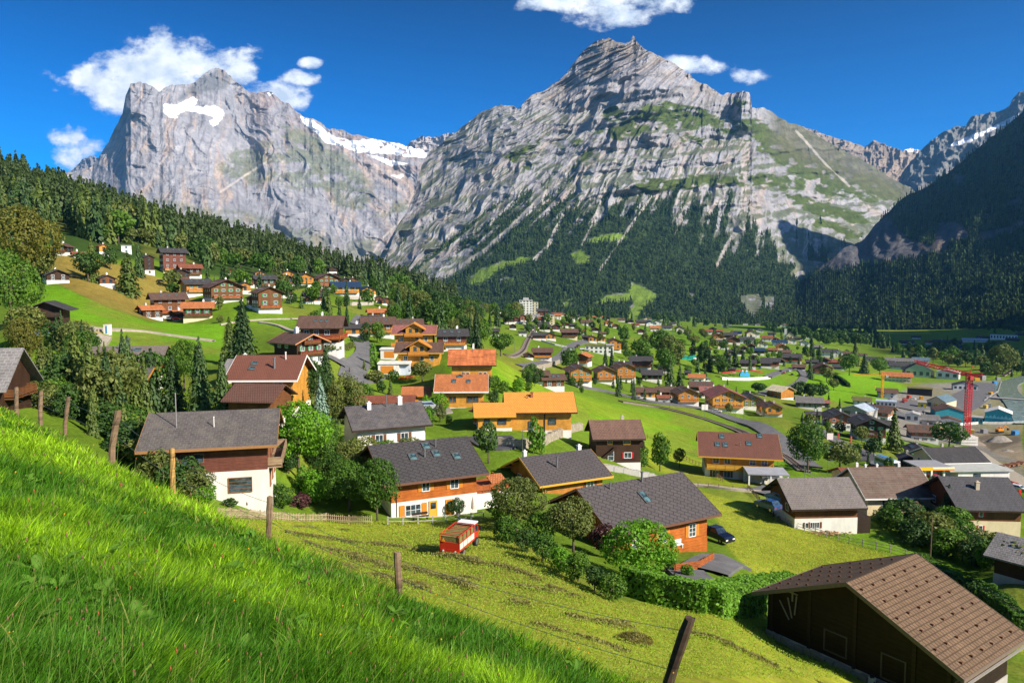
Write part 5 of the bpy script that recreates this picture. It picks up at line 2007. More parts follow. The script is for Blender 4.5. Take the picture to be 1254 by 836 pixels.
 for u in (-2.2, -1.1, 2.2, 3.4):
  h.window('f', u, 1.9, .8, 1.3, None, 1, 1)
 h.window('l', 0, 2.2, 1.2, 1.2)
 h.chimney(-2.5, .0, .7, .6, STEEL)
 h.pipe(0.2, -.9, .6)
 h.chimney(.3, .2, 1.3, .5, WHITEP)

 # two yellow chalets with central gables
 for (px, py, d, roof, lab) in ((513, 457, 222, 'b', 'tall yellow chalet with brown roof, central gable and orange balconies above a white garage'), (507, 432, 245, 'p', 'yellow chalet with pinkish roof and small central gable, just above the tall yellow one')):
  h = house_at(px, py, d, 2, 12.4, 10.5, 6.6, lab, hp=2.0, pitch=.42, oh=1.3, roof=roof, wall='y', base='w', trim=YELW)
  for u in (-4, 1.0, 4):
   h.window('f', u, 4.6, 1.0, 1.3, YELW, sw=.3)
  # gable rising from the eaves
  z = 6.6
  g = MB().prism([(-2.6, z - .2), (2.6, z - .2), (2.6, z + 1.6), (0, z + 3.1), (-2.6, z + 1.6)], -6.0, -1, 'y')
  g.build('dormer', wall_mat('y'), h.root)
  g = MB().prism([(-3.9, z + 1.05), (0, z + 3.25), (3.9, z + 1.05), (3.9, z + 1.3), (0, z + 3.55), (-3.9, z + 1.3)], -7.0, -.8, 'y')
  g.build('dormer_roof', ORANGE, h.root)
  for u in (-1, 1):
   MB().box(u - .5, u + .5, -6.04, -5.98, z + .2, z + 1.5).build('pane', glass(), h.root)
  h.balcony('f', 0, 5.6, 6, 1.5, ORANGE)
  h.balcony('f', -3.6, 2.5, 7.5, 1.8, ORANGE)
  h.window('f', -1.0, 1.1, 1.6, 1.4, YELW)
 g = empty('double_garage', pt(463, 457, 217), R(2))
 tag(g, 'flat roofed white garage with orange door and planted terrace on top', 'garage')
 MB().box(0, 6.2, 0, 6, -2, 2.7).build('wall', wall_mat('w'), g)
 MB().box(-.2, 9.5, -.3, 6.2, 2.7, 3.2).build('roof_slab', wall_mat('w'), g)
 MB().box(.8, 4.6, -.06, .01, 0, 2.2).build('garage_door', SHO, g)
 MB().box(6.2, 9.3, .8, 6, -2, 2.7).build('side_wall', plaster('pale blue grey plaster', (.55, .6, .68)), g)
 o = empty('small_garage', pt(466, 438, 238), R(2))
 tag(o, 'small white garage with orange door above the planted terrace', 'garage')
 MB().box(0, 4.6, 0, 5, -2, 2.6).build('wall', wall_mat('w'), o)
 MB().box(-.3, 5.2, -.3, 5.2, 2.6, 3.0).build('roof_slab', wall_mat('w'), o)
 MB().box(1.2, 4.4, -.06, .01, 0, 2.1).build('garage_door', SHO, o)

 # left middle group
 h = house_at(350, 445, 185, -38, 9.5, 8.2, 5.6, 'dark log chalet with green shutters, white ground floor and flowered balconies', hp=1.9, pitch=.42, oh=1.3, roof='b', wall='t', base='w', trim=mat_plain('copper verge', (.45, .20, .09)), rel=False)
 h.balcony('r', 0, 5.0, 5, .9, timber('brown timber', (.15, .062, .024)), True)
 h.balcony('r', 0, 2.3, 7.6, 1.0, timber('brown timber', (.15, .062, .024)), True)
 for u in (-2.5, 0, 2.5):
  h.window('r', u, 3.9, .9, 1.1, SHG, sw=.3)
  h.window('r', u, 1.0, .9, 1.3)
 h.window('r', 0, 6.0, .9, 1.0, SHG, sw=.3)
 for u in (-2.5, .5):
  h.window('f', u, 4.5, .9, 1.1, SHG, sw=.35)
 h.chimney(-1, 0, 1.2, .9, WHITEP)
 h = house_at(392, 425, 205, 5, 10.5, 9.5, 5.8, 'dark brown chalet with long brown roof and flower balcony beside the road bend', hp=1.2, pitch=.55, oh=1.2, roof='b', wall='m', base='w', trim=DARKW)
 for u in (-3.6, -1.0, 2):
  h.window('f', u, 4.1, 1.3, 1.2)
 h.balcony('f', 2.2, 2.3, 7, 1.2, timber('orange timber rail', (.34, .10, .03)), True)
 h.balcony('r', 0, 2.3, 7, 1.2, timber('orange timber rail', (.34, .10, .03)), True)
 for x in (-1.6, 0, 1.6):
  h.skylight(x, -2.6, .8, .9)
 h.chimney(0, .1, .8, .5, WHITEP)
 h = house_at(322, 505, 117, 2, 9.6, 11.5, 5.6, 'house with smooth red brown roof, white verge and yellow balcony wall', hp=.4, pitch=.50, oh=1.0, roof=roofing('smooth red brown roofing', (.19, .075, .05), 'tile', .1), wall='y', base='w', trim=WHITEP)
 h.balcony('f', 2.6, 2.6, 5.5, 1.6, YELW)
 h.window('f', 2.5, 4.0, 1.4, 1.4)
 h.window('f', -2.5, 4.0, 1.4, 1.4)
 h.skylight(-2.2, -2.3, .9, .8)
 h.skylight(-2.2, -3.7, .9, .8)
 h.pipe(1.4, -3.6, 1.6, .18)
 h.pipe(2.6, -1.2, 1.1, .1, WHITEP)
 h = house_at(306, 517, 108, -8, 6.6, 7.0, 3.4, 'low house with plain brown gable roof in front of the red brown roof', hp=.4, pitch=.48, oh=.8, roof=roofing('brown flat tiles', (.15, .075, .055), 'tile', .1), wall='m', base='w')
 h = house_at(318, 470, 136, 6, 11.0, 8.5, 2.3, 'chalet with patchy grey roof directly behind the smooth red brown roof', hp=.5, pitch=.42, oh=1.3, roof='g', wall='t', base='w', kind='shingle')
 h.chimney(-3.5, 0, .8, .5, WHITEP)
 h = house_at(480, 545, 113, 24, 10.6, 10.0, 3.2, 'white half timbered house under an old slate grey roof with one thin flue', hp=1.6, pitch=.46, oh=1.0, roof=roofing('old slate grey roofing', (.075, .068, .072), 'shingle', .25, .3), wall='w', base='w', trim=DARKW)
 h.window('f', -2, 1.2, 1.1, 1.2, SHB)
 h.window('f', 2, 1.2, 1.1, 1.2, SHB)
 h.beams('l', DARKW)
 h.chimney(-2.6, -1.0, .9, .6, WHITEP)
 h.chimney(2.6, -.2, 1.0, .7, WHITEP)
 h.pipe(.3, -.8, 1.9, .08, STEEL)
 h = house_at(470, 510, 135, 3, 10.5, 6, 2.6, 'long low shed with rust red roof behind the old slate grey roof', 'shed', 'shed', hp=.3, pitch=.25, oh=.5, roof='r', wall='m', base='w')
 # dark gable at the left edge
 h = House('chalet', -62.6, 85.0, -15.2, R(12), 9, 8, 3.9, .5, .85, 1.1, 'g', 't', 't', 'shingle')
 tag(h.root, 'weathered dark gable roof at the very left edge above the grass', 'house')
 h.balcony('r', 0, 2.0, 6, 1.0, timber('brown timber', (.15, .062, .024)))
 h = house_at(152, 470, 130, 12, 10.4, 9.4, 4.0, 'chalet with broad grey brown roof, solar window and flower boxes on its gable', hp=.8, pitch=.46, oh=1.3, roof=roofing('grey brown shingle', (.13, .105, .09), 'shingle', .2, .3), wall='t', base='w')
 h.chimney(-.5, .2, 1.3, .7, STEEL)
 h.skylight(1.4, -1.4, 1.4, .8, STEEL)
 h.pipe(-1.8, -.9, .6)
 h.beams('r', timber('brown timber', (.15, .062, .024)))
 h.balcony('r', 0, 2.2, 6, 1.0, timber('brown timber', (.15, .062, .024)), True)
 h = house_at(134, 487, 112, 9, 9.8, 7.0, 2.8, 'lower dark shingled roof in front of the grey brown one', 'shed', 'shed', hp=.4, pitch=.4, oh=.8, roof=roofing('dark shingle', (.075, .07, .075), 'shingle', .2, .3), wall='t', base='w', trim=ORANGE)
 h = house_at(88, 476, 128, 6, 5, 5, 2.6, 'small dark roofed hut beside the bushes left of the grey brown roof', 'shed', 'shed', hp=.2, pitch=.4, oh=.7, roof='d', wall='t', base='w')
 h = house_at(42, 400, 180, -70, 7.5, 7, 4.6, 'dark chalet with hanging balcony in deep shade beside the birch', hp=.5, pitch=.42, oh=1.7, roof='d', wall='t', base='t')
 h.balcony('r', 0, 2.6, 6, 1.2, DARKW)

 # right lower row
 h = house_at(1011, 651, 117, 4, 10.4, 9.6, 4.6, 'brown timber house with silvery shingle roof, white ground floor and log pile in front', hp=2.3, pitch=.60, oh=1.1, roof=roofing('silvery shingle', (.14, .12, .115), 'shingle', .22, .4), wall='m', base='w', trim=DARKW)
 h.window('f', -3.2, 1.2, .5, .8, SHB, 1, 1, sw=.3)
 h.window('f', -1.9, 1.2, 1.4, .9, SHB, 1, 4, sw=.4)
 h.window('l', -2, 3.4, 1.0, 1.1, SHB)
 h.window('l', 2, 3.4, 1.0, 1.1, SHB)
 h.beams('l', DARKW)
 o = MB().box(-1.0, 1.2, -1.2, 1.2, -.5, 2.3).build('porch', DARKW, h.root, (6.3, -3.6, 0))
 h = house_at(1100, 633, 131, 3, 11.6, 10.8, 4.3, 'cream house with brown patched roof and white eaves board', hp=4.2, pitch=.62, oh=1.1, roof=roofing('patched brown roofing', (.135, .09, .07), 'sheet', .2, .35), wall='c', base='c', trim=WHITEP)
 h.window('f', -2.6, 2.6, 1.1, 1.7, None, 1, 2)
 h.window('f', -1.2, 2.6, 1.1, 1.7, None, 1, 2)
 h.window('l', 2, 2.6, 1.1, 1.2)
 h.window('l', -2, 2.6, 1.1, 1.2)
 for x in (-3.4, -1.2, 3.0):
  h.chimney(x, .2, .5, .35, WHITEP)
 h = house_at(1072, 612, 150, 3, 10.5, 8, 4.2, 'house behind the cream one with plain maroon roof and small chimneys', hp=4.0, pitch=.4, oh=1.0, roof='r', wall='c', base='c')
 h.chimney(-2, .2, .7, .5, WHITEP)
 h = house_at(1113, 637, 124, 3, 3.6, 3.2, 2.2, 'little brown lean-to shed against the cream house', 'shed', 'shed', hp=2.0, pitch=.3, oh=.5, roof='b', wall='c', base='c')
 h = house_at(1212, 655, 121, -4, 9.6, 12.0, 4.9, 'chalet with red shutters, brown timber over white ground floor and charcoal roof', hp=2.4, pitch=.55, oh=1.1, roof=roofing('charcoal shingle', (.058, .056, .060), 'shingle', .2), wall='m', base='c', trim=DARKW)
 h.window('f', -1.6, 3.6, .55, .8, SHR, 1, 1, sw=.3)
 h.window('f', -1.6, 1.2, .55, .8, SHR, 1, 1, sw=.3)
 h.window('l', -3, 3.5, 1.1, 1.1, SHB)
 h.window('l', 1, 3.5, 1.1, 1.1, SHB)
 h.balcony('r', 0, 2.5, 8, 1.2, DARKW)
 h.chimney(-.6, -2.6, 1.1, .6, plaster('cream chimney', (.6, .5, .36)))
 h = house_at(1262, 716, 88, -52, 8, 7, 2.8, 'low dark barn roof cut by the right edge above the hedge', 'barn', 'barn', hp=.3, pitch=.45, oh=1.0, roof='g', wall='t', base='e', kind='shingle')

 # petrol station group
 h = house_at(1176, 586, 222, 4, 15.0, 12.0, 5.6, 'cream building with dark grey hipped end roof behind the petrol station canopy', hp=5.4, pitch=.46, oh=1.3, roof='d', wall='c', base='c', trim=WHITEP)
 h.window('f', -.8, 3.4, 1.2, 1.3, SHB, 1, 1, sw=.3)
 h.window('f', 1.6, 3.2, 1.0, 1.9)
 for u in (-3, 0, 3):
  h.window('l', u, 4.0, 1.1, 1.1)
  h.window('l', u, 1.6, 1.1, 1.1)
 h.chimney(-2, .3, .9, .6)
 o = empty('flat_roofed_shop', pt(1195, 590, 214), R(3))
 tag(o, 'low white shop with flat pale concrete roof beside the petrol station', 'shop')
 MB().box(-5.5, 10.2, 0, 9, -3, 3.3).build('wall', wall_mat('w'), o)
 MB().box(-8.5, 10.8, -.8, 9.6, 3.3, 3.65).build('roof_slab', plaster('pale gravel roof', (.42, .43, .40)), o)
 MB().box(-.9, 1.4, -.05, .02, 1.4, 2.6).build('window', glass(), o)
 o = empty('petrol_canopy', pt(1150, 592, 205), R(2))
 tag(o, 'petrol station canopy with white, yellow and red edge band', 'canopy')
 MB().box(-5.5, 4.2, 0, 9, 4.2, 4.6).build('roof_slab', plaster('grey canopy top', (.28, .28, .30)), o)
 MB().box(-2.0, 4.25, -.06, 0, 4.35, 4.75).build('white_band', WHITEP, o)
 MB().box(-2.0, 4.25, -.08, 0, 3.95, 4.35).build('yellow_band', mat_plain('canopy yellow', (.85, .48, .02)), o)
 MB().box(-2.0, 4.25, -.07, 0, 3.80, 3.95).build('red_band', mat_plain('canopy red', (.7, .05, .02)), o)
 MB().prism([(-5.5, 0), (-5.58, 0), (-2.08, -.06), (-2.0, 0)], 3.8, 4.75, 'z').build('side_band', mat_plain('canopy yellow', (.85, .48, .02)), o)
 for x in (-3.5, 2.0):
  for y in (1.2, 7):
   MB().box(x - .25, x + .25, y - .25, y + .25, -2, 4.2).build('column', WHITEP, o)
 # carport with pale roof
 o = empty('carport', pt(938, 596, 152), R(-8))
 tag(o, 'white carport with flat grey roof beside the large honey yellow chalet', 'carport')
 MB().box(-3.8, 4.6, -.5, 6, 2.6, 2.85).build('roof_slab', plaster('grey sheet roof', (.33, .34, .37)), o)
 for x in (-3.5, .9, 4.3):
  for y in (-.2, 5.7):
   MB().box(x - .15, x + .15, y - .15, y + .15, -2, 2.6).build('post', WHITEP, o)
 MB().box(-3.6, 4.4, 5.8, 6.0, -2, 2.6).build('back_wall_panel', wall_mat('w'), o)

near_houses()

# ------------------------------------------------------------------ houses of the valley, read off the photograph:
# foot x, foot y, width across the roof, roof, wall, base, turn (e eaves to us, g gable to us), storeys
VILLAGE = '''
77 313 23 b t w g-25 2|98 317 20 r t w e10 1|125 312 14 r y w g20 2|68 347 34 d t w g12 1.5|129 351 24 d m w g15 1.6
155 310 12 h w w e0 2|180 336 17 d t w g25 4|212 336 34 d k c e12 4|233 341 30 r t w e10 2|222 346 23 d t w g10 2.4|240 363 38 d a w e18 2
273 371 52 b m w g14 2.3|206 390 46 b m w e10 2.6|184 390 30 o t t e20 1.6|243 393 35 o t c e-2 2.2|217 393 16 o t t e35 1.4
278 337 12 r m w g10 1.5|293 342 13 b a w g10 1.5|301 352 22 d t w g15 2|299 360 18 d a w g12 2|314 346 12 d m w g12 1.5|312 378 22 b m w g12 2
317 340 15 d a w g10 1.6|324 354 30 d t w e10 2|349 351 24 b t w g15 2|352 343 20 d a w g10 2|373 351 25 d a w g12 2.3|399 354 36 b m w g15 2.3
422 350 16 d t w g15 2|432 349 15 b m w g12 2|423 363 33 n y w e6 2|449 364 25 n y w g15 1.7|407 335 13 d t w g10 2.4|410 342 13 d t w g12 1.8|431 337 9 b t w e0 1|450 343 10 d t w g0 1|464 345 9 o c w e0 1
327 384 40 b m w g15 3|346 365 28 d t w g10 1.6|383 372 27 d m w e14 1.6|391 361 14 b a w e0 1|461 393 22 o m w e8 1.8|473 374 18 b m w g10 1.5|464 371 12 d m w g10 1.5
433 413 22 d a w e4 1.5|463 413 40 b a w e3 2|499 410 36 b m w e3 1.6|453 398 20 d t w e0 1.2|503 398 20 d t w e3 1.2
553 429 38 d k w e3 2.2|603 412 17 d t w e0 1.6|534 361 12 o a w e5 1.4|542 366 14 o m w e5 1.4|562 368 10 d t w e0 1|571 375 20 r m w e10 1.8|588 373 16 b m w g10 1.6|582 383 18 d t w e5 1.8|600 377 10 r c w e0 1.5|556 372 9 o c w e0 1|577 365 8 b t w g0 1
621 389 8 h w w e0 1.5|623 397 17 r t w g10 2|631 396 10 b k w g5 2|641 397 13 b B w g8 3|653 394 17 h e w e0 2.2|664 389 13 d k w e0 3|674 382 14 d w w e0 2|682 385 12 r c w e0 3|690 386 11 r w w e0 2|689 379 8 r c w e0 2
663 396 11 r B w e0 2|673 398 13 h c c e0 4|683 391 9 o c w e0 2|665 403 14 d k w e4 2|667 406 14 d t w e0 1.8|681 406 13 d k w g6 2|700 394 10 o w w g10 2|705 390 9 d t w e0 1.5|719 399 14 b c w e0 1.5|732 389 12 o c w e5 1.2|745 399 13 o a w g10 1.6|754 402 11 r k w g8 1.4|729 407 12 b t w g6 1.4
697 415 20 b t c e4 2|660 417 17 d k w e4 1.8|674 417 13 d a w g5 1.8|711 410 9 r c w e0 1.5|725 420 14 b a w g8 2|736 420 10 b y w g5 2|717 417 9 d t w e0 1.5|752 431 20 b a w g12 3|664 441 24 b k w e2 2|647 440 12 b t w g5 1
714 448 24 o m w g-16 2.2|640 412 10 d w w e0 1.3|628 404 9 b t w g0 1.5
663 472 20 b m w e10 1.5|676 478 34 b m w e14 1.6|708 472 38 b a w g14 2.2|740 470 32 b a w g12 2.2|764 467 32 b a w g14 2.4|762 453 21 d t w e6 1.4|784 454 26 d k w e4 2.2|798 468 25 d t w e4 1.8|812 457 12 d t w g5 1.5|790 490 24 b y w e6 1.8
817 489 26 b y w e6 1.8|858 482 27 b m w e4 1.6|839 497 36 b a w g16 2|812 493 19 r e e e12 1|886 504 52 p y w g14 2.3|869 489 30 p m w e10 1.6|918 502 34 d a w g14 1.8|936 508 22 b a w g14 2|853 467 19 o w w e2 1.2|864 468 13 g w w g12 1|842 460 8 d t t e0 1
916 452 18 d m w e3 2|938 451 13 d m w e3 2|896 456 10 d t t e0 1.2|787 398 16 d a w e5 1.8|785 409 12 d k w g8 1.6|797 400 13 n w w g5 1.8|805 398 10 d w w g5 1.8|802 406 12 o c w e4 1.8|817 404 12 d c w e0 1.3|833 407 15 d c w g8 1.8|866 409 12 r w w e5 1.3|793 391 9 r c w g0 1.2
879 417 17 r a w g8 1.8|893 416 17 d m w e5 2|898 422 19 b m w g8 2|914 421 17 d w w e5 1.8|921 413 20 b c w g8 2|885 428 14 r c w g5 1.6|884 421 11 d t w e0 1.2|850 431 11 r t w e5 1|867 430 9 y a w g5 1.2|870 441 12 d t w g5 1.2|876 447 10 b t w e0 1|906 436 14 d t w g8 1.8|928 435 15 n t w e5 1.8|933 425 13 b c w g5 1.5
939 418 13 r c w e4 1.6|920 427 10 b t w g0 1.5|954 424 16 n w w e5 1.6|957 429 17 o a w g8 1.5|961 436 14 b k w e5 1.6|969 445 22 d m w e5 2|943 451 21 d m w e4 2|975 444 12 d m w g5 1.5|969 421 14 b c w g8 1.8|985 424 14 g w w g8 1.6|1012 437 20 d w w e5 2|1026 437 14 d w w g6 2|1034 437 16 b t w e5 1.2|1010 445 14 b t w g0 1.2|1022 447 14 r t w e0 1.2|1007 459 28 b m w g6 2|1027 453 13 d t w e4 1.2|1056 437 10 b w w e0 1|1068 444 14 d c w e0 1.4|1088 448 12 d w w e0 1.5
945 510 28 b y w g12 2|990 501 30 g m w e8 1.4|1008 499 14 p m w e5 1.3|995 517 17 d t w e8 1.6|1025 525 40 d B w g16 1.8|1062 540 46 d t w g14 2.3|1055 497 20 M w w e4 1.6|1074 515 42 b B w e-18 1.8|1086 488 22 b w w e6 1.6|1098 468 32 o c c e4 1.8|1052 519 20 d t w e8 1.5|1080 527 22 d t w e8 1.5
1124 461 38 d c w g10 1.8|1127 447 18 N w w e6 1.8|1102 447 32 g w w e5 1.6|1100 452 20 d e w e5 1.3|1110 422 15 d t w e5 1.3|1122 415 10 d w w e0 1|1141 422 14 r w w e4 1.2|1160 422 28 d t t e5 1.6|1152 430 20 l e e e4 1.3|1172 428 12 n e e e4 1.3|1193 419 24 l e w e5 1.2|1242 437 9 b w w e0 1.2|1204 416 14 d e w e0 1.2|1240 418 14 d t t e0 1
1129 540 40 b B w e14 1.7|1122 564 32 d t t g14 1.6|1110 574 24 d t t g14 1.4|1136 520 26 g e e e14 1.3
1108 400 8 d t t e0 1|1250 411 10 d t t e0 1|960 388 9 r w w g0 1.6|891 399 8 h w w e0 1|886 400 6 h w w e0 1|913 388 6 h w w e0 1.4|928 389 6 o w w g0 1.4|1003 386 7 h e w e0 1|1017 386 10 h e w e0 1
585 370 12 b t w g8 1.4|548 362 8 r t w e0 1|610 381 11 b t w g6 1.4|614 390 10 r t w e4 1.3|648 405 12 d t w e2 1.4|692 401 10 b k w g6 1.6|702 402 9 d t w e0 1.4|738 411 8 b t w e0 1|742 392 9 d t w g4 1.4|761 394 9 b c w e3 1.3|772 396 10 d t w g6 1.4|778 400 9 r c w e3 1.3|810 391 8 b w w g3 1.2|824 398 8 d c w e3 1.2
873 405 9 d t w g3 1.2|880 408 9 r t w e3 1.3|903 410 10 n t w e4 1.4|930 407 9 b w w g3 1.3|945 411 9 d t w e3 1.3|950 418 9 r t w g3 1.3|977 417 10 d t w e3 1.4|991 415 9 b w w g3 1.3|1000 428 12 g t w e3 1.3|994 447 14 d t w e4 1.4|978 454 15 b t w e4 1.4|911 430 10 b t w g4 1.4|897 434 10 d m w e4 1.4|890 440 10 b t w g4 1.4|946 432 11 r t w e4 1.4|923 442 12 d m w g4 1.4|955 446 12 b t w g4 1.4
'''
RW = {k: v[0] for k, v in ROOFC.items()}
WW = {'t': 'dark timber', 'm': 'brown timber', 'y': 'bright yellow timber', 'a': 'honey timber', 'k': 'red brown timber', 'w': 'white', 'c': 'cream', 'e': 'grey', 'B': 'brick red', 'q': 'turquoise'}
MARKS = [(645, 380, 'the white hotel tower'), (1183, 490, 'the red crane'), (1080, 470, 'the yellow crane'), (735, 430, 'the flat white school'), (513, 440, 'the yellow gabled chalets'), (1155, 560, 'the petrol station'),
   (212, 330, 'the tall timber hotel'), (215, 385, 'the terracotta barns'), (885, 498, 'the pinkish railside roof'), (910, 458, 'the red parasols'), (120, 400, 'the white toilet cabin'), (966, 412, 'the church spire'),
   (400, 425, 'the curving road'), (430, 355, 'the navy roofed chalets'), (708, 465, 'the honey chalet row'), (960, 480, 'the scaffolded chalet'), (1100, 460, 'the orange hipped roof'), (1190, 420, 'the shaded sheds'), (1200, 505, 'the turquoise halls'),
   (790, 400, 'the forest edge'), (565, 370, 'the wooded shoulder'), (640, 400, 'the rail curve')]

def village():
 rows = [r.split() for line in VILLAGE.strip().split('\n') for r in line.split('|')]
 used = {}
 out = []
 for r in rows:
  px, py, w = float(r[0]), float(r[1]), float(r[2])
  roof = r[3] if r[3] in ROOFC else 'o'
  p = hit(px, py, 100)
  d = p.y
  wm = w * 1.12 * d / F
  s = max(.55, min(1.45, wm / 14))
  oh = 1.2 * s
  st = float(r[7])
  hw = st * 2.7 * max(.85, min(1.2, s))
  g = r[6][0] == 'g'
  ang = float(r[6][1:])
  lod = 1 if w > 29 else 2
  a = R(ang)
  if g:
   W = max(4, wm * (1 if abs(ang) < 6 else .80) - 2 * oh)
   L = W * 1.15
   rot = a + R(90) if ang < 0 else a - R(90)
   dep = L
  else:
   L = max(4, wm * (1 if abs(ang) < 9 else .85) - 2 * oh)
   W = max(4.5, min(12, L * .8))
   rot = a
   dep = W
  az = math.atan2(p.x, p.y)
  rz = rot - az
  vx, vy = math.sin(az), math.cos(az)
  cx, cy_ = p.x + vx * dep / 2, p.y + vy * dep / 2
  hp = 0.3 if r[5] == 't' else min(2.2, hw * .34)
  if r[4] in 'wceBq':
   hp = hw * .5
  z0 = min(p.z, gz(cx, cy_) + .3)
  h = House('chalet' if r[4] in 'tmyak' else 'house', cx, cy_, z0, rz, L, W, hw, hp, .44 if r[3] != 'h' else .10, oh if r[3] != 'h' else .3, roof, r[4], 'w' if r[5] == 't' else r[5], 'tile', None, lod=lod, deep=6)
  faces = ('fl' if g and ang >= 0 else 'fr') if not g else ('rf' if ang >= 0 else 'lf')
  if g:
   faces = {True: 'rf', False: 'lf'}[ang >= 0]
   faces = faces[0] + ('f' if ang >= 0 else 'f')
  else:
   faces = 'f' + ('l' if ang > 0 else 'r' if ang < 0 else '')
  # find the faces that look our way
  vis = ''
  for fc, n_ in (('f', (0, -1)), ('b', (0, 1)), ('l', (-1, 0)), ('r', (1, 0))):
   nx = n_[0] * math.cos(rz) - n_[1] * math.sin(rz)
   ny = n_[0] * math.sin(rz) + n_[1] * math.cos(rz)
   if nx * -cx + ny * -cy_ > .12 * math.hypot(cx, cy_):
    vis += fc
  shm = {0: SHG, 1: SHB, 2: None}[int(px) % 3] if lod < 2 else None
  h.auto(vis, max(1, int(round(st))), shm, 3.2 if w > 24 else max(3.0, wm / 3.2))
  if w > 13:
   h.chimney(L * .2 * (1 if int(px) % 2 else -1), W * .05, .9, .7, WHITEP if int(py) % 2 else None)
  if w > 19 and st >= 2 and r[4] in 'tmyak':
   fc = ('r' if g and ang >= 0 else 'l') if g else 'f'
   bm = {'t': timber('brown timber', (.15, .062, .024)), 'm': timber('orange timber rail', (.34, .10, .03))}.get(r[4], ORANGE)
   if fc in vis:
    h.balcony(fc, 0, hp + .1, (W if fc in 'lr' else L) * .9, 1.2 * s, bm, flowers=w > 30)
  if w > 26 and r[3] in 'bpd':
   for k in (-1, 0, 1):
    for sy in ((-1,) if 'f' in vis else (1,)):
     h.skylight(k * L * .25, sy * W * .25, .9, 1.2)
  # what sets this one apart
  best = min(MARKS, key=lambda m: math.hypot(px - m[0], (py - m[1]) * 1.6))
  dx, dy = px - best[0], py - best[1]
  if abs(dx) > abs(dy) * 1.5:
   rel = 'just right of' if dx > 0 else 'just left of'
   if abs(dx) > 40:
    rel = 'well right of' if dx > 0 else 'well left of'
  else:
   rel = 'just below' if dy > 0 else 'just above'
   if abs(dy) > 16:
    rel = 'well below' if dy > 0 else 'well above'
  size = 'tall' if st >= 3 else 'long' if (not g and w > 34) else 'broad' if w > 30 else 'small' if w < 12 else 'mid-sized'
  out.append([h.root, size, roof, r, rel, best[2], px, py, g])
 def lab(o, extra=''):
  h, size, roof, r, rel, mk, px, py, g = o
  end = 'gable' if g else 'eaves'
  return ' '.join(f"{extra}{size} {WW[r[4]]} house, {RW[roof]} roof, {rel} {mk}".split())
 groups = {}
 for o in out:
  groups.setdefault(lab(o), []).append(o)
 for k, os_ in groups.items():
  if len(os_) == 1:
   tag(os_[0][0], k, 'house', 'houses of the valley village')
   continue
  # next by gable or eaves, then by order along the row
  os_.sort(key=lambda o: o[6])
  words_ = ['leftmost', 'second', 'third', 'fourth', 'fifth', 'sixth']
  for i, o in enumerate(os_):
   if len(os_) == 2:
    e = 'left' if i == 0 else 'right'
    e = 'the left of two, '
    e = ('left ' if i == 0 else 'right ')
   else:
    e = (words_[i] + (' ' if i else ' '))
   tag(o[0], lab(o, e), 'house', 'houses of the valley village')
 print('village', len(out))

village()

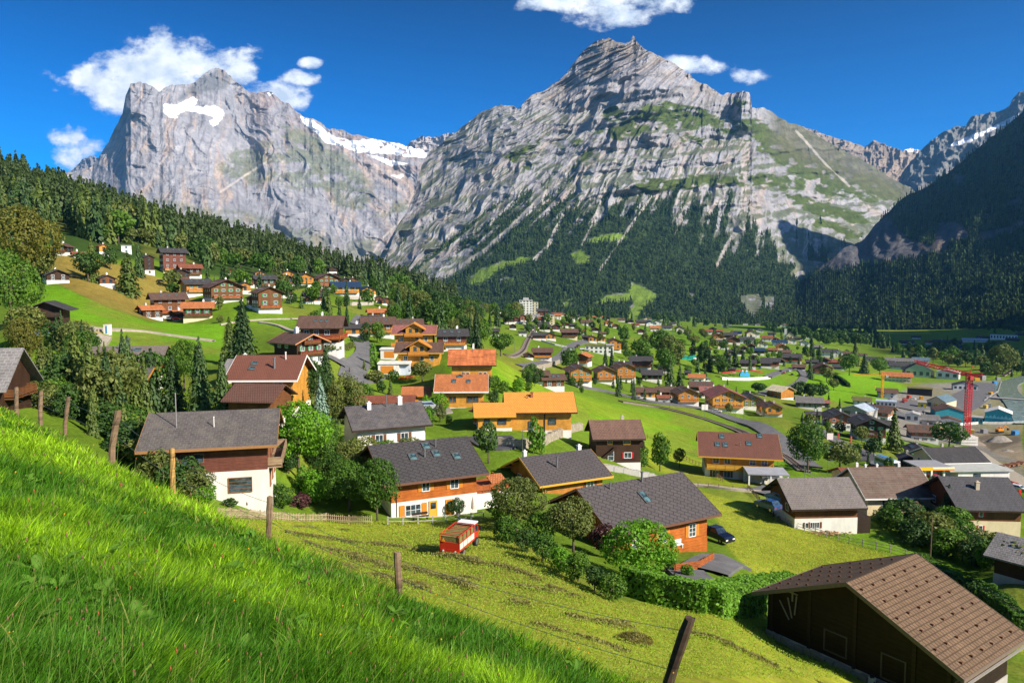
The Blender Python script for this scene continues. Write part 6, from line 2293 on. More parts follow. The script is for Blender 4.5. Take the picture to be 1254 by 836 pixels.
# ------------------------------------------------------------------ single trees and shrubs
# kind|px|py|height px|width px|mat|label
TREES = '''
spruce|213|508|78|48|spruce|broad spruce behind the speckled grey roof, its top left of two narrower spruces
spruce|246|508|98|44|spruce|tallest of three spruces in a row behind the speckled grey roof
spruce|273|508|78|40|spruce|spruce closest to the smooth red brown roof in the row of three
broad|226|480|64|40|broad|rounded leafy tree rising behind the row of three spruces
spruce|298|452|90|50|spruce|tall dark spruce standing alone in front of the flowered log chalet
pine|282|446|60|30|pine|yellow green conifer beside the tall lone spruce
broad|30|352|98|72|autumn|big bronze tinged maple at the edge of the hillside wood
broad|14|402|96|66|broad|huge leafy tree filling the left edge above the dark gable roof
broad|50|346|48|40|olive|pale green tree half hiding the chalet on the bright meadow
broad|108|345|38|36|dark|dark rounded tree between the two small chalets on the dry slope
pine|113|345|56|26|pine|tapering yellowish conifer rising out of the dark rounded tree
broad|135|331|30|20|dark|small dark tree beside the red roofs on the dry slope
pine|157|362|54|38|pine|large broad conifer standing on the dry grass slope
spruce|171|340|44|18|spruce|slim spruce left of the tall timber hotel with flowers
broad|211|352|22|20|olive|small pale tree in front of the hotel terrace
bush|212|361|14|16|broad|round bush at the drive below the tall timber hotel
bush|270|380|17|11|olive|pale oval bush on the lawn below the broad brown chalet
bush|270|395|9|9|olive|tiny bush beside the terracotta barn
pine|397|398|50|18|spruce|tall spruce on the meadow below the navy roofs
pine|403|400|44|20|pine|bushy conifer beside the tall spruce below the navy roofs
broad|392|402|24|26|broad|round shrub at the foot of the meadow conifers
spruce|416|398|32|10|spruce|left one of two slim spruces by the power pole
spruce|425|398|28|10|spruce|right one of two slim spruces by the power pole
spruce|353|372|20|10|spruce|young conifer beside the dark roofs above the meadow
spruce|369|378|18|9|spruce|small conifer in front of the dark chalet with eaves
spruce|400|512|92|46|spruce|tall spruce beside the village road junction
broad|374|505|66|56|dark|dark leafy tree left of the tall roadside spruce
blue|393|535|78|38|blue|silvery blue spruce in front of the tall roadside spruce
broad|424|530|76|46|olive|olive green tree beside the old slate grey roof
broad|440|512|44|40|broad|leafy tree at the foot of the village lawn
broad|366|587|98|84|light|bright green walnut tree with visible trunk beside the speckled roof house
thuja|371|602|36|18|thuja|left one of two clipped green columns in the garden
thuja|380|603|36|12|thuja|right one of two clipped green columns in the garden
bush|384|616|42|40|light|yellow green shrub in the middle of the walled garden
bush|342|622|32|34|broad|round green shrub nearest the white ground floor of the left house
bush|318|622|22|22|purple|purple shrub at the left end of the picket fence
bush|368|622|20|26|purple|purple shrub between two green shrubs behind the picket fence
bush|410|612|60|46|broad|tall shrub behind the picket fence below the walnut tree
broad|428|626|66|58|broad|dense leafy tree behind the end of the picket fence
broad|445|594|62|52|olive|grey green tree touching the old slate grey roof
broad|462|638|80|52|broad|slender stemmed tree at the corner of the orange floored chalet
broad|400|575|62|50|broad|leafy tree between the walnut and the old slate grey roof
bush|240|612|40|46|olive|flowering shrub hiding the corner of the speckled roof house
bush|384|434|15|26|broad|green shrub below the flower balcony of the brown chalet at the bend
bush|404|434|14|28|olive|spreading shrub at the foot of the brown chalet by the road bend
bush|226|608|50|58|dark|big dark shrub at the left half of the speckled roof house
bush|212|602|34|44|broad|low shrub under the eaves of the speckled roof house
bush|252|616|26|36|light|pale leafy shrub before the white ground floor of the speckled roof house
bush|282|622|12|18|dark|little shrub at the white wall corner of the speckled roof house
broad|559|632|24|26|dark|clipped round tree on a short stem by the orange door
broad|632|652|70|66|olive|rounded olive green tree at the right end of the rail fence
bush|614|640|40|36|broad|shrub behind the rounded olive tree at the terrace
bush|660|668|44|40|broad|shrub in the hedge under the yellow gable
broad|702|676|70|66|olive|broad olive tree in front of the widest dark roof
bush|742|684|44|40|purple|bronze purple shrub between the two round trees
broad|784|716|86|88|light|big bright round hazel bush before the widest dark roof
bush|842|708|18|18|light|small green shrub inside the brown garden railing
bush|814|700|30|30|broad|dark shrub between the hazel and the orange wall
bush|622|664|34|36|broad|first shrub of the row on the field edge, by the rounded olive tree
bush|644|676|30|34|dark|second shrub of the row on the field edge, very dark
bush|664|688|36|38|broad|third shrub of the row on the field edge, before the yellow gable
bush|686|700|32|36|light|fourth shrub of the row on the field edge, bright green
bush|708|712|38|38|broad|fifth shrub of the row, under the broad olive tree
bush|728|724|32|34|dark|sixth shrub of the row, below the bronze purple shrub
bush|748|735|36|38|broad|seventh shrub of the row, touching the bright hazel
bush|472|572|34|44|broad|leafy shrub under the eaves of the old slate grey roof
bush|500|560|26|34|olive|greyish shrub at the white wall under the old slate grey roof
bush|521|520|24|30|broad|climbing shrub at the right end of the old slate grey roof
thuja|655|556|48|22|thuja|column thuja in front of the bright yellow log chalet
thuja|663|557|36|12|thuja|shorter column beside the column thuja
broad|598|568|54|32|dark|dark cypress like tree left of the stone wall
bush|784|574|32|28|broad|round shrub right of the small dark chalet
broad|808|577|50|28|broad|upright tree right of the small dark chalet
broad|832|572|24|16|olive|thin bush by the fence on the green slope
broad|517|468|26|28|olive|small round tree on the lawn of the tall yellow chalet
bush|460|470|16|26|olive|spreading low shrub by the village road
bush|482|466|14|14|broad|dark flower shrub on the village lawn
thuja|448|420|26|16|dark|left clipped conifer beside the village road bend
bush|462|420|26|22|broad|round clipped tree beside the village road bend
thuja|457|450|30|12|thuja|narrow conifer at the garage terrace
pine|446|456|16|9|pine|small golden conifer at the road verge
bush|467|482|16|12|dark|dark oval bush on the lower lawn
pine|478|484|20|10|pine|yellow green young conifer on the lower lawn
broad|613|436|30|28|broad|lone round tree on the crest of the green meadow
broad|808|440|36|28|broad|left one of the big trees on the village meadow
broad|821|452|42|32|olive|grey green big tree on the village meadow
broad|814|462|36|26|broad|lower big tree on the village meadow beside the dark roofs
spruce|820|480|44|22|spruce|dark conifer at the dark roofed chalets
spruce|832|482|36|18|spruce|second dark conifer at the dark roofed chalets
broad|785|436|22|22|broad|round tree beside the dark roofed chalets
broad|765|420|22|16|broad|green tree on the slope above the flat white school
broad|790|425|18|11|olive|pale grey tree on the village meadow
spruce|741|450|28|10|spruce|left dark conifer before the flat white school
spruce|749|452|30|10|spruce|right dark conifer before the flat white school
broad|698|455|30|28|broad|dense tree under the main road bend
spruce|757|486|24|11|spruce|lone spruce by the rail line in front of the honey chalets
spruce|776|490|30|8|spruce|thin dark spruce left of the double brown chalets
broad|861|452|34|17|dark|dark tree pair left beside the teal tents
spruce|869|455|28|12|spruce|dark conifer beside the teal tents
broad|880|458|24|20|broad|tree left of the red parasols
spruce|889|447|24|12|spruce|conifer above the red parasols
spruce|900|449|28|13|spruce|taller conifer above the red parasols
spruce|910|447|22|11|spruce|short conifer right of the taller one above the red parasols
broad|851|424|14|15|olive|lone pale tree on the upper village meadow
broad|929|482|14|20|dark|dark round tree on the meadow below the red parasols
spruce|994|436|24|12|spruce|poplar like tree at the village edge left of the white houses
spruce|1003|440|18|10|dark|short dark tree beside the poplar like one
spruce|1047|448|34|17|pine|tall conifer above the striped meadow
spruce|1058|458|26|16|spruce|dark conifer right of the tall one above the striped meadow
broad|1040|460|28|24|broad|big leafy tree on the rim of the striped meadow
broad|1077|460|24|20|broad|round tree left of the orange hipped roof
spruce|992|463|26|12|spruce|slim conifer beside the brown chalet on the meadow rim
broad|1012|468|18|18|olive|open apple tree on the meadow
broad|1021|478|15|14|olive|small apple tree lower on the meadow
bush|980|484|18|20|dark|left clump of dark bushes above the scaffolded chalet
bush|992|486|18|20|dark|middle clump of dark bushes above the scaffolded chalet
bush|1005|484|16|18|dark|right clump of dark bushes above the scaffolded chalet
broad|989|578|66|50|broad|large leafy tree between the main road and the carport
broad|1028|580|40|50|olive|spreading tree over the car park
spruce|1094|552|54|30|pine|tall yellowish conifer beside the bus road
broad|1162|552|36|42|broad|dense round tree in front of the red crane
spruce|1160|648|58|38|spruce|feathery conifer between the cream house and the red shuttered chalet
broad|1200|704|34|16|light|slender light green sapling on the lawn by the hedge
broad|1228|460|40|32|olive|sunlit maple by the river in front of the dark wood
thuja|1010|596|13|8|dark|tiny clipped conifer on the lawn right of the carport
pine|52|452|46|26|olive|thin birch with pale stem beside the shaded chalet
broad|34|425|50|44|olive|olive tree before the shaded dark chalet
broad|28|455|66|40|autumn|open birch tree with pale limbs above the dark gable roof
blue|150|432|16|12|blue|small blue spruce on the lawn above the grey brown roof
'''

def rows(txt):
 for l in txt.strip().split('\n'):
  k, a, b, c, d, m, lab = l.split('|')
  yield k, float(a), float(b), float(c), float(d), m, lab

for k, px, py, hp_, wp_, m, lab in rows(TREES):
 tree_px(k, px, py, hp_, wp_, lab, None, None, m, dmin=45)

STF = {}

def wood(poly, n, kinds, hr, label, group, sep=5, dmin=60, lod=2, wr=(.55, .9), mats=('broad', 'broad', 'dark', 'olive'), stuff=None):
 xs = [p[0] for p in poly]
 ys = [p[1] for p in poly]
 placed = []
 tries = 0
 while len(placed) < n and tries < n * 40:
  tries += 1
  x, y = random.uniform(min(xs), max(xs)), random.uniform(min(ys), max(ys))
  if not bool(inpoly(np.array([x]), np.array([y]), poly)[0]):
   continue
  if any(abs(x - a) < sep and abs(y - b) < sep * .5 for a, b in placed):
   continue
  placed.append((x, y))
  p = hit(x, y, dmin)
  k = random.choice(kinds)
  h = random.uniform(*hr)
  con = k in ('spruce', 'pine')
  w = h * (random.uniform(.42, .62) if con else random.uniform(*wr))
  if stuff:
   STF.setdefault(stuff, []).append((k, p.x, p.y, p.z - .2, h * (1.25 if con else 1), w))
   continue
  tree(k, (p.x, p.y, p.z - .2), h * (1.25 if con else 1), w, label, group, lod, None if con else random.choice(mats))

wood([(485, 348), (520, 352), (600, 366), (640, 372), (640, 392), (618, 400), (600, 402), (590, 430), (560, 418), (520, 405), (478, 400)], 88, ['broad', 'broad', 'broad', 'spruce'], (10, 19), 'tree of the wooded shoulder behind the tall yellow chalets', 'trees of the wooded shoulder', 7, 240, 1)
wood([(60, 452), (100, 446), (190, 500), (165, 545), (130, 540), (90, 500), (40, 490)], 26, ['spruce', 'broad', 'pine', 'broad'], (5.5, 9.5), 'dense conifer or shrub of the thicket beyond the fence posts', 'thicket beyond the fence posts', 9, 62, 1, (.7, 1.0), ('dark', 'broad', 'dark', 'olive'))
wood([(40, 470), (120, 505), (220, 585), (200, 600), (150, 560), (90, 520), (30, 490)], 26, ['bush', 'bush', 'pine'], (3.0, 5.2), 'low shrub crowding behind the near fence', 'shrubs behind the near fence', 8, 45, 1, (.9, 1.3), ('dark', 'broad', 'olive'))
wood([(100, 440), (60, 425), (80, 410), (100, 425), (112, 436)], 9, ['bush', 'spruce'], (4, 7), 'dark bush on the bank below the dirt track', 'bushes below the dirt track', 8, 120, 1, (.8, 1.1), ('dark', 'olive'))
wood([(270, 300), (345, 322), (395, 340), (395, 345), (330, 338), (255, 332), (225, 318)], 34, ['broad', 'broad', 'spruce'], (12, 20), 'leafy tree fringing the wood above the upper chalets', 'trees fringing the wood above the upper chalets', 6, 420, 2, mats=('broad', 'olive', 'broad'))
wood([(240, 340), (330, 348), (440, 352), (470, 366), (440, 380), (330, 372), (250, 355)], 34, ['broad', 'spruce', 'bush'], (5, 11), 'garden tree between the upper chalets', 'garden trees between the upper chalets', 7, 250, 2)
wood([(445, 345), (500, 348), (560, 362), (540, 372), (450, 362)], 26, ['spruce', 'spruce', 'broad'], (14, 24), 'tall conifer on the ridge right of the navy roofs', 'conifers on the ridge right of the navy roofs', 6, 420, 2)
wood([(610, 378), (700, 384), (800, 400), (940, 412), (1060, 440), (1040, 450), (960, 452), (850, 462), (780, 455), (720, 420), (650, 412)], 150, ['broad', 'broad', 'bush', 'spruce'], (5, 12), 'garden tree among the village houses on the valley floor', 'garden trees of the village', 7, 300, 2)
wood([(655, 470), (800, 450), (900, 470), (940, 500), (900, 512), (800, 492), (700, 480)], 50, ['bush', 'bush', 'broad', 'spruce'], (2.5, 6), 'garden shrub among the honey coloured chalets by the rail line', 'garden shrubs by the rail line', 7, 260, 2)
wood([(690, 388), (800, 390), (900, 398), (905, 404), (800, 398), (700, 393)], 40, ['spruce', 'broad', 'spruce'], (14, 24), '', '', 5, 700, 2, stuff='valley_wood')
wood([(935, 404), (1060, 404), (1075, 412), (1090, 428), (1000, 424), (950, 412)], 90, ['broad', 'broad', 'spruce'], (12, 22), '', '', 5, 700, 2, stuff='valley_wood')
wood([(1085, 432), (1150, 424), (1215, 424), (1254, 440), (1254, 462), (1215, 468), (1200, 458), (1150, 446), (1100, 444)], 80, ['broad', 'broad', 'spruce'], (10, 19), 'dark leafy tree along the shaded river bank', 'trees along the shaded river', 6, 400, 2, mats=('dark', 'broad', 'dark', 'olive'))
wood([(1150, 392), (1254, 385), (1254, 412), (1215, 408), (1150, 404)], 50, ['spruce', 'broad'], (12, 24), '', '', 5, 900, 2, stuff='valley_wood')
wood([(1020, 490), (1060, 505), (1110, 545), (1090, 580), (1040, 560), (975, 528), (985, 505)], 30, ['bush', 'broad', 'spruce'], (3, 7.5), 'garden tree between the brown houses by the car park', 'garden trees by the car park', 8, 180, 2)
wood([(1085, 625), (1130, 640), (1200, 672), (1254, 690), (1254, 712), (1180, 690), (1120, 668), (1085, 650)], 30, ['bush', 'broad', 'bush'], (2.6, 5.5), 'dense shrub in the thicket below the cream house', 'shrubs below the cream house', 9, 90, 1, (.9, 1.3), ('broad', 'dark', 'olive'))
wood([(655, 478), (640, 470), (652, 462), (665, 474)], 5, ['bush', 'broad'], (4, 6), 'dark bush on the slope above the orange roofs', 'bushes above the orange roofs', 6, 150, 1, mats=('dark', 'broad'))
wood([(590, 470), (650, 480), (640, 495), (600, 500), (590, 485)], 10, ['bush', 'bush', 'broad'], (2.5, 4.5), 'garden bush between the orange roofed chalets', 'bushes between the orange roofed chalets', 8, 140, 1, mats=('dark', 'broad', 'light'))
wood([(465, 500), (560, 505), (560, 520), (530, 530), (470, 530)], 12, ['bush', 'broad', 'bush'], (2.5, 5), 'shrub behind the old slate grey roof', 'shrubs behind the old slate grey roof', 10, 118, 1, mats=('dark', 'broad', 'light', 'olive'))
wood([(330, 560), (350, 600), (440, 600), (440, 560), (400, 540)], 10, ['bush', 'broad'], (3, 5), 'garden shrub in the deep shade under the walnut tree', 'garden shrubs under the walnut tree', 12, 84, 1, mats=('dark', 'broad', 'olive'))

def far_wood(key, label):
 P = []
 for k, x, y, z, h, w in STF[key]:
  me = crown('spruce' if k != 'broad' else 'broad', random.randrange(3), 2)
  co = np.empty(len(me.vertices) * 3, np.float32)
  me.vertices.foreach_get('co', co)
  co = co.reshape(-1, 3) * np.array([w, w, h]) + np.array([x, y, z])
  P.append(co)
 P = np.concatenate(P)
 tag(link(key, np_mesh(key, P, np.arange(len(P)).reshape(-1, 4), LM['dark'])), label, 'wood', kind='stuff')

far_wood('valley_wood', 'distant dark wood along the far edge of the valley floor')

# ------------------------------------------------------------------ hedges
def hedge(name, pts, w, h, label, mat='thuja', d=None, leaf=.19, dens=95, dmin=40, rough=.12):
 """pts are foot points in the photograph; leaves cover the clipped block, which follows the ground"""
 P = []
 for q in pts:
  P.append(pt(q[0], q[1], q[2]) if len(q) > 2 else hit(q[0], q[1], dmin))
 rnd = np.random.default_rng(int(P[0].x * 10) % 999)
 Cs, Ns = [], []
 core = MB()
 for a, b in zip(P[:-1], P[1:]):
  dv = Vector((b.x - a.x, b.y - a.y, 0))
  L = dv.length
  u = dv / L
  n = Vector((-u.y, u.x, 0))
  per = 2 * h + w
  m = int(L * per * dens)
  t = rnd.uniform(-.3, L + .3, m)
  s = rnd.uniform(0, per, m)
  side = np.where(s < h, -1, np.where(s < h + w, 0, 1))
  off = np.where(side == -1, -w / 2, np.where(side == 1, w / 2, s - h - w / 2))
  zz = np.where(side == -1, s, np.where(side == 1, s - h - w, h))
  wob = (fbm((t + a.x) * .7, zz * .7 + 5, 9, 3) - .5) * rough * 5
  off = off + side * wob + rnd.normal(0, .04, m)
  zz = zz + (side == 0) * (wob + rnd.normal(0, .05, m))
  X = a.x + u.x * t + n.x * off
  Y = a.y + u.y * t + n.y * off
  Z = gz_np(X, Y) + zz
  NN = np.stack([n.x * side, n.y * side, (side == 0) * 1.0 + .2], 1) + rnd.normal(0, .45, (m, 3))
  Ns.append(NN)
  Cs.append(np.stack([X, Y, Z], 1))
  for te in (-.12, L + .12):
   m2 = int(w * h * dens * 1.3)
   oo, ze = rnd.uniform(-w / 2, w / 2, m2), rnd.uniform(0, h, m2)
   tt = te + rnd.normal(0, .12, m2)
   X = a.x + u.x * tt + n.x * oo
   Y = a.y + u.y * tt + n.y * oo
   Cs.append(np.stack([X, Y, gz_np(X, Y) + ze], 1))
   sg = 1 if te > 0 else -1
   Ns.append(np.stack([u.x * sg + 0 * oo, u.y * sg + 0 * oo, .2 + 0 * oo], 1) + rnd.normal(0, .45, (m2, 3)))
  k = max(1, int(L / .8))
  vs = []
  hw_ = w / 2 - .22
  for i in range(k + 1):
   c = a + (b - a) * (min(max(i / k, .5 / L), 1 - .5 / L))
   for s_ in (-1, 1):
    q = c + n * hw_ * s_
    zg = gz(q.x, q.y)
    vs += [(q.x, q.y, zg - .6), (q.x, q.y, zg + h - .22)]
  fs = []
  for i in range(k):
   e_ = 4 * i
   fs += [(e_, e_ + 4, e_ + 5, e_ + 1), (e_ + 2, e_ + 3, e_ + 7, e_ + 6), (e_ + 1, e_ + 5, e_ + 7, e_ + 3)]
  fs += [(0, 1, 3, 2), (4 * k, 4 * k + 2, 4 * k + 3, 4 * k + 1)]
  core.add(vs, fs)
 C = np.concatenate(Cs)
 o = empty(name, tuple(P[0]))
 lv = quads_at(C - np.array(P[0]), np.concatenate(Ns), leaf * rnd.uniform(.6, 1.4, len(C)), rnd, 1.4)
 np_leaf('leaves', lv, LM[mat], o)
 c = core.build('dark_core', mat_plain('hedge core shade', (.035, .06, .014), .9), o)  # added solid core, its dark colour stands for shade behind the leaves
 c.location = -P[0]
 tag(o, label, 'hedge')
 return o

hedge('hedge', [(770, 728), (800, 738), (862, 750)], 2.4, 2.3, 'clipped green hedge in full sun beside the brown garden railing', 'thuja', dens=70)
hedge('hedge', [(866, 750), (925, 741), (975, 728)], 2.4, 2.2, 'hedge arm running from the sunny hedge toward the black barn', dens=60)
hedge('hedge', [(1128, 690), (1180, 722), (1254, 772)], 1.6, 1.4, 'loose hedge running down along the wooden fence at the right edge', 'broad', dens=60, rough=.25)
hedge('hedge', [(430, 418), (444, 421)], 1.2, 1.6, 'low square hedge at the bend of the village road', 'dark', dens=20, leaf=.22)
hedge('hedge', [(406, 430), (424, 428), (432, 424)], 1.2, 1.2, 'low curved hedge below the brown flowered chalet', 'olive', dens=20, leaf=.22)
hedge('hedge', [(335, 352), (352, 355), (374, 353)], 1.4, 1.8, 'long trimmed hedge above the upper meadow', 'dark', dens=10, leaf=.35)
hedge('hedge', [(1022, 462), (1032, 468), (1039, 474)], 2.5, 3.0, 'dark hedge slanting down the striped meadow', 'dark', dens=5, leaf=.6)

# ------------------------------------------------------------------ roads, paths, rails
ASPH = None

def strip_mesh(name, pts, w, mat, lift=.05, dmin=60, sub=10, label=None, side=0.0, kind='structure', marks=None):
 """a way that follows the ground; pts are photograph points (px, py[, d])"""
 P = [pt(q[0], q[1], q[2]) if len(q) > 2 else hit(q[0], q[1], dmin) for q in pts]
 C = []
 for i in range(len(P) - 1):
  p0 = P[max(0, i - 1)]
  p1, p2 = P[i], P[i + 1]
  p3 = P[min(len(P) - 1, i + 2)]
  for k in range(sub):
   t = k / sub
   C.append(.5 * ((2 * p1) + (p2 - p0) * t + (2 * p0 - 5 * p1 + 4 * p2 - p3) * t * t + (3 * p1 - p0 - 3 * p2 + p3) * t ** 3))
 C.append(P[-1])
 V, Fc = [], []
 na = 5
 for i, c in enumerate(C):
  t = (C[min(i + 1, len(C) - 1)] - C[max(i - 1, 0)])
  t.z = 0
  t.normalize()
  n = Vector((-t.y, t.x, 0))
  zz = [gz((c + n * (side + w * (j / (na - 1) - .5))).x, (c + n * (side + w * (j / (na - 1) - .5))).y) for j in range(na)]
  zm = max(zz) * .6 + sum(zz) / na * .4
  for j in range(na):
   q = c + n * (side + w * (j / (na - 1) - .5))
   V.append((q.x, q.y, zz[j] * .85 + zm * .15 + lift + .24 + .0006 * c.y))
 m = len(C)
 for i in range(m - 1):
  for j in range(na - 1):
   a = i * na + j
   Fc.append((a, a + 1, a + na + 1, a + na))
 # low sides so that the edge meets the soil
 b0 = len(V)
 for i in range(m):
  for j in (0, na - 1):
   x, y, z = V[i * na + j]
   V.append((x, y, z - .9))
 for i in range(m - 1):
  Fc.append((i * na, (i + 1) * na, b0 + 2 * (i + 1), b0 + 2 * i))
  Fc.append((i * na + na - 1, b0 + 2 * i + 1, b0 + 2 * (i + 1) + 1, (i + 1) * na + na - 1))
 mb = MB().add(V, Fc)
 o = mb.build(name, mat, None)
 tag(o, label, None, kind=kind)
 return C

def ground_mat(name, c, c2, sc=.6):
 t = NT(name, .9, .15)
 n = t.noise(t.pos(), sc, 7, .65)
 n2 = t.noise(t.pos(), sc * 20, 3, .6)
 col = t.ramp(n, [(.35, c), (.65, c2)])
 t.base(t.mix(1.0, col, t.ramp(n2, [(.3, (.8, .8, .8)), (.7, (1.2, 1.2, 1.2))]), 'MULTIPLY')).bump(n2, .02, .5)
 return t.m

ASPH = ground_mat('worn asphalt', (.10, .10, .105), (.15, .148, .15), .4)
ASPD = ground_mat('dark asphalt', (.055, .055, .060), (.085, .085, .09), .4)
GRAV = ground_mat('pale gravel', (.30, .26, .20), (.42, .37, .29), .7)
BALL = ground_mat('railway ballast', (.17, .14, .115), (.25, .21, .18), 1.5)
SOIL = ground_mat('trodden yard', (.19, .17, .15), (.28, .25, .21), .4)
WALLSTONE = ground_mat('rubble wall stone', (.20, .17, .13), (.40, .35, .27), 1.3)
PAINT = mat_plain('road paint', (.75, .75, .72), .7)

strip_mesh('village_road', [(434, 410), (443, 421), (447, 433), (440, 446), (432, 457), (429, 468)], 6.0, ASPH, sub=16)
strip_mesh('village_road', [(408, 443), (424, 446), (437, 448)], 7, ASPH, lift=-.02)
strip_mesh('driveway', [(436, 464), (446, 465), (458, 463), (468, 460)], 4.5, ASPH, lift=-.04)
strip_mesh('lane', [(434, 398), (438, 392), (442, 388)], 4, ASPH)
strip_mesh('main_road', [(640, 450), (660, 447), (682, 441), (693, 432), (700, 424), (718, 418)], 7, ASPH, dmin=310)
strip_mesh('main_road', [(700, 472), (730, 477), (770, 486), (800, 493), (850, 499), (880, 507), (920, 519), (945, 532), (965, 545), (975, 558), (990, 572)], 8.0, ASPH, dmin=200, sub=14)
strip_mesh('side_street', [(992, 520), (1010, 532), (1040, 548), (1070, 562), (1098, 584)], 7, ASPH, dmin=150)
strip_mesh('car_park', [(1015, 545), (1040, 556), (1075, 566)], 16, ASPD, dmin=150)
strip_mesh('station_yard', [(1100, 500), (1130, 495), (1165, 500), (1200, 480), (1215, 470)], 26, ASPH, dmin=260)
strip_mesh('station_yard', [(1080, 500), (1110, 512), (1140, 520)], 16, ASPH, dmin=260)
strip_mesh('yard', [(948, 598), (960, 612), (975, 640)], 5.5, ASPH, dmin=90)
strip_mesh('yard', [(925, 604), (950, 602), (968, 600)], 7, ASPH, dmin=100)
strip_mesh('terrace_yard', [(862, 700), (882, 688), (902, 690)], 5.0, ASPH, dmin=60)
strip_mesh('terrace_yard', [(838, 700), (850, 710), (862, 716)], 4.0, ASPH, dmin=60)
strip_mesh('dirt_track', [(66, 408), (90, 402), (125, 404), (170, 406), (215, 412), (262, 418)], 3.6, GRAV, dmin=140)
strip_mesh('dirt_track', [(88, 414), (108, 418), (118, 410)], 7, GRAV, dmin=140)
strip_mesh('gravel_path', [(738, 572), (770, 578), (835, 592), (900, 600), (935, 604)], 1.8, GRAV, dmin=90)
strip_mesh('parking_yard', [(585, 536), (605, 548), (620, 545), (610, 536)], 5, ASPD, dmin=120)
strip_mesh('parking_yard', [(515, 503), (535, 505), (552, 503)], 6, SOIL, dmin=130)
strip_mesh('meadow_path', [(318, 395), (345, 401), (372, 408)], 1.6, GRAV, dmin=180)
strip_mesh('upper_lane', [(420, 396), (400, 392), (330, 392), (270, 398)], .9, GRAV, dmin=200)
strip_mesh('car_lane', [(940, 462), (958, 455), (975, 452), (985, 460), (975, 472), (945, 480), (930, 484)], 7, ASPH, dmin=300)
strip_mesh('construction_track', [(1180, 548), (1200, 560), (1225, 578), (1254, 600)], 9, GRAV, dmin=180)
strip_mesh('terrace_ground', [(884, 463), (910, 465), (940, 463)], 5, ground_mat('pale terrace', (.55, .52, .46), (.62, .6, .55)), dmin=260)

def railway(pts, dmin):
 C = strip_mesh('railway_trackbed', pts, 3.6, BALL, dmin=dmin, sub=16)
 m = MB()
 tm = MB()
 for i in range(len(C) - 1):
  t = (C[i + 1] - C[i])
  L = t.length
  u = t.normalized()
  n = Vector((-u.y, u.x, 0)).normalized()
  for s in (-.6, .6):
   a = C[i] + n * s
   b = C[i + 1] + n * s
   za, zb = [gz(q.x, q.y) + .38 + .0006 * q.y for q in (a, b)]
   m.bar((a.x, a.y, za + .08), (b.x, b.y, zb + .08), .09, 4)
  k = int(L / 1.4)
  for j in range(k):
   c = C[i] + t * (j / max(1, k))
   z = gz(c.x, c.y) + .32 + .0006 * c.y
   tm.box(c.x - 1.1, c.x + 1.1, c.y - .15, c.y + .15, z - .1, z + .08, math.atan2(n.y, n.x))
 o = m.build('railway_rails', mat_plain('rusty rail steel', (.10, .065, .05), .45, .6))
 tag(o, 'pair of rails on the ballast', kind='structure')
 o = tm.build('railway_sleepers', mat_plain('dark sleepers', (.07, .05, .04), .9))
 tag(o, 'dark sleepers under the rails', kind='structure')

railway([(650, 398), (653, 404), (646, 418), (640, 430), (628, 437), (618, 441)], 380)
railway([(760, 492), (800, 498), (840, 507), (880, 519), (905, 528), (935, 545), (965, 562), (985, 578)], 190)
railway([(1254, 440), (1246, 445), (1240, 453), (1228, 461)], 500)

def plane_poly(name, pts, mat, d_of, label=None, lift=.1, kind='structure'):
 P = [hit(a, b, d_of) for a, b in pts]
 z = max(p.z for p in P) + lift
 bm = MB().add([(p.x, p.y, z) for p in P] + [(p.x, p.y, z - 1.5) for p in P], [tuple(range(len(P)))])
 o = bm.build(name, mat)
 tag(o, label, kind=kind)

def river():
 t = NT('glacier river', .12, .5)
 n = t.noise(t.pos((1, .5, 1)), .35, 6, .65)
 t.base(t.ramp(n, [(.4, (.16, .22, .19)), (.6, (.26, .32, .28)), (.72, (.6, .62, .58))])).bump(n, .25, .6)
 strip_mesh('river_water', [(1262, 520), (1250, 500), (1240, 488), (1232, 478), (1236, 470), (1262, 462)], 17, t.m, .1, 380, 10)

river()

# ------------------------------------------------------------------ vehicles
TYRE = mat_plain('tyre rubber', (.02, .02, .02), .85)
RIM = mat_plain('alloy rim', (.45, .45, .46), .3, .8)
BLACKP = mat_plain('black plastic', (.02, .02, .022), .5)
LAMPM = mat_plain('headlight lens', (.75, .75, .7), .1)
REDL = mat_plain('tail light lens', (.45, .02, .02), .2)

def wheel(parent, x, y, z, r, w):
 o = MB().lathe([(r * .6, -w / 2), (r * .94, -w / 2), (r, -w * .35), (r, w * .35), (r * .94, w / 2), (r * .6, w / 2)], 16, axis='y').build('wheel', TYRE, parent, (x, y, z))
 MB().lathe([(.04, -w / 2 - .01), (r * .62, -w / 2 - .005), (r * .62, w / 2 + .005), (.04, w / 2 + .01)], 12, axis='y').build('rim', RIM, o)

def place(name, px, py, d, yaw, label, cat, group=None, dmin=60, sink=0.0):
 p = pt(px, py, d) if d else hit(px, py, dmin)
 z = max(gz(p.x, p.y), p.z if d else -1e9) + .22 + .0006 * p.y - sink
 o = empty(name, (p.x, p.y, z), R(yaw))
 return tag(o, label, cat, group)

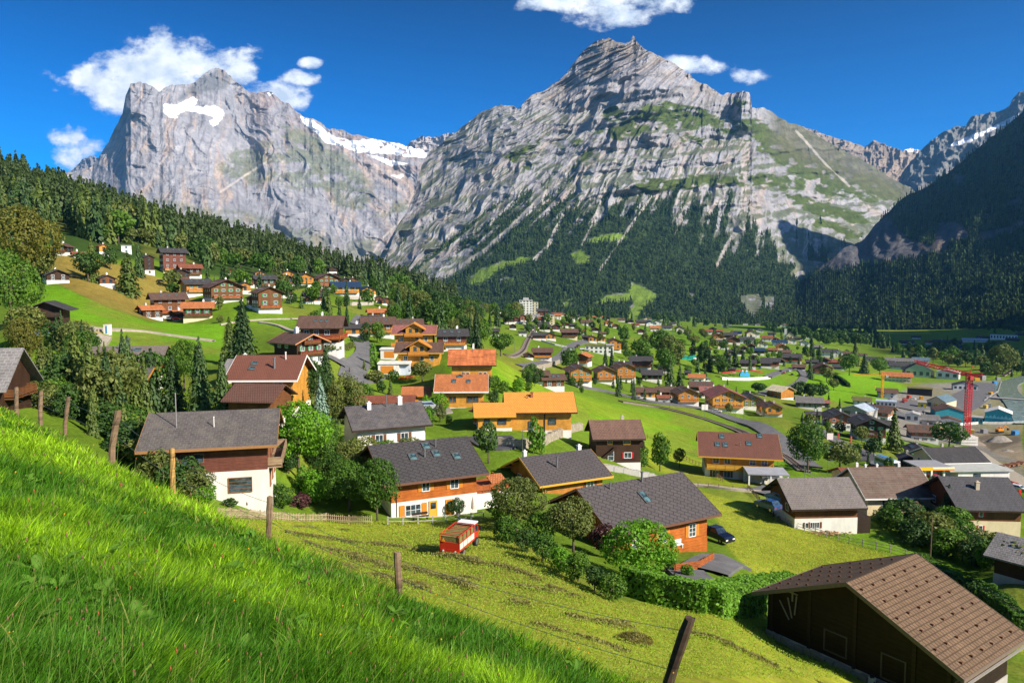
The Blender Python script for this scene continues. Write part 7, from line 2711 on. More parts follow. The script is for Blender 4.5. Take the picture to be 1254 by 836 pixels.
def car(px, py, yaw, col, label, kind='car', d=None, dmin=60, group=None, s=1.0):
 """heading along local +X"""
 o = place('parked_car' if kind != 'van' else 'van', px, py, d, yaw, label, {'car': 'car', 'suv': 'car', 'pickup': 'pickup truck', 'van': 'van'}[kind], group, dmin)
 paint = mat_plain('car paint %.2f %.2f %.2f' % col, col, .22, .25, 3, .05, .6)
 if kind == 'pickup':
  L, W, H = 5.2, 1.85, 1.80
  prof = [(-2.6, .45), (-2.6, 1.12), (-.75, 1.15), (-.70, 1.15), (1.25, 1.15), (2.35, 1.02), (2.6, .80), (2.6, .42)]
  cab = [(-.85, 1.12), (-.62, 1.78), (.55, 1.80), (1.25, 1.14)]
 elif kind == 'van':
  L, W, H = 4.9, 1.9, 1.95
  prof = [(-2.45, .4), (-2.45, 1.15), (1.6, 1.15), (2.35, .98), (2.45, .7), (2.45, .38)]
  cab = [(-2.42, 1.12), (-2.30, 1.90), (.75, 1.93), (1.65, 1.14)]
 else:
  L, W, H = 4.4, 1.8, 1.48 if kind == 'car' else 1.68
  h = H - 1.48
  prof = [(-2.2, .40), (-2.2, .85 + h), (-2.05, .98 + h), (1.0, .96 + h), (1.95, .86 + h * .7), (2.2, .66), (2.2, .36)]
  cab = [(-1.95, .94 + h), (-1.45, H), (.20, H), (1.05, .94 + h)]
 m = MB().prism(prof, -W / 2, W / 2, 'y')
 # shoulders: lean the sides of the cabin inwards
 b = len(m.v)
 n = len(cab)
 for sx in (-1, 1):
  for (x, z) in cab:
   k = (z - cab[0][1]) / (cab[1][1] - cab[0][1])
   m.v.append((x, sx * (W / 2 - .06 - .16 * k), z))
 m.f += [tuple(b + i for i in range(n))[::-1], tuple(b + n + i for i in range(n))] + [(b + i, b + (i + 1) % n, b + n + (i + 1) % n, b + n + i) for i in range(n)]
 body = m.build('body', paint, o)
 g = MB()
 k0, k1 = .12, .82

 def cp(i, t, sx, out):
  x0, z0 = cab[0 if i == 0 else 3]
  x1, z1 = cab[1 if i == 0 else 2]
  x, z = x0 + (x1 - x0) * t, z0 + (z1 - z0) * t
  return x, sx * (W / 2 - .06 - .16 * t + out), z
 for sx in (-1, 1):
  a, b_, c, e = cp(0, k0, sx, .012), cp(0, k1, sx, .012), cp(1, k1, sx, .012), cp(1, k0, sx, .012)
  q = [a, b_, c, e]
  q = [(x + (.12 if i < 2 else -.12), y, z) for i, (x, y, z) in enumerate(q)]
  g.add(q + [(x, y - sx * .03, z) for x, y, z in q], [(0, 1, 2, 3), (4, 7, 6, 5), (0, 4, 5, 1), (1, 5, 6, 2), (2, 6, 7, 3), (3, 7, 4, 0)])
 for i, dx in ((0, -.012), (1, .012)):
  q = [cp(i, k0, -1, -.08), cp(i, k0, 1, -.08), cp(i, k1, 1, -.08), cp(i, k1, -1, -.08)]
  q = [(x + dx, y, z + .012) for x, y, z in q]
  g.add(q + [(x - dx * 3, y, z - .03) for x, y, z in q], [(0, 1, 2, 3), (4, 7, 6, 5), (0, 4, 5, 1), (1, 5, 6, 2), (2, 6, 7, 3), (3, 7, 4, 0)])
 g.build('window', glass('car glass', (.02, .03, .035)), o)
 for x in (-L * .30, L * .31):
  for y in (-W / 2 + .08, W / 2 - .08):
   wheel(o, x, y, .33, .34, .22)
 for y in (-W / 2 + .28, W / 2 - .28):
  MB().box(L / 2 - .06, L / 2 + .012, y - .2, y + .2, .58, .76).build('headlight', LAMPM, o)
  MB().box(-L / 2 - .012, -L / 2 + .05, y - .14, y + .14, .70, .90).build('tail_light', REDL, o)
 MB().box(L / 2 - .02, L / 2 + .03, -W / 2 + .1, W / 2 - .1, .30, .5).box(-L / 2 - .03, -L / 2 + .02, -W / 2 + .1, W / 2 - .1, .32, .5).build('bumper', BLACKP, o)
 if s != 1:
  o.scale = (s, s, s)
 return o

WHITE, SILV, BLUE, NAVY, REDC, BLK, YEL = (.78, .78, .76), (.45, .46, .48), (.03, .12, .42), (.008, .012, .03), (.45, .02, .02), (.02, .02, .022), (.75, .50, .02)
car(876, 662, -58, NAVY, 'dark navy pickup parked on the grass beside the widest roof', 'pickup', d=98)
car(940, 625, 118, (.03, .08, .20), 'dark blue car on the yard, nearer the silvery shingle roof fence', 'suv', d=118)
car(952, 616, 112, (.05, .18, .50), 'bright blue car on the yard, behind the darker blue one', 'suv', d=124)
car(945, 589, -8, WHITE, 'white car standing under the flat carport roof', d=155)
car(524, 503, 12, SILV, 'silver van parked beside the terracotta roofed yellow chalet', 'van', d=163)
car(878, 506, -28, WHITE, 'white estate car driving on the main road past the pinkish roof', dmin=280)
car(786, 489, -12, YEL, 'yellow car parked at the roadside by the double brown chalets', dmin=230)
car(779, 488, -12, SILV, 'grey car just behind the yellow one at the roadside', dmin=230)
car(46, 414, 5, BLUE, 'blue car parked under the shaded dark chalet', dmin=140)
car(217, 393, 5, REDC, 'red car in the yard of the terracotta barns', dmin=250)
car(209, 393, 5, WHITE, 'white car in the yard of the terracotta barns', dmin=250)
car(231, 361, 15, BLK, 'black car before the white garage of the upper chalet', dmin=250)
car(197, 347, 0, BLK, 'dark car under the terrace of the tall timber hotel', dmin=300)
lot = [(956, 456, BLK), (960, 458, REDC), (966, 456, WHITE), (970, 460, NAVY), (979, 461, BLK), (974, 454, SILV), (1018, 550, BLUE), (1026, 548, WHITE), (1031, 551, WHITE), (1037, 554, BLUE), (1043, 556, BLK), (1022, 556, SILV),
    (1232, 594, SILV), (1237, 596, REDC), (1240, 600, WHITE), (1248, 602, WHITE), (1228, 599, BLUE), (1143, 588, REDC), (1090, 492, REDC), (1118, 490, WHITE), (1106, 494, REDC), (700, 430, WHITE), (706, 427, BLK), (713, 429, WHITE), (719, 430, SILV),
    (708, 425, BLK), (931, 452, BLUE), (942, 450, BLUE), (1160, 452, WHITE), (1139, 451, SILV), (1146, 452, WHITE), (1033, 528, BLK), (1046, 530, SILV)]
CW = {BLK: 'black', REDC: 'red', WHITE: 'white', NAVY: 'navy', SILV: 'silver', BLUE: 'blue'}
places = [(lambda x, y: 945 < x < 985, 'on the valley hamlet car park'), (lambda x, y: 1010 < x < 1050 and y > 540, 'in the lot beside the bus road'), (lambda x, y: x > 1220, 'behind the petrol station shop'), (lambda x, y: 1140 < x < 1150 and y > 580, 'under the petrol canopy'),
    (lambda x, y: 1085 < x < 1120, 'in the works yard'), (lambda x, y: 695 < x < 722, 'at the flat white school'), (lambda x, y: 925 < x < 944, 'below the brown chalets past the red parasols'), (lambda x, y: 1130 < x < 1170, 'at the green arched depot'), (lambda x, y: True, 'on the side street')]
cnt = {}
for x, y, c in lot:
 pl = next(t for f, t in places if f(x, y))
 cnt.setdefault((CW[c], pl), []).append(x)
for x, y, c in lot:
 pl = next(t for f, t in places if f(x, y))
 xs = sorted(cnt[(CW[c], pl)])
 e = '' if len(xs) == 1 else ('left ' if x == xs[0] else 'right ' if x == xs[-1] else 'middle ')
 car(x, y, random.choice([10, 100, -60, 60]), c, f'{e}{CW[c]} car parked {pl}', dmin=150, group='cars parked in the valley')

def hay_wagon():
 o = place('hay_wagon', 563, 676, None, 70, 'red self loading hay wagon truck standing on the mown meadow', 'farm truck', dmin=45)
 o.location.z -= .2
 o.scale = (.92, .95, .98)
 red = mat_plain('wagon red paint', (.55, .035, .015), .4)
 dk = mat_plain('chassis dark paint', (.05, .04, .04), .6)
 whi = mat_plain('faded white panel', (.62, .58, .50), .6)
 hay = ground_mat('loaded hay', (.13, .13, .04), (.22, .19, .07), 4)
 MB().box(-2.2, 2.5, -.42, .42, .55, .78).build('chassis', dk, o)
 MB().box(-2.3, 1.25, -.95, .95, .80, .95).box(-2.3, 1.25, -.98, -.92, .8, 1.0).box(-2.3, 1.25, .92, .98, .8, 1.0).build('bed', red, o)
 f = MB()
 for x in (-2.3, -1.4, -.5, .4, 1.22):
  for y in (-.96, .96):
   f.box(x - .035, x + .035, y - .035, y + .035, .9, 2.25)
 for z in (1.55, 2.25):
  for y in (-.96, .96):
   f.box(-2.3, 1.25, y - .03, y + .03, z - .03, z + .03)
 for x in (-2.3, 1.22):
  f.box(x - .03, x + .03, -.96, .96, 2.22, 2.29)
  f.box(x - .03, x + .03, -.96, .96, 1.52, 1.58)
 for i in range(9):
  y = -.85 + i * .21
  f.box(-2.31, -2.28, y - .015, y + .015, .9, 1.55)
 for x in (-1.4, -.5, .4):
  f.box(x - .02, x + .02, -.96, .96, 2.22, 2.27)
 f.build('cage_frame', red, o)
 for y in (-.99, .99):
  for x0, x1 in ((-2.2, -1.45), (-1.35, -.55), (-.45, .35), (.45, 1.18)):
   MB().box(x0, x1, min(y, y * .98), max(y, y * .98), .98, 1.5).build('side_panel', whi, o)
 MB().box(-2.26, 1.18, -.9, .9, .96, 2.05).build('hay_load', hay, o)
 MB().box(-2.38, -2.31, -.9, .9, .62, 1.0).box(-2.34, -2.30, -.9, .9, 1.02, 1.5).build('tailboard', red, o)
 tri = MB().add([(-2.40, .78, 1.62), (-2.40, .42, 1.62), (-2.40, .60, 1.95), (-2.37, .78, 1.62), (-2.37, .42, 1.62), (-2.37, .60, 1.95)], [(0, 1, 2), (3, 5, 4), (0, 3, 4, 1), (1, 4, 5, 2), (2, 5, 3, 0)])
 tri.build('warning_triangle', mat_plain('orange reflector', (.9, .30, .02)), o)
 for y in (-.6, .6):
  MB().lathe([(.02, 0), (.09, 0), (.09, .05), (.02, .05)], 10, (-2.44, y, .8), 'x').build('tail_light', LAMPM, o)
 c = MB().prism([(1.35, .7), (2.55, .7), (2.62, 1.25), (2.40, 2.15), (1.40, 2.15), (1.35, 1.3)], -.85, .85, 'y').build('cab', red, o)
 MB().box(1.3, 2.45, -.88, .88, 2.15, 2.23).build('cab_roof', mat_plain('white cab roof', (.75, .76, .78)), c)
 for y in (-.86, .86):
  MB().box(1.55, 2.35, min(y, y * .98), max(y, y * .98), 1.35, 1.98).build('window', glass(), c)
 MB().box(2.46, 2.60, -.72, .72, 1.35, 2.0).build('windscreen', glass(), c)
 for y in (-1.15, 1.15):
  MB().box(2.3, 2.36, y - .08, y + .08, 1.5, 1.85).bar((2.33, y * .75, 1.9), (2.33, y, 1.8), .015, 4).build('mirror', BLACKP, c)
 for x in (-1.15, 1.95):
  for y in (-.80, .80):
   wheel(o, x, y, .42, .42, .36)

hay_wagon()

def bus():
 o = place('coach', 1086, 574, None, 98 - 180, 'white and blue coach driving on the road below the dark barns', 'bus', dmin=170)
 W, L = 2.5, 9.5
 b = MB().prism([(-L / 2, .4), (L / 2, .4), (L / 2 + .02, 1.4), (L / 2 - .25, 3.1), (-L / 2, 3.15)], -W / 2, W / 2, 'y').build('body', mat_plain('coach white', (.72, .74, .76), .3), o)
 MB().box(L / 2 - .12, L / 2 + .04, -1.1, 1.1, 1.35, 2.7).build('windscreen', glass(), o)
 for y in (-W / 2 - .01, W / 2 - .03):
  MB().box(-L / 2 + .4, L / 2 - .5, y, y + .04, 1.5, 2.5).build('window', glass(), o)
 MB().box(-L / 2 + .5, L / 2 - 2, -.9, .9, 3.14, 3.32).build('roof_unit', mat_plain('coach blue', (.08, .22, .45), .4), o)
 for x in (-2.8, 3.0):
  for y in (-1.1, 1.1):
   wheel(o, x, y, .48, .48, .3)
 for y in (-.9, .9):
  MB().box(L / 2 - .02, L / 2 + .05, y - .18, y + .18, .7, .9).build('headlight', LAMPM, o)

bus()

# ------------------------------------------------------------------ lattice cranes
def lattice(m, a, b, w, n, r):
 a, b = Vector(a), Vector(b)
 d = (b - a).normalized()
 up = Vector((0, 0, 1)) if abs(d.z) < .9 else Vector((0, 1, 0))
 u = d.cross(up).normalized()
 v = d.cross(u).normalized()
 cs = [u * w / 2 + v * w / 2, -u * w / 2 + v * w / 2, -u * w / 2 - v * w / 2, u * w / 2 - v * w / 2]
 for c in cs:
  m.bar(a + c, b + c, r, 4)
 for i in range(n):
  p, q = a + (b - a) * (i / n), a + (b - a) * ((i + 1) / n)
  for k in range(4):
   m.bar(p + cs[k], q + cs[(k + 1) % 4], r * .6, 4)
   m.bar(p + cs[k], p + cs[(k + 1) % 4], r * .6, 4)

def crane_red():
 d = 400
 base = pt(1183, 545, d)
 s = d / F
 o = empty('tower_crane', base)
 tag(o, 'tall bright red lattice tower crane with white counterweight base over the river works', 'crane')
 red = mat_plain('crane red', (.55, .02, .03), .4)
 H = 88 * s
 m = MB()
 lattice(m, (0, 0, 4), (0, 0, H), 2.4, 22, .20)
 m.build('mast', red, o)
 m = MB()
 tip = Vector((-31 * s, 30, H + 9 * s))
 lattice(m, (0, 0, H), tip, 1.7, 18, .17)
 m.build('jib', red, o)
 m = MB()
 lattice(m, (0, 0, H), (6, -3, H - .5), 1.6, 4, .15)
 m.bar((0, 0, H), (1, -.5, H + 5), .2, 4).bar((1, -.5, H + 5), (6, -3, H), .08, 4).bar((1, -.5, H + 5), tip * .6 + Vector((0, 0, H)) * .4, .08, 4)
 m.build('counter_jib', red, o)
 MB().box(4.5, 6.6, -4, -2, H - 2.6, H).build('counterweight', plaster('grey ballast', (.35, .35, .35)), o)
 MB().box(-.9, .9, -2.4, -1.0, H - 2.6, H - .5).build('cab', mat_plain('crane cab', (.5, .06, .05)), o)
 m = MB()
 for k in range(3):
  m.box(-4.6, 4.6, -3, 3, .4 + k * 1.7, 1.8 + k * 1.7)
 m.build('ballast_block', plaster('white concrete', (.62, .6, .55)), o)
 MB().box(-4.8, 4.8, -3.2, 3.2, -.3, .3).build('undercarriage', red, o)
 MB().box(-3.6, 3.6, -2, 2, -7, -.3).build('plinth', plaster('grey ballast', (.35, .35, .35)), o)

def crane_yellow():
 p = hit(1080, 487, 300)
 s = p.y / F
 o = empty('small_tower_crane', p)
 tag(o, 'slim yellow crane with long horizontal jib over the striped meadow', 'crane')
 ye = mat_plain('crane yellow', (.75, .38, .02), .4)
 H = 28 * s
 m = MB()
 lattice(m, (0, 0, 0), (0, 0, H), 1.3, 14, .14)
 m.build('mast', ye, o)
 m = MB()
 lattice(m, (3, 0, H), (-37 * s, 0, H + .4), .9, 22, .11)
 m.bar((0, 0, H), (0, 0, H + 3.2), .14, 4).bar((0, 0, H + 3.2), (-18 * s, 0, H + .6), .06, 4).bar((0, 0, H + 3.2), (3.4, 0, H + .4), .06, 4)
 m.build('jib', ye, o)
 MB().box(2, 4, -.8, .8, H - 1.6, H).build('counterweight', CONC, o)
 MB().bar((-9 * s, 0, H), (-9 * s, 0, H - 8), .04, 4).box(-9 * s - .3, -9 * s + .3, -.3, .3, H - 9, H - 8).build('hook', ye, o)

crane_red()
crane_yellow()

def excavator():
 o = place('excavator', 1224, 530, None, 10, 'orange excavator on the gravel of the river works', 'excavator', dmin=300)
 org = mat_plain('excavator orange', (.75, .25, .02), .4)
 for y in (-1.1, 1.1):
  MB().prism([(-1.9, .15), (-1.5, 0), (1.5, 0), (1.9, .15), (1.9, .7), (1.5, .9), (-1.5, .9), (-1.9, .7)], y - .3, y + .3, 'y').build('track', TYRE, o)
 MB().box(-2.0, 1.6, -1.3, 1.3, 1.0, 2.2).build('body', org, o)
 c = MB().box(.3, 1.6, .2, 1.3, 2.2, 3.2).build('cab', org, o)
 MB().box(.6, 1.65, .15, 1.35, 2.4, 3.0).build('window', glass(), c)
 MB().bar((1.5, -.4, 1.8), (-1.5 + 5.0, -.4, 4.3), .3, 5).bar((3.5, -.4, 4.3), (5.6, -.4, 2.4), .22, 5).build('boom', org, o)
 MB().prism([(5.2, 2.5), (6.2, 2.3), (6.0, 1.3), (5.2, 1.2)], -.9, .1, 'y').build('bucket', DARKW, o)

excavator()

# ------------------------------------------------------------------ fences and posts
WOODP = timber('grey brown post wood', (.20, .135, .085), .6)
WOODY = timber('yellow brown post wood', (.40, .24, .08), .6)
WOODD = timber('dark old post wood', (.065, .042, .028), .6)
WOODG = timber('silver grey fence wood', (.27, .25, .22), .6)
WIRE = mat_plain('galvanised wire', (.30, .30, .30), .4, .7)

def near_fence():
 posts = [(20, 500, 474, 30.0, 3, .085, WOODP), (49, 506, 479, 27.5, 6, .075, WOODP), (79, 524, 486, 24.5, 10, .065, WOODP), (136, 554, 503, 20.5, 12, .095, WOODP), (212, 610, 549, 16.6, 1, .060, WOODY),
    (329, 662, 608, 14.3, 3, .060, WOODP), (489, 735, 676, 12.2, -2, .062, WOODP), (806, 872, 756, 9.6, 17, .080, WOODD)]
 o = empty('wire_fence', pt(posts[0][0], posts[0][1], posts[0][3]))
 tag(o, 'old wire fence with weathered leaning wooden posts along the near grass slope', 'fence')
 off = Vector(o.location)
 tops = []
 for px, pb, ptp, d, lean, r, mt in posts:
  b = pt(px, pb, d)
  t_ = pt(px + 0, ptp, d)
  H = t_.z - b.z
  t = Vector((b.x + math.tan(R(lean)) * H, b.y, t_.z))
  m = MB()
  rr = random.Random(int(px))
  n, k = 9, 7
  ax = (t - b)
  m2 = []
  for j in range(k + 1):
   c = b - Vector((0, 0, .5)) * (1 if j == 0 else 0) + ax * (j / k)
   for i in range(n):
    a = 2 * math.pi * i / n
    q = r * (1 + rr.uniform(-.10, .10)) * (1 if j < k else .93)
    m2.append((c.x + q * math.cos(a), c.y + q * math.sin(a), c.z + (rr.uniform(-.02, .02) if j == k else 0)))
  fs = [(j * n + i, j * n + (i + 1) % n, (j + 1) * n + (i + 1) % n, (j + 1) * n + i) for j in range(k) for i in range(n)] + [tuple(range(k * n, k * n + n))]
  m.add([tuple(Vector(v) - off) for v in m2], fs)
  m.build('post', mt, o)
  tops.append((b, t))
 for frac, sag in ((.86, .10), (.45, .07)):
  m = MB()
  for (b0, t0), (b1, t1) in zip(tops[:-1], tops[1:]):
   p0 = b0 + (t0 - b0) * frac - off
   p1 = b1 + (t1 - b1) * frac - off
   k = 10
   prev = p0
   for i in range(1, k + 1):
    u = i / k
    q = p0.lerp(p1, u) - Vector((0, 0, sag * 4 * u * (1 - u)))
    m.bar(prev, q, .0045, 4)
    prev = q
  m.build('wire', WIRE, o)

near_fence()

def line_fence(name, pts, label, spacing=2.0, h=1.1, rails=(.45, .9), mat=None, pr=.06, d=None, dmin=60, picket=False, maxp=95, rail_r=.04):
 P = [pt(q[0], q[1], q[2]) if len(q) > 2 else hit(q[0], q[1], dmin) for q in pts]
 o = empty(name, (P[0].x, P[0].y, gz(P[0].x, P[0].y)))
 tag(o, label, 'fence')
 off = Vector(o.location)
 mat = mat or WOODG
 pos = []
 for a, b in zip(P[:-1], P[1:]):
  L = math.hypot(b.x - a.x, b.y - a.y)
  k = max(1, round(L / spacing))
  for i in range(k):
   pos.append(a.lerp(b, i / k))
 pos.append(P[-1])
 pos = pos[:maxp]
 pp = [Vector((p.x, p.y, gz(p.x, p.y))) - off for p in pos]
 for p in pp:
  MB().box(-pr, pr, -pr, pr, -.4, h).build('post', mat, o, p)
 for rz in rails:
  m = MB()
  for a, b in zip(pp[:-1], pp[1:]):
   u = (b - a)
   u.z = 0
   u.normalize()
   n = Vector((-u.y, u.x, 0)) * (pr + .02)
   m.bar(a + Vector((0, 0, rz)) - n, b + Vector((0, 0, rz)) - n, rail_r, 4)
  m.build('rail', mat, o)
 if picket:
  m = MB()
  rr = random.Random(3)
  for a, b in zip(pp[:-1], pp[1:]):
   L = (b - a).length
   k = int(L / .24)
   u = (b - a).normalized()
   n = Vector((u.y, -u.x, 0)) * .05
   for i in range(k):
    c = a.lerp(b, i / k) + n
    m.box(c.x - .045, c.x + .045, c.y - .015, c.y + .015, c.z + .05, c.z + h * rr.uniform(.86, .98), math.atan2(u.y, u.x))
  m.build('picket', mat, o)

line_fence('picket_fence', [(268, 634), (330, 636), (400, 638), (455, 641)], 'weathered wooden picket fence along the garden above the mown field', 2.2, 1.0, (.3, .75), timber('brown grey pickets', (.42, .33, .22), .6), picket=True, dmin=62)
line_fence('rail_fence', [(475, 643), (530, 642), (592, 636)], 'pale post and rail fence before the orange floored chalet', 1.75, 1.05, (.5, .95), timber('pale grey rails', (.42, .41, .38), .6), .07, dmin=66)
line_fence('rail_fence', [(950, 638), (985, 650), (1040, 665), (1090, 676), (1128, 688)], 'long double rail fence between the brown mown field and the log pile house', 2.0, 1.1, (.45, .9), WOODG, dmin=70)
line_fence('rail_fence', [(1128, 690), (1160, 712), (1200, 738)], 'dark wooden fence dropping from the pole to the loose hedge', 1.8, 1.1, (.4, .8), WOODD, dmin=60)
line_fence('rail_fence', [(916, 600), (930, 615), (950, 636)], 'dark rail fence beside the two blue cars', 1.5, 1.0, (.4, .8), WOODD, dmin=90)
line_fence('rail_fence', [(778, 530), (800, 540), (830, 558), (860, 572), (885, 590)], 'double rail fence running down the green slope past the small dark chalet', 2.2, 1.1, (.45, .9), WOODP, dmin=110)
line_fence('rail_fence', [(1010, 590), (985, 578), (962, 566)], 'grey wooden fence along the railway below the honey yellow chalet', 2.2, 1.0, (.4, .8), WOODG, dmin=140)
line_fence('rail_fence', [(842, 595), (880, 598), (915, 602)], 'thin fence along the gravel path beside the honey yellow chalet', 2.4, 1.0, (.8,), WOODP, dmin=100)
line_fence('garden_railing', [(826, 702), (856, 697), (873, 687)], 'bright orange brown board railing round the terrace of the widest roofed house', 1.6, 1.0, (.18, .36, .54, .72, .9), timber('orange timber rail', (.34, .10, .03)), .06, dmin=60, rail_r=.08)
line_fence('garden_railing', [(826, 714), (850, 726), (866, 722)], 'dark brown board railing below the orange one at the terrace', 1.6, 1.0, (.18, .36, .54, .72, .9), DARKW, .06, dmin=60, rail_r=.08)
line_fence('meadow_fence', [(345, 393), (380, 394), (420, 399)], 'row of short pale posts along the meadow path', 4.0, 1.0, (.8,), WOODG, .07, dmin=200, rail_r=.03)

def walls():
 # low stone and concrete walls that hold the terraces
 def wall(name, pts, h, t, mat, label, dmin=80):
  P = [hit(a, b, dmin) for a, b in pts]
  m = MB()
  rr = random.Random(int(pts[0][0]))
  for a, b in zip(P[:-1], P[1:]):
   L = math.hypot(b.x - a.x, b.y - a.y)
   k = max(2, int(L / .8))
   ang = math.atan2(b.y - a.y, b.x - a.x)
   for i in range(k):
    c = a.lerp(b, (i + .5) / k)
    z = gz(c.x, c.y)
    j = rr.uniform(-.06, .06)
    m.box(c.x - L / k / 2 - .02, c.x + L / k / 2 + .02, c.y - t / 2 + j, c.y + t / 2 + j, z - 1, z + h * (1 + j), ang)
  tag(m.build(name, mat), label, 'wall')
 wall('retaining_wall', [(610, 546), (640, 550), (665, 545), (690, 534), (712, 526)], 1.6, .8, WALLSTONE, 'rubble stone wall under the bright yellow log chalet', 120)
 wall('retaining_wall', [(735, 576), (770, 580), (800, 586)], .9, .5, CONC, 'low concrete wall before the small dark chalet', 100)
 wall('retaining_wall', [(884, 465), (912, 466), (940, 464)], 2.0, .8, wall_mat('w'), 'long white terrace wall under the red parasols', 280)
 wall('retaining_wall', [(428, 366), (450, 367), (466, 367)], 1.8, .8, plaster('pale rubble', (.46, .42, .36)), 'pale stone wall below the navy roofs', 260)
 wall('retaining_wall', [(430, 374), (445, 374), (457, 373)], 1.8, .8, plaster('pale rubble', (.46, .42, .36)), 'lower pale stone wall on the meadow below the navy roofs', 240)
 wall('retaining_wall', [(640, 456), (660, 452), (685, 445)], 2.2, .8, WALLSTONE, 'stone wall carrying the main road bend', 310)
 wall('retaining_wall', [(663, 418), (680, 423), (694, 426)], 1.2, .6, wall_mat('w'), 'long white garden wall above the main road bend', 300)
 wall('quay_wall', [(1205, 492), (1222, 480), (1226, 468)], 1.2, .6, wall_mat('h') if False else CONC, 'pale quay wall between the station yard and the river', 300)
 wall('site_wall', [(1150, 520), (1200, 519), (1260, 518)], 1.4, .6, wall_mat('w'), 'long white wall along the river works', 300)

walls()

# ------------------------------------------------------------------ masts, lamps, signs, flags
def mast(px, py, hpx, label, name='street_lamp', cat='street lamp', dmin=80, arm=True, mat=None, r=.07, group=None, d=None):
 p = pt(px, py, d) if d else hit(px, py, dmin)
 h = hpx * p.y / F
 o = empty(name, p)
 tag(o, label, cat, group)
 r = max(r, p.y * .0003)
 MB().bar((0, 0, -.5), (0, 0, h), r, 6, r * .7).build('pole', mat or STEEL, o)
 if arm:
  MB().bar((0, 0, h - .05), (1.0, 0, h + .12), r * .7, 5).box(.7, 1.5, -.14, .14, h + .05, h + .19).build('lamp_head', STEEL, o)
 return o

mast(1139, 692, 62, 'tall wooden pole at the end of the double rail fence', 'utility_pole', 'pole', 70, False, WOODP, .09)
mast(968, 641, 40, 'wooden pole beside the silvery shingle roof house', 'utility_pole', 'pole', 90, False, WOODP, .09)
mast(940, 573, 38, 'pale lamp post on the verge left of the curving railway', dmin=120)
mast(1013, 588, 24, 'lamp post on the green strip before the silvery shingle roof', dmin=110)
mast(952, 577, 26, 'lamp post beside the railway above the red parasol', dmin=120)
mast(985, 585, 26, 'lamp post near the large roadside tree', dmin=120)
for i, (x, y, h_) in enumerate([(820, 500, 24), (863, 513, 24), (900, 523, 20), (911, 517, 18)]):
 mast(x, y, h_, ['dark catenary mast by the small rust roofed garage', 'dark catenary mast before the pinkish roof', 'pale catenary mast near the charcoal roofed chalet', 'slim lamp post beside the road by the charcoal roofed chalet'][i], 'catenary_mast', 'mast', 230, i != 2)
mast(775, 490, 22, 'grey mast by the double brown chalets', 'catenary_mast', 'mast', 230, False)
mast(697, 470, 18, 'grey mast before the first honey chalet', 'catenary_mast', 'mast', 230, False)
for i, (x, y, h_) in enumerate([(1007, 532, 20), (994, 522, 16), (1025, 545, 16), (1060, 560, 22), (1042, 540, 14)]):
 mast(x, y, h_, ['lamp post in front of the brick red gable', 'lamp post at the small dark shed by the side street', 'lamp post above the parked white cars', 'lamp post at the end of the car park', 'thin mast before the white based gable'][i], dmin=180)
for x, y, h_, l in ((416, 396, 34, 'wooden power pole left of the slim spruces'), (428, 397, 26, 'lamp post right of the slim spruces'), (431, 397, 32, 'wooden power pole right of the slim spruces'), (449, 440, 18, 'lamp post inside the village road bend')):
 mast(x, y, h_, l, 'utility_pole' if 'power' in l else 'street_lamp', 'pole' if 'power' in l else 'street lamp', 150, 'lamp' in l, WOODP if 'power' in l else STEEL)
mast(640, 556, 30, 'lamp post at the stone wall of the bright yellow log chalet', dmin=110)
for i, (x, y, h_) in enumerate([(688, 436, 16), (655, 415, 18), (710, 410, 16), (630, 432, 16), (824, 412, 10), (843, 416, 10), (864, 415, 10)]):
 mast(x, y, h_, ['mast at the main road bend', 'mast beside the rail curve', 'mast beside the pinkish village roofs', 'mast on the meadow left of the rail curve', 'leftmost ski lift mast on the upper village meadow', 'middle ski lift mast on the upper village meadow', 'rightmost ski lift mast on the upper village meadow'][i],
   'mast', 'mast', 300, False)

def sign(name, px, py, hpx, w, h, col, label, text=None, tcol=(.9, .9, .9), dmin=100, cat='sign', yaw=0):
 p = hit(px, py, dmin)
 H = hpx * p.y / F
 o = empty(name, p, R(yaw))
 tag(o, label, cat)
 MB().bar((0, 0, -.3), (0, 0, H - h), .08, 6).build('pole', STEEL, o)
 MB().box(-w / 2, w / 2, -.12, .12, H - h, H).build('panel', mat_plain(label[:20] + ' panel', col, .4), o)
 if text:
  c = bpy.data.curves.new('lettering', 'FONT')
  c.body = text
  c.size = h * .3
  c.align_x = 'CENTER'
  c.align_y = 'CENTER'
  c.extrude = .02
  c.materials.append(mat_plain('lettering paint', tcol))
  t = link('lettering', c, o, (0, -.15, H - h / 2))
  t.rotation_euler = (math.pi / 2, 0, 0)
 return o

sign('pylon_sign', 1248, 613, 14, .55, 1.7, (.65, .02, .02), 'bright red upright sign behind the charcoal roofed chalet', dmin=110)
sign('roadside_board', 863, 503, 8, 3.0, 2.6, (.75, .70, .66), 'white and red advertising board beside the pinkish roof', dmin=250)
sign('roadside_board', 1016, 545, 15, 2.3, 2.4, (.72, .62, .58), 'pale advertising board over the roadside car lot', dmin=180)
sign('petrol_pylon', 1126, 587, 18, 1.4, 1.3, (.78, .78, .80), 'white petrol price pylon at the station forecourt', dmin=170)
sign('banner_flag', 1027, 540, 10, .5, 2.0, (.5, .05, .05), 'left red banner by the car lot', dmin=180)
sign('banner_flag', 1042, 548, 14, .5, 2.4, (.55, .10, .08), 'right red banner by the car lot', dmin=180)

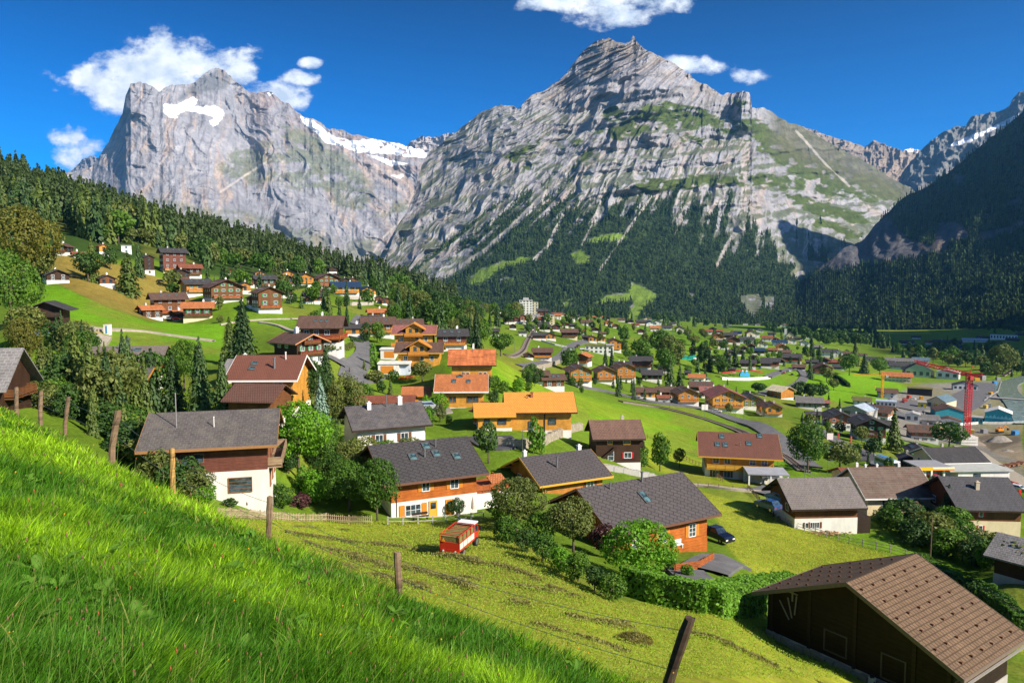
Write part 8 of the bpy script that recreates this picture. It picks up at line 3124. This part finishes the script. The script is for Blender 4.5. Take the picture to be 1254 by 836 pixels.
# Swiss flag on the red brown roofed house
o = empty('flag', pt(333, 500, 112))
tag(o, 'Swiss flag hanging from the low brown gable', 'flag')
m = MB()
nx = 10
V, Fc = [], []
for i in range(nx + 1):
 for j in range(nx + 1):
  u, v = i / nx, j / nx
  V.append((u * 1.3 - .5 * v, .10 * math.sin(u * 7), -v * 1.3 + .4 * u))
for i in range(nx):
 for j in range(nx):
  Fc.append((i * (nx + 1) + j, (i + 1) * (nx + 1) + j, (i + 1) * (nx + 1) + j + 1, i * (nx + 1) + j + 1))
cross = [f for k, f in enumerate(Fc) if ((k // nx in (4, 5) and 2 <= k % nx <= 7) or (k % nx in (4, 5) and 2 <= k // nx <= 7))]
rest = [f for f in Fc if f not in cross]
MB().add(V, rest).build('red_cloth', mat_plain('flag red', (.65, .02, .02)), o)
MB().add(V, cross).build('white_cross', mat_plain('flag white', (.8, .8, .8)), o)
MB().bar((-.6, 0, -2.5), (.05, 0, .2), .03, 5).build('pole', WHITEP, o)

def parasol(px, py, hpx, w, label, col=(.50, .02, .03), dmin=100, closed=False):
 p = hit(px, py, dmin)
 H = hpx * p.y / F
 o = empty('parasol', p)
 tag(o, label, 'parasol')
 MB().bar((0, 0, -.3), (0, 0, H), .04, 6).build('pole', WHITEP, o)
 mt = mat_plain('parasol cloth %.2f' % col[0], col, .8)
 if closed:
  MB().lathe([(.06, H - 1.6), (.22, H - 1.5), (.16, H - .7), (.03, H)], 8).build('canopy', mt, o)
 else:
  MB().lathe([(w / 2, H - .75), (w / 2 * .98, H - .62), (w * .22, H - .25), (.03, H)], 8).build('canopy', mt, o)

parasol(935, 583, 22, 3.6, 'open red parasol in front of the lamp post by the honey yellow chalet', dmin=140)
parasol(579, 633, 26, 1, 'closed beige parasol at the corner of the orange floored chalet', (.45, .36, .30), 80, True)
for i, (x, y) in enumerate([(888, 463), (896, 462), (904, 461), (922, 461), (929, 462)]):
 parasol(x, y, 8, 6.5, ['leftmost', 'second', 'middle', 'fourth', 'rightmost'][i] + ' red parasol of the meadow restaurant', dmin=300)
for i, (x, y) in enumerate([(838, 440), (845, 441), (849, 440)]):
 p = hit(x, y, 300)
 o = empty('marquee', p)
 tag(o, ['left', 'middle', 'right'][i] + ' teal and white festival tent on the village meadow', 'tent')
 MB().box(-2.4, 2.4, -2.2, 2.2, -.5, 2.2).build('side_cloth', mat_plain('tent side %d' % i, (.02, .35, .28) if i < 2 else (.7, .7, .7)), o)
 MB().prism([(-2.8, 2.2), (2.8, 2.2), (0, 4.2)], -2.5, 2.5, 'y').build('roof_cloth', mat_plain('tent teal', (.02, .30, .25)), o)
for i, (x, y) in enumerate([(909, 461), (914, 461)]):
 p = hit(x, y, 300)
 o = empty('play_slide', p)
 tag(o, ['left', 'right'][i] + ' light blue bouncy play tower between the red parasols', 'play tower')
 MB().box(-2.2, 2.2, -1.5, 1.5, -.5, 2.6).box(-1.2, .6, -1.2, 1.2, 2.6, 4.2).build('body', mat_plain('play blue', (.06, .40, .70)), o)
 MB().prism([(-1.4, 4.2), (.8, 4.2), (-.3, 5.4)], -1.3, 1.3, 'y').build('top', mat_plain('play white', (.8, .8, .8)), o)

# white toilet cabin with a blue stripe beside the dirt track
o = place('toilet_cabin', 132, 409, None, 0, 'white toilet cabin with blue door on the dirt track', 'cabin', dmin=140, sink=.2)
MB().box(-.75, .75, -.7, .7, -.4, 2.3).box(-.8, .8, -.75, .75, 2.3, 2.45).build('shell', wall_mat('w'), o)
MB().box(-.18, .22, -.76, -.70, .1, 2.1).build('door', mat_plain('cabin blue', (.03, .20, .45)), o)
o = place('building_material', 106, 407, None, 6, 'stack of grey scaffolding and boards beside the dirt track', 'stack', dmin=140, sink=.2)
MB().box(-1.9, 1.9, -.5, .5, 0, .5).build('boards', timber('grey boards', (.30, .29, .27)), o)
MB().box(-1.8, 1.8, -.4, .4, .5, .8).build('tubes', STEEL, o)

# trampoline
o = place('trampoline', 734, 521, None, 0, 'round blue edged trampoline on the lawn by the bright yellow log chalet', 'trampoline', dmin=120, sink=.2)
MB().lathe([(1.75, .85), (2.2, .85), (2.2, .95), (1.75, .95)], 28).build('edge_pad', mat_plain('trampoline blue grey', (.16, .26, .33)), o)
MB().lathe([(.01, .88), (1.8, .88), (1.8, .9), (.01, .9)], 28).build('jump_mat', BLACKP, o)
for k in range(6):
 a = k * math.pi / 3
 MB().bar((2.1 * math.cos(a), 2.1 * math.sin(a), -.3), (2.1 * math.cos(a), 2.1 * math.sin(a), .86), .04, 6).build('leg', STEEL, o)

def person(px, py, h, label, top, legs, dmin=80, d=None, z=None):
 """a small standing figure grown from a skeleton"""
 p = pt(px, py, d) if d else hit(px, py, dmin)
 o = empty('person', p, 1.2)
 tag(o, label, 'person')
 J = [((0, 0, .93), .14), ((0, 0, 1.15), .13), ((0, 0, 1.38), .15), ((0, 0, 1.52), .055), ((0, .01, 1.64), .10), ((0, .01, 1.74), .085),
   ((.17, 0, 1.42), .06), ((.24, .02, 1.15), .045), ((.22, -.10, .92), .035), ((-.17, 0, 1.42), .06), ((-.24, .02, 1.15), .045), ((-.22, -.10, .92), .035),
   ((.09, 0, .85), .095), ((.10, -.10, .47), .065), ((.10, .06, .08), .045), ((.10, -.14, .03), .04), ((-.09, 0, .85), .095), ((-.10, .08, .47), .065), ((-.10, .18, .08), .045), ((-.10, -.0, .03), .04)]
 E = [(0, 1), (1, 2), (2, 3), (3, 4), (4, 5), (2, 6), (6, 7), (7, 8), (2, 9), (9, 10), (10, 11), (0, 12), (12, 13), (13, 14), (14, 15), (0, 16), (16, 17), (17, 18), (18, 19)]
 s = h / 1.82
 me = bpy.data.meshes.new('body')
 me.from_pydata([tuple(c * s for c in v) for v, r in J], E, [])
 b = link('body', me, o)
 sk = b.modifiers.new('skin', 'SKIN')
 for v, (q, r) in zip(me.skin_vertices[0].data, J):
  v.radius = (r * s, r * s)
 me.skin_vertices[0].data[0].use_root = True
 b.modifiers.new('sub', 'SUBSURF').levels = 1
 me.materials.append(mat_plain('dark clothes', legs, .8))
 MB().lathe([(.15 * s, .98 * s), (.17 * s, 1.2 * s), (.18 * s, 1.42 * s), (.08 * s, 1.5 * s)], 10).build('jacket', mat_plain(label[:16] + ' jacket', top, .8), o)
 MB().lathe([(.08 * s, 1.68 * s), (.105 * s, 1.74 * s), (.07 * s, 1.84 * s)], 8).build('hair', mat_plain('brown hair', (.05, .03, .02), .8), o)
 return o

person(428, 458, 1.75, 'person in dark clothes and red top walking on the village road junction', (.16, .03, .03), (.03, .03, .035), 150)

# things leaning at the foot of the barn gable
o = empty('backpack_blower', Vector((25.4, 47.6, gz(25.4, 47.6) + .05)), R(35))
for i, (col, lab, sx) in enumerate((((.75, .16, .02), 'orange and black motor backpack against the black barn wall', 0), ((.6, .6, .6), 'white and black motor backpack left of the orange one', -1))):
 p = pt(1083 - (0 if i == 0 else 14), 812 - (0 if i == 0 else 7), 51.0)
 q = empty('motor_backpack', Vector((p.x, p.y, gz(p.x, p.y))), R(-55))
 tag(q, lab, 'garden tool')
 MB().box(-.22, .22, -.14, .14, .05, .55).build('engine_case', mat_plain('tool case %d' % i, col, .4), q)
 MB().lathe([(.05, .5), (.17, .52), (.17, .68), (.05, .72)], 10).build('tank', BLACKP, q)
 MB().bar((.2, -.1, .3), (.55, -.3, .05), .05, 6).build('hose', BLACKP, q)
bpy.data.objects.remove(o)

# bench and outdoor table at the houses
o = place('garden_bench', 515, 637, 88.6, 25, 'brown wooden bench under the ground floor windows of the orange floored chalet', 'bench', sink=.2)
MB().box(-1, 1, -.22, .2, .42, .48).build('seat', DARKW, o)
MB().box(-1, 1, .2, .25, .6, .9).build('backrest', DARKW, o)
for x in (-.85, .85):
 MB().box(x - .04, x + .04, -.2, .24, 0, .42).build('leg', DARKW, o)
o = place('white_bench', 829, 672, 83.5, 29, 'white slatted bench under the window of the widest roofed house', 'bench', sink=.2)
MB().box(-.8, .8, -.22, .2, .42, .48).build('seat', WHITEP, o)
MB().box(-.8, .8, .2, .25, .55, 1.0).build('backrest', WHITEP, o)
for x in (-.7, .7):
 MB().box(x - .04, x + .04, -.2, .24, 0, .42).build('leg', WHITEP, o)

# log pile
o = place('firewood_pile', 1012, 655, None, 4, 'heap of pale split firewood below the white ground floor', 'firewood', dmin=90, sink=.2)
rr = random.Random(8)
m = MB()
for i in range(150):
 x, y = rr.gauss(0, 1.9), rr.gauss(0, .45)
 z = max(0, .55 - abs(x) * .12 - abs(y) * .5) * rr.uniform(.3, 1) + .03
 a = rr.uniform(0, 3.14)
 m.bar((x, y, z), (x + .38 * math.cos(a), y + .38 * math.sin(a), z + rr.uniform(-.08, .08)), .07, 5)
tag(m.build('log', timber('split firewood', (.42, .27, .14)), o), None, None, None, 'stuff')

# ------------------------------------------------------------------ larger valley buildings of their own shape
def block(name, px, py, w, h, dep, mat, label, d=None, dmin=200, yaw=0, roofm=None, cols=4, rows_=3, cat='building', gable=0, eav=.4, winc=True):
 p = pt(px, py, d) if d else hit(px, py, dmin)
 s = p.y / F
 W, H = w * s, h * s
 o = empty(name, p, R(yaw) - math.atan2(p.x, p.y))
 tag(o, label, cat)
 MB().box(-W / 2, W / 2, 0, dep, -5, H).build('wall', mat, o)
 if gable:
  g = gable * s
  MB().prism([(-W / 2, H), (W / 2, H), (0, H + g)], .02, dep - .02, 'y').build('gable_wall', mat, o)
  MB().prism([(-W / 2 - eav, H - .1), (0, H + g + .15), (W / 2 + eav, H - .1), (W / 2 + eav, H + .2), (0, H + g + .5), (-W / 2 - eav, H + .2)], -eav, dep + eav, 'y').build('roof', roofm or roof_mat('d'), o)
 else:
  MB().box(-W / 2 - eav, W / 2 + eav, -eav, dep + eav, H, H + .45).build('roof_slab', roofm or CONC, o)
 if winc:
  ww, wh = W / cols * .5, H / rows_ * .5
  key = ('bw', round(ww, 2), round(wh, 2))
  if key not in MESHC:
   MESHC[key] = MB().box(-ww / 2, ww / 2, -.07, .02, -wh / 2, wh / 2).mesh('window', glass())
  for i in range(cols):
   for j in range(rows_):
    link('window', MESHC[key], o, (-W / 2 + W * (i + .5) / cols, 0, H * (j + .55) / rows_))
 return o, W, H, s

o, W, H, s = block('hotel_tower', 644, 388, 16, 20, 14, wall_mat('w'), 'white eight storey hotel tower at the heart of the village', cols=4, rows_=7, cat='hotel', roofm=roof_mat('h', 'sheet'))
MB().box(-3, 3, 4, 9, H + .45, H + 3).build('roof_box', roof_mat('h', 'sheet'), o)
o, W, H, s = block('hotel_wing', 655, 386, 8, 16, 12, wall_mat('c'), 'cream balcony block joined beside the white hotel tower', cols=2, rows_=5, cat='hotel')
for j in range(5):
 MB().box(-W / 2 - .3, W / 2 + .5, -1.4, 0, H * (j + .15) / 5, H * (j + .15) / 5 + 1.0).build('balcony', wall_mat('w'), o)
block('school_building', 733, 433, 33, 9, 14, wall_mat('w'), 'flat white school with long dark window bands and roof planting', dmin=300, cols=6, rows_=2, roofm=roof_mat('M', 'sheet'), cat='school')
block('school_hall', 747, 436, 9, 13, 12, wall_mat('w'), 'tall white end block of the flat school', dmin=300, cols=1, rows_=1, winc=False, cat='school')
o, W, H, s = block('church', 967, 417, 8, 6, 10, wall_mat('c'), 'small cream village church beside its pale spire', dmin=500, cols=2, rows_=1, gable=4, cat='church')
MB().box(-W * .8, -W * .45, 2, 5, 0, 14 * s).build('tower', wall_mat('w'), o)
# scaffolded chalet under construction
h = House('chalet_under_construction', *(lambda p: (p.x, p.y + 6, p.z))(hit(960, 489, 280)), R(-62), 11, 11.5, 5.4, .6, .42, 1.4, roofing('pale membrane roofing', (.62, .55, .36), 'sheet'), 'a', 'w', 'sheet')
tag(h.root, 'unfinished pale timber chalet with creamy roof membrane and scaffolding', 'house')
h.balcony('l', 0, 2.6, 11, 1.3, mat_plain('scaffold boards', (.55, .50, .38)))
h.auto('lf', 2, None, 3)
# works yard and station
block('green_gabled_hall', 1124, 462, 28, 9, 16, plaster('pale green hall', (.40, .50, .30)), 'hall with dark gable roof and bright green panels near the depot', dmin=350, gable=9, cols=4, rows_=1, roofm=roof_mat('d', 'sheet'), cat='hall')
block('depot', 1160, 464, 24, 8, 14, wall_mat('w'), 'white railway depot with green arched doors', dmin=380, gable=3, cols=3, rows_=1, roofm=roof_mat('h', 'sheet'), cat='depot', yaw=-6)
block('open_shed', 1126, 484, 27, 8, 10, plaster('shed dark inside', (.05, .045, .04)), 'long dark open shed with grassed roof', dmin=330, cols=3, rows_=1, roofm=roof_mat('M', 'sheet'), cat='shed', winc=False)  # closed block, painted dark for the shade of an open inside
block('cream_warehouse', 1146, 500, 22, 8, 20, wall_mat('c'), 'cream warehouse with long dark metal roof', dmin=300, gable=6, cols=3, rows_=1, roofm=roof_mat('N', 'sheet'), cat='warehouse', yaw=-20)
o, W, H, s = block('mural_shed', 1129, 500, 9, 7, 6, mat_plain('mural yellow', (.78, .60, .03), .8), 'small bright yellow painted shed beside the cream warehouse', dmin=300, cols=1, rows_=1, winc=False, cat='shed')
MB().lathe([(.02, -.05), (.9, -.05), (.9, 0), (.02, 0)], 12, (0, 0, H * .5), 'y').build('painted_disc', mat_plain('mural blue', (.05, .12, .35)), o)
teal = plaster('turquoise paint', (.06, .35, .40))
block('turquoise_hall', 1163, 516, 32, 12, 16, teal, 'left turquoise painted hall with brown roof', dmin=290, gable=5, cols=1, rows_=1, winc=False, roofm=roof_mat('b'), cat='hall', yaw=12)
block('turquoise_link', 1194, 519, 16, 7, 8, teal, 'low turquoise building between the two turquoise halls', dmin=290, cols=4, rows_=1, cat='building', roofm=CONC)
o, W, H, s = block('turquoise_hall', 1222, 518, 28, 12, 14, teal, 'right turquoise hall with white gable and painted mountains', dmin=290, gable=5, cols=1, rows_=1, winc=False, roofm=wall_mat('w'), cat='hall')
mm = MB()
for k in range(7):
 x = -W / 2 + W * (k + .5) / 7
 mm.prism([(x - W * .10, H * .45), (x + W * .10, H * .45), (x, H * (.70 + .08 * (k % 3)))], -.05, 0, 'y')
mm.build('painted_mountain', mat_plain('mural pale blue', (.25, .60, .65)), o)
block('white_silo', 1211, 512, 2.4, 17, 2, wall_mat('w'), 'slim white silo beside the right turquoise hall', dmin=290, cols=1, rows_=1, winc=False, cat='silo')
block('white_workshop', 1161, 522, 26, 7, 8, wall_mat('w'), 'white workshop with brown roof in front of the turquoise hall', dmin=270, gable=3, cols=3, rows_=1, roofm=roof_mat('b'), cat='workshop')
block('grey_store', 1132, 521, 24, 6, 14, wall_mat('e'), 'long grey flat roofed store left of the white workshop', dmin=270, cols=2, rows_=1, roofm=roof_mat('g', 'sheet'), cat='store')
block('blue_roofed_shop', 1085, 498, 22, 6, 9, wall_mat('w'), 'shop with pale blue flat roof and blue window band', dmin=300, cols=5, rows_=1, roofm=roof_mat('l', 'sheet'), cat='shop')
block('metal_hall', 1045, 512, 32, 10, 14, wall_mat('e'), 'grey hall with shining pale blue metal roof', dmin=280, gable=5, cols=2, rows_=1, roofm=roof_mat('l', 'sheet'), cat='hall', yaw=-25)
block('station_building', 1182, 478, 26, 6, 10, wall_mat('w'), 'dark roofed railway station behind the red crane', dmin=380, gable=4, cols=5, rows_=1, roofm=roof_mat('d'), cat='station', yaw=8)
block('curved_white_hall', 1117, 517, 16, 9, 9, wall_mat('w'), 'small white shed with rounded pale roof beside the tall conifer', dmin=270, gable=2, cols=2, rows_=1, roofm=roof_mat('h', 'sheet'), cat='shed')
block('long_warehouse', 1103, 447, 30, 5, 12, wall_mat('e'), 'long low grey warehouse at the edge of the shaded valley', dmin=450, cols=9, rows_=1, roofm=roof_mat('g', 'sheet'), cat='warehouse')
block('shaded_factory', 1229, 416, 28, 6, 14, wall_mat('h') if 'h' in PLASC else wall_mat('w'), 'long white and blue factory in the mountain shadow', dmin=700, cols=9, rows_=1, roofm=roof_mat('N', 'sheet'), cat='factory')
block('bridge', 1232, 490, 40, 1.6, 4, CONC, 'pale concrete bridge over the glacier river', dmin=420, cols=1, rows_=1, winc=False, cat='bridge')
for i, (x, y, c, w_) in enumerate([(1190, 531, (.7, .5, .1), 5), (1205, 530, (.25, .25, .28), 7), (1243, 532, (.05, .25, .55), 9), (1215, 505, (.1, .1, .5), 4), (1108, 492, (.5, .08, .04), 5), (1113, 488, (.5, .12, .05), 4), (1151, 528, (.7, .4, .05), 4),
           (1168, 534, (.6, .6, .6), 4), (1213, 484, (.7, .35, .02), 4), (1207, 500, (.75, .45, .02), 4), (1197, 466, (.7, .1, .05), 7), (1222, 465, (.5, .3, .25), 5), (1218, 470, (.04, .12, .5), 5), (1128, 489, (.7, .2, .05), 3)]):
 cn = 'yellow' if c[0] > .6 and c[1] > .38 else 'orange red' if c[0] > .6 and c[1] < .38 and c[2] < .2 else 'blue' if c[2] > .4 else 'rust red' if c[0] == .5 and c[2] < .1 else 'grey'
 pl = 'on the river works' if y > 524 else 'beside the station yard' if x > 1190 else 'in the works yard'
 p = hit(x, y, 280)
 s = p.y / F
 o = empty('container', p, random.uniform(-.5, .5))
 tag(o, f'{cn} container {pl}, about {int(w_ * s)} metres long' if False else f'{["first", "second", "third", "fourth", "fifth", "sixth", "seventh", "eighth", "ninth", "tenth", "eleventh", "twelfth", "thirteenth", "last"][sorted([a_ for a_ in (1190,1205,1243,1215,1108,1113,1151,1168,1213,1207,1197,1222,1218,1128)]).index(x)]} container from the left among the works, {cn}', 'container', 'containers of the works')
 m = MB().box(-w_ * s / 2, w_ * s / 2, -1.2, 1.2, -.5, 2.5)
 for k in range(8):
  xx = -w_ * s / 2 + w_ * s * (k + .5) / 8
  m.box(xx - .05, xx + .05, -1.25, -1.2, 0, 2.4)
 m.build('shell', mat_plain('container %s' % cn, c, .6), o)
# piles of gravel and reinforcement on the site
for i, (x, y, w_, h_, lab) in enumerate([(1225, 541, 34, 9, 'broad grey brown gravel heap on the river works'), (1198, 545, 20, 5, 'smaller gravel heap nearer the crane'), (1233, 553, 22, 4, 'low gravel heap beside the steel mats')]):
 p = hit(x, y, 240)
 s = p.y / F
 rr2 = np.random.default_rng(i + 3)
 n = 40
 uu, vv = np.meshgrid(np.linspace(-1, 1, n), np.linspace(-1, 1, n), indexing='ij')
 r_ = np.sqrt(uu ** 2 + vv ** 2)
 z = np.clip(1 - r_, 0, 1) ** .8 * h_ * s * (.6 + .8 * fbm(uu * 2 + 5, vv * 2 + i, 7, 4)) - .3
 o = link('gravel_heap', np_mesh('gravel_heap', np.stack([uu * w_ * s / 2, vv * w_ * s / 3, z], -1).reshape(-1, 3), grid_faces(n, n)[:, ::-1], SOIL if i != 1 else BALL, None, True), None, p)
 tag(o, lab, 'heap')
o = place('steel_mats', 1232, 572, None, 28, 'long row of rusty steel mats beside the construction track', 'stack', dmin=190, sink=.2)
m = MB()
for k in range(26):
 m.box(-14 + k * 1.05, -13.3 + k * 1.05, -1.5 + .3 * (k % 3), 1.4, .1, .35 + .15 * (k % 4))
m.build('mats', mat_plain('rusty steel', (.25, .11, .06), .7), o)
o = place('market_stall', 1128, 545, None, 0, 'x', 'stall') if False else None

# ------------------------------------------------------------------ hay on the mown field
def hay():
 rnd = np.random.default_rng(12)
 rowsH = [[(372, 664), (420, 678), (490, 696), (537, 706), (580, 722), (640, 742), (700, 757), (770, 768)], [(350, 652), (400, 659), (464, 667), (530, 680), (594, 692), (650, 708), (708, 732)],
    [(340, 640), (420, 648), (500, 655)], [(560, 708), (620, 716), (680, 728)], [(420, 690), (470, 704), (520, 722)], [(840, 770), (890, 790), (950, 815), (1010, 840)], [(620, 756), (690, 776), (760, 800)]]
 C, S = [], []
 V, Fc = [], []
 for k, r in enumerate(rowsH):
  P = [hit(a, b, 26) for a, b in r]
  Q = []
  for a, b in zip(P[:-1], P[1:]):
   L = math.hypot(b.x - a.x, b.y - a.y)
   n = int(L * (330 if k in (0, 1) else 190))
   t = rnd.uniform(0, 1, n)
   gate = fbm(t * L * .35 + a.x, t * 0 + k, 8, 3)
   w = (.55 if k in (0, 1) else .4) * (.5 + gate)
   o = rnd.normal(0, 1, n) * w * .6
   dx, dy = (b.x - a.x) / L, (b.y - a.y) / L
   wob = (fbm(t * L * .2 + a.x, t * 0 + k + 3, 9, 2) - .5) * 2.2
   x = a.x + (b.x - a.x) * t - dy * (o + wob)
   y = a.y + (b.y - a.y) * t + dx * (o + wob)
   h = np.clip(1 - (o / (w * 1.2)) ** 2, 0, 1) * (.30 if k in (0, 1) else .18) * gate * 1.6
   keep = gate > (.30 if k in (0, 1) else .42)
   C.append(np.stack([x, y, gz_np(x, y) + h * rnd.uniform(.2, 1, n) + .04], 1)[keep])
 C = np.concatenate(C)
 N = rnd.normal(size=C.shape) * .8 + np.array([0, 0, .5])
 P = quads_at(C, N, .07 * rnd.uniform(.6, 1.5, len(C)), rnd, 3.2)
 c = np.array([.26, .25, .08]) * rnd.uniform(.6, 1.4, (len(C), 1))
 o = link('hay_rows', np_mesh('hay_rows', P, np.arange(len(P)).reshape(-1, 4), MATS['blades'], np.repeat(c, 4, 0)))
 tag(o, 'raked rows of drying hay across the mown field', 'hay', kind='stuff')
 p = hit(775, 786, 24)
 n = 9000
 d = rnd.normal(size=(n, 3))
 d /= np.linalg.norm(d, axis=1, keepdims=True)
 d[:, 2] = abs(d[:, 2])
 rr = rnd.uniform(.6, 1.0, (n, 1)) * (1 + .25 * (fbm(d[:, 0] * 3 + 9, d[:, 1] * 3 + 9, 4, 3)[:, None] - .5))
 Cc = d * rr * np.array([1.0, .7, .38])
 P = quads_at(Cc, d + rnd.normal(size=(n, 3)) * .6, .10, rnd, 3.2)
 c = np.repeat(np.array([.22, .20, .06]) * rnd.uniform(.5, 1.5, (n, 1)), 4, 0)
 tag(link('hay_pile', np_mesh('hay_pile', P, np.arange(len(P)).reshape(-1, 4), MATS['blades'], c), None, Vector((p.x, p.y, gz(p.x, p.y)))), 'rounded pile of hay left on the lower mown field', 'hay pile')

hay()

# ------------------------------------------------------------------ flower gardens
def flowers(px, py, n, spread, cols, label, dmin=80):
 p = hit(px, py, dmin)
 rnd = np.random.default_rng(int(px))
 C = np.stack([rnd.normal(0, spread, n), rnd.normal(0, spread * .4, n), rnd.uniform(.1, .8, n)], 1)
 C[:, 2] += gz_np(C[:, 0] + p.x, C[:, 1] + p.y) - p.z
 P = quads_at(C, rnd.normal(size=(n, 3)) + np.array([0, -.5, .7]), .16 * p.y / 150, rnd, 1.2)
 c = np.array(cols)[rnd.integers(0, len(cols), n)]
 o = link('flower_bed', np_mesh('flower_bed', P, np.arange(len(P)).reshape(-1, 4), MATS['blades'], np.repeat(c, 4, 0)), None, p)
 tag(o, label, 'flower bed')

GR = (.06, .15, .02)
flowers(495, 465, 900, 1.6, [GR, (.55, .05, .03), (.6, .25, .02)], 'red and orange flower bed on the lawn of the tall yellow chalet', 150)
flowers(501, 463, 300, .5, [(.55, .03, .22), GR], 'bright pink flower bush on the same lawn', 150)
flowers(467, 461, 400, .9, [(.55, .42, .03), GR], 'yellow flower shrub by the white double garage', 150)
flowers(384, 431, 500, 1.2, [(.65, .45, .03), GR], 'yellow flower bed on the terrace below the brown flowered chalet', 150)
flowers(384, 435, 500, 1.4, [(.5, .05, .05), GR], 'red flower bed on the terrace below the brown flowered chalet', 150)

# ------------------------------------------------------------------ the air of the valley
def haze():
 lo = Vector((1e9,) * 3)
 hi = Vector((-1e9,) * 3)
 for o in scn.objects:
  if o.type == 'MESH' and o.get('kind') == 'structure':
   for c in o.bound_box:
    for k in range(3):
     lo[k] = min(lo[k], c[k])
     hi[k] = max(hi[k], c[k])
 lo -= Vector((2, 60, 1))
 hi += Vector((2, 2, 30))
 m = bpy.data.materials.new('haze')
 m.use_nodes = True
 n = m.node_tree.nodes
 n.clear()
 out = n.new('ShaderNodeOutputMaterial')
 v = n.new('ShaderNodeVolumePrincipled')
 v.inputs['Color'].default_value = (.18, .52, 1.0, 1)
 v.inputs['Density'].default_value = HAZE_DENSITY
 v.inputs['Anisotropy'].default_value = 0.2
 m.node_tree.links.new(v.outputs[0], out.inputs['Volume'])
 o = MB().box(lo.x, hi.x, lo.y, hi.y, lo.z, hi.z).build('haze', m)
 tag(o, kind='stuff')

haze()
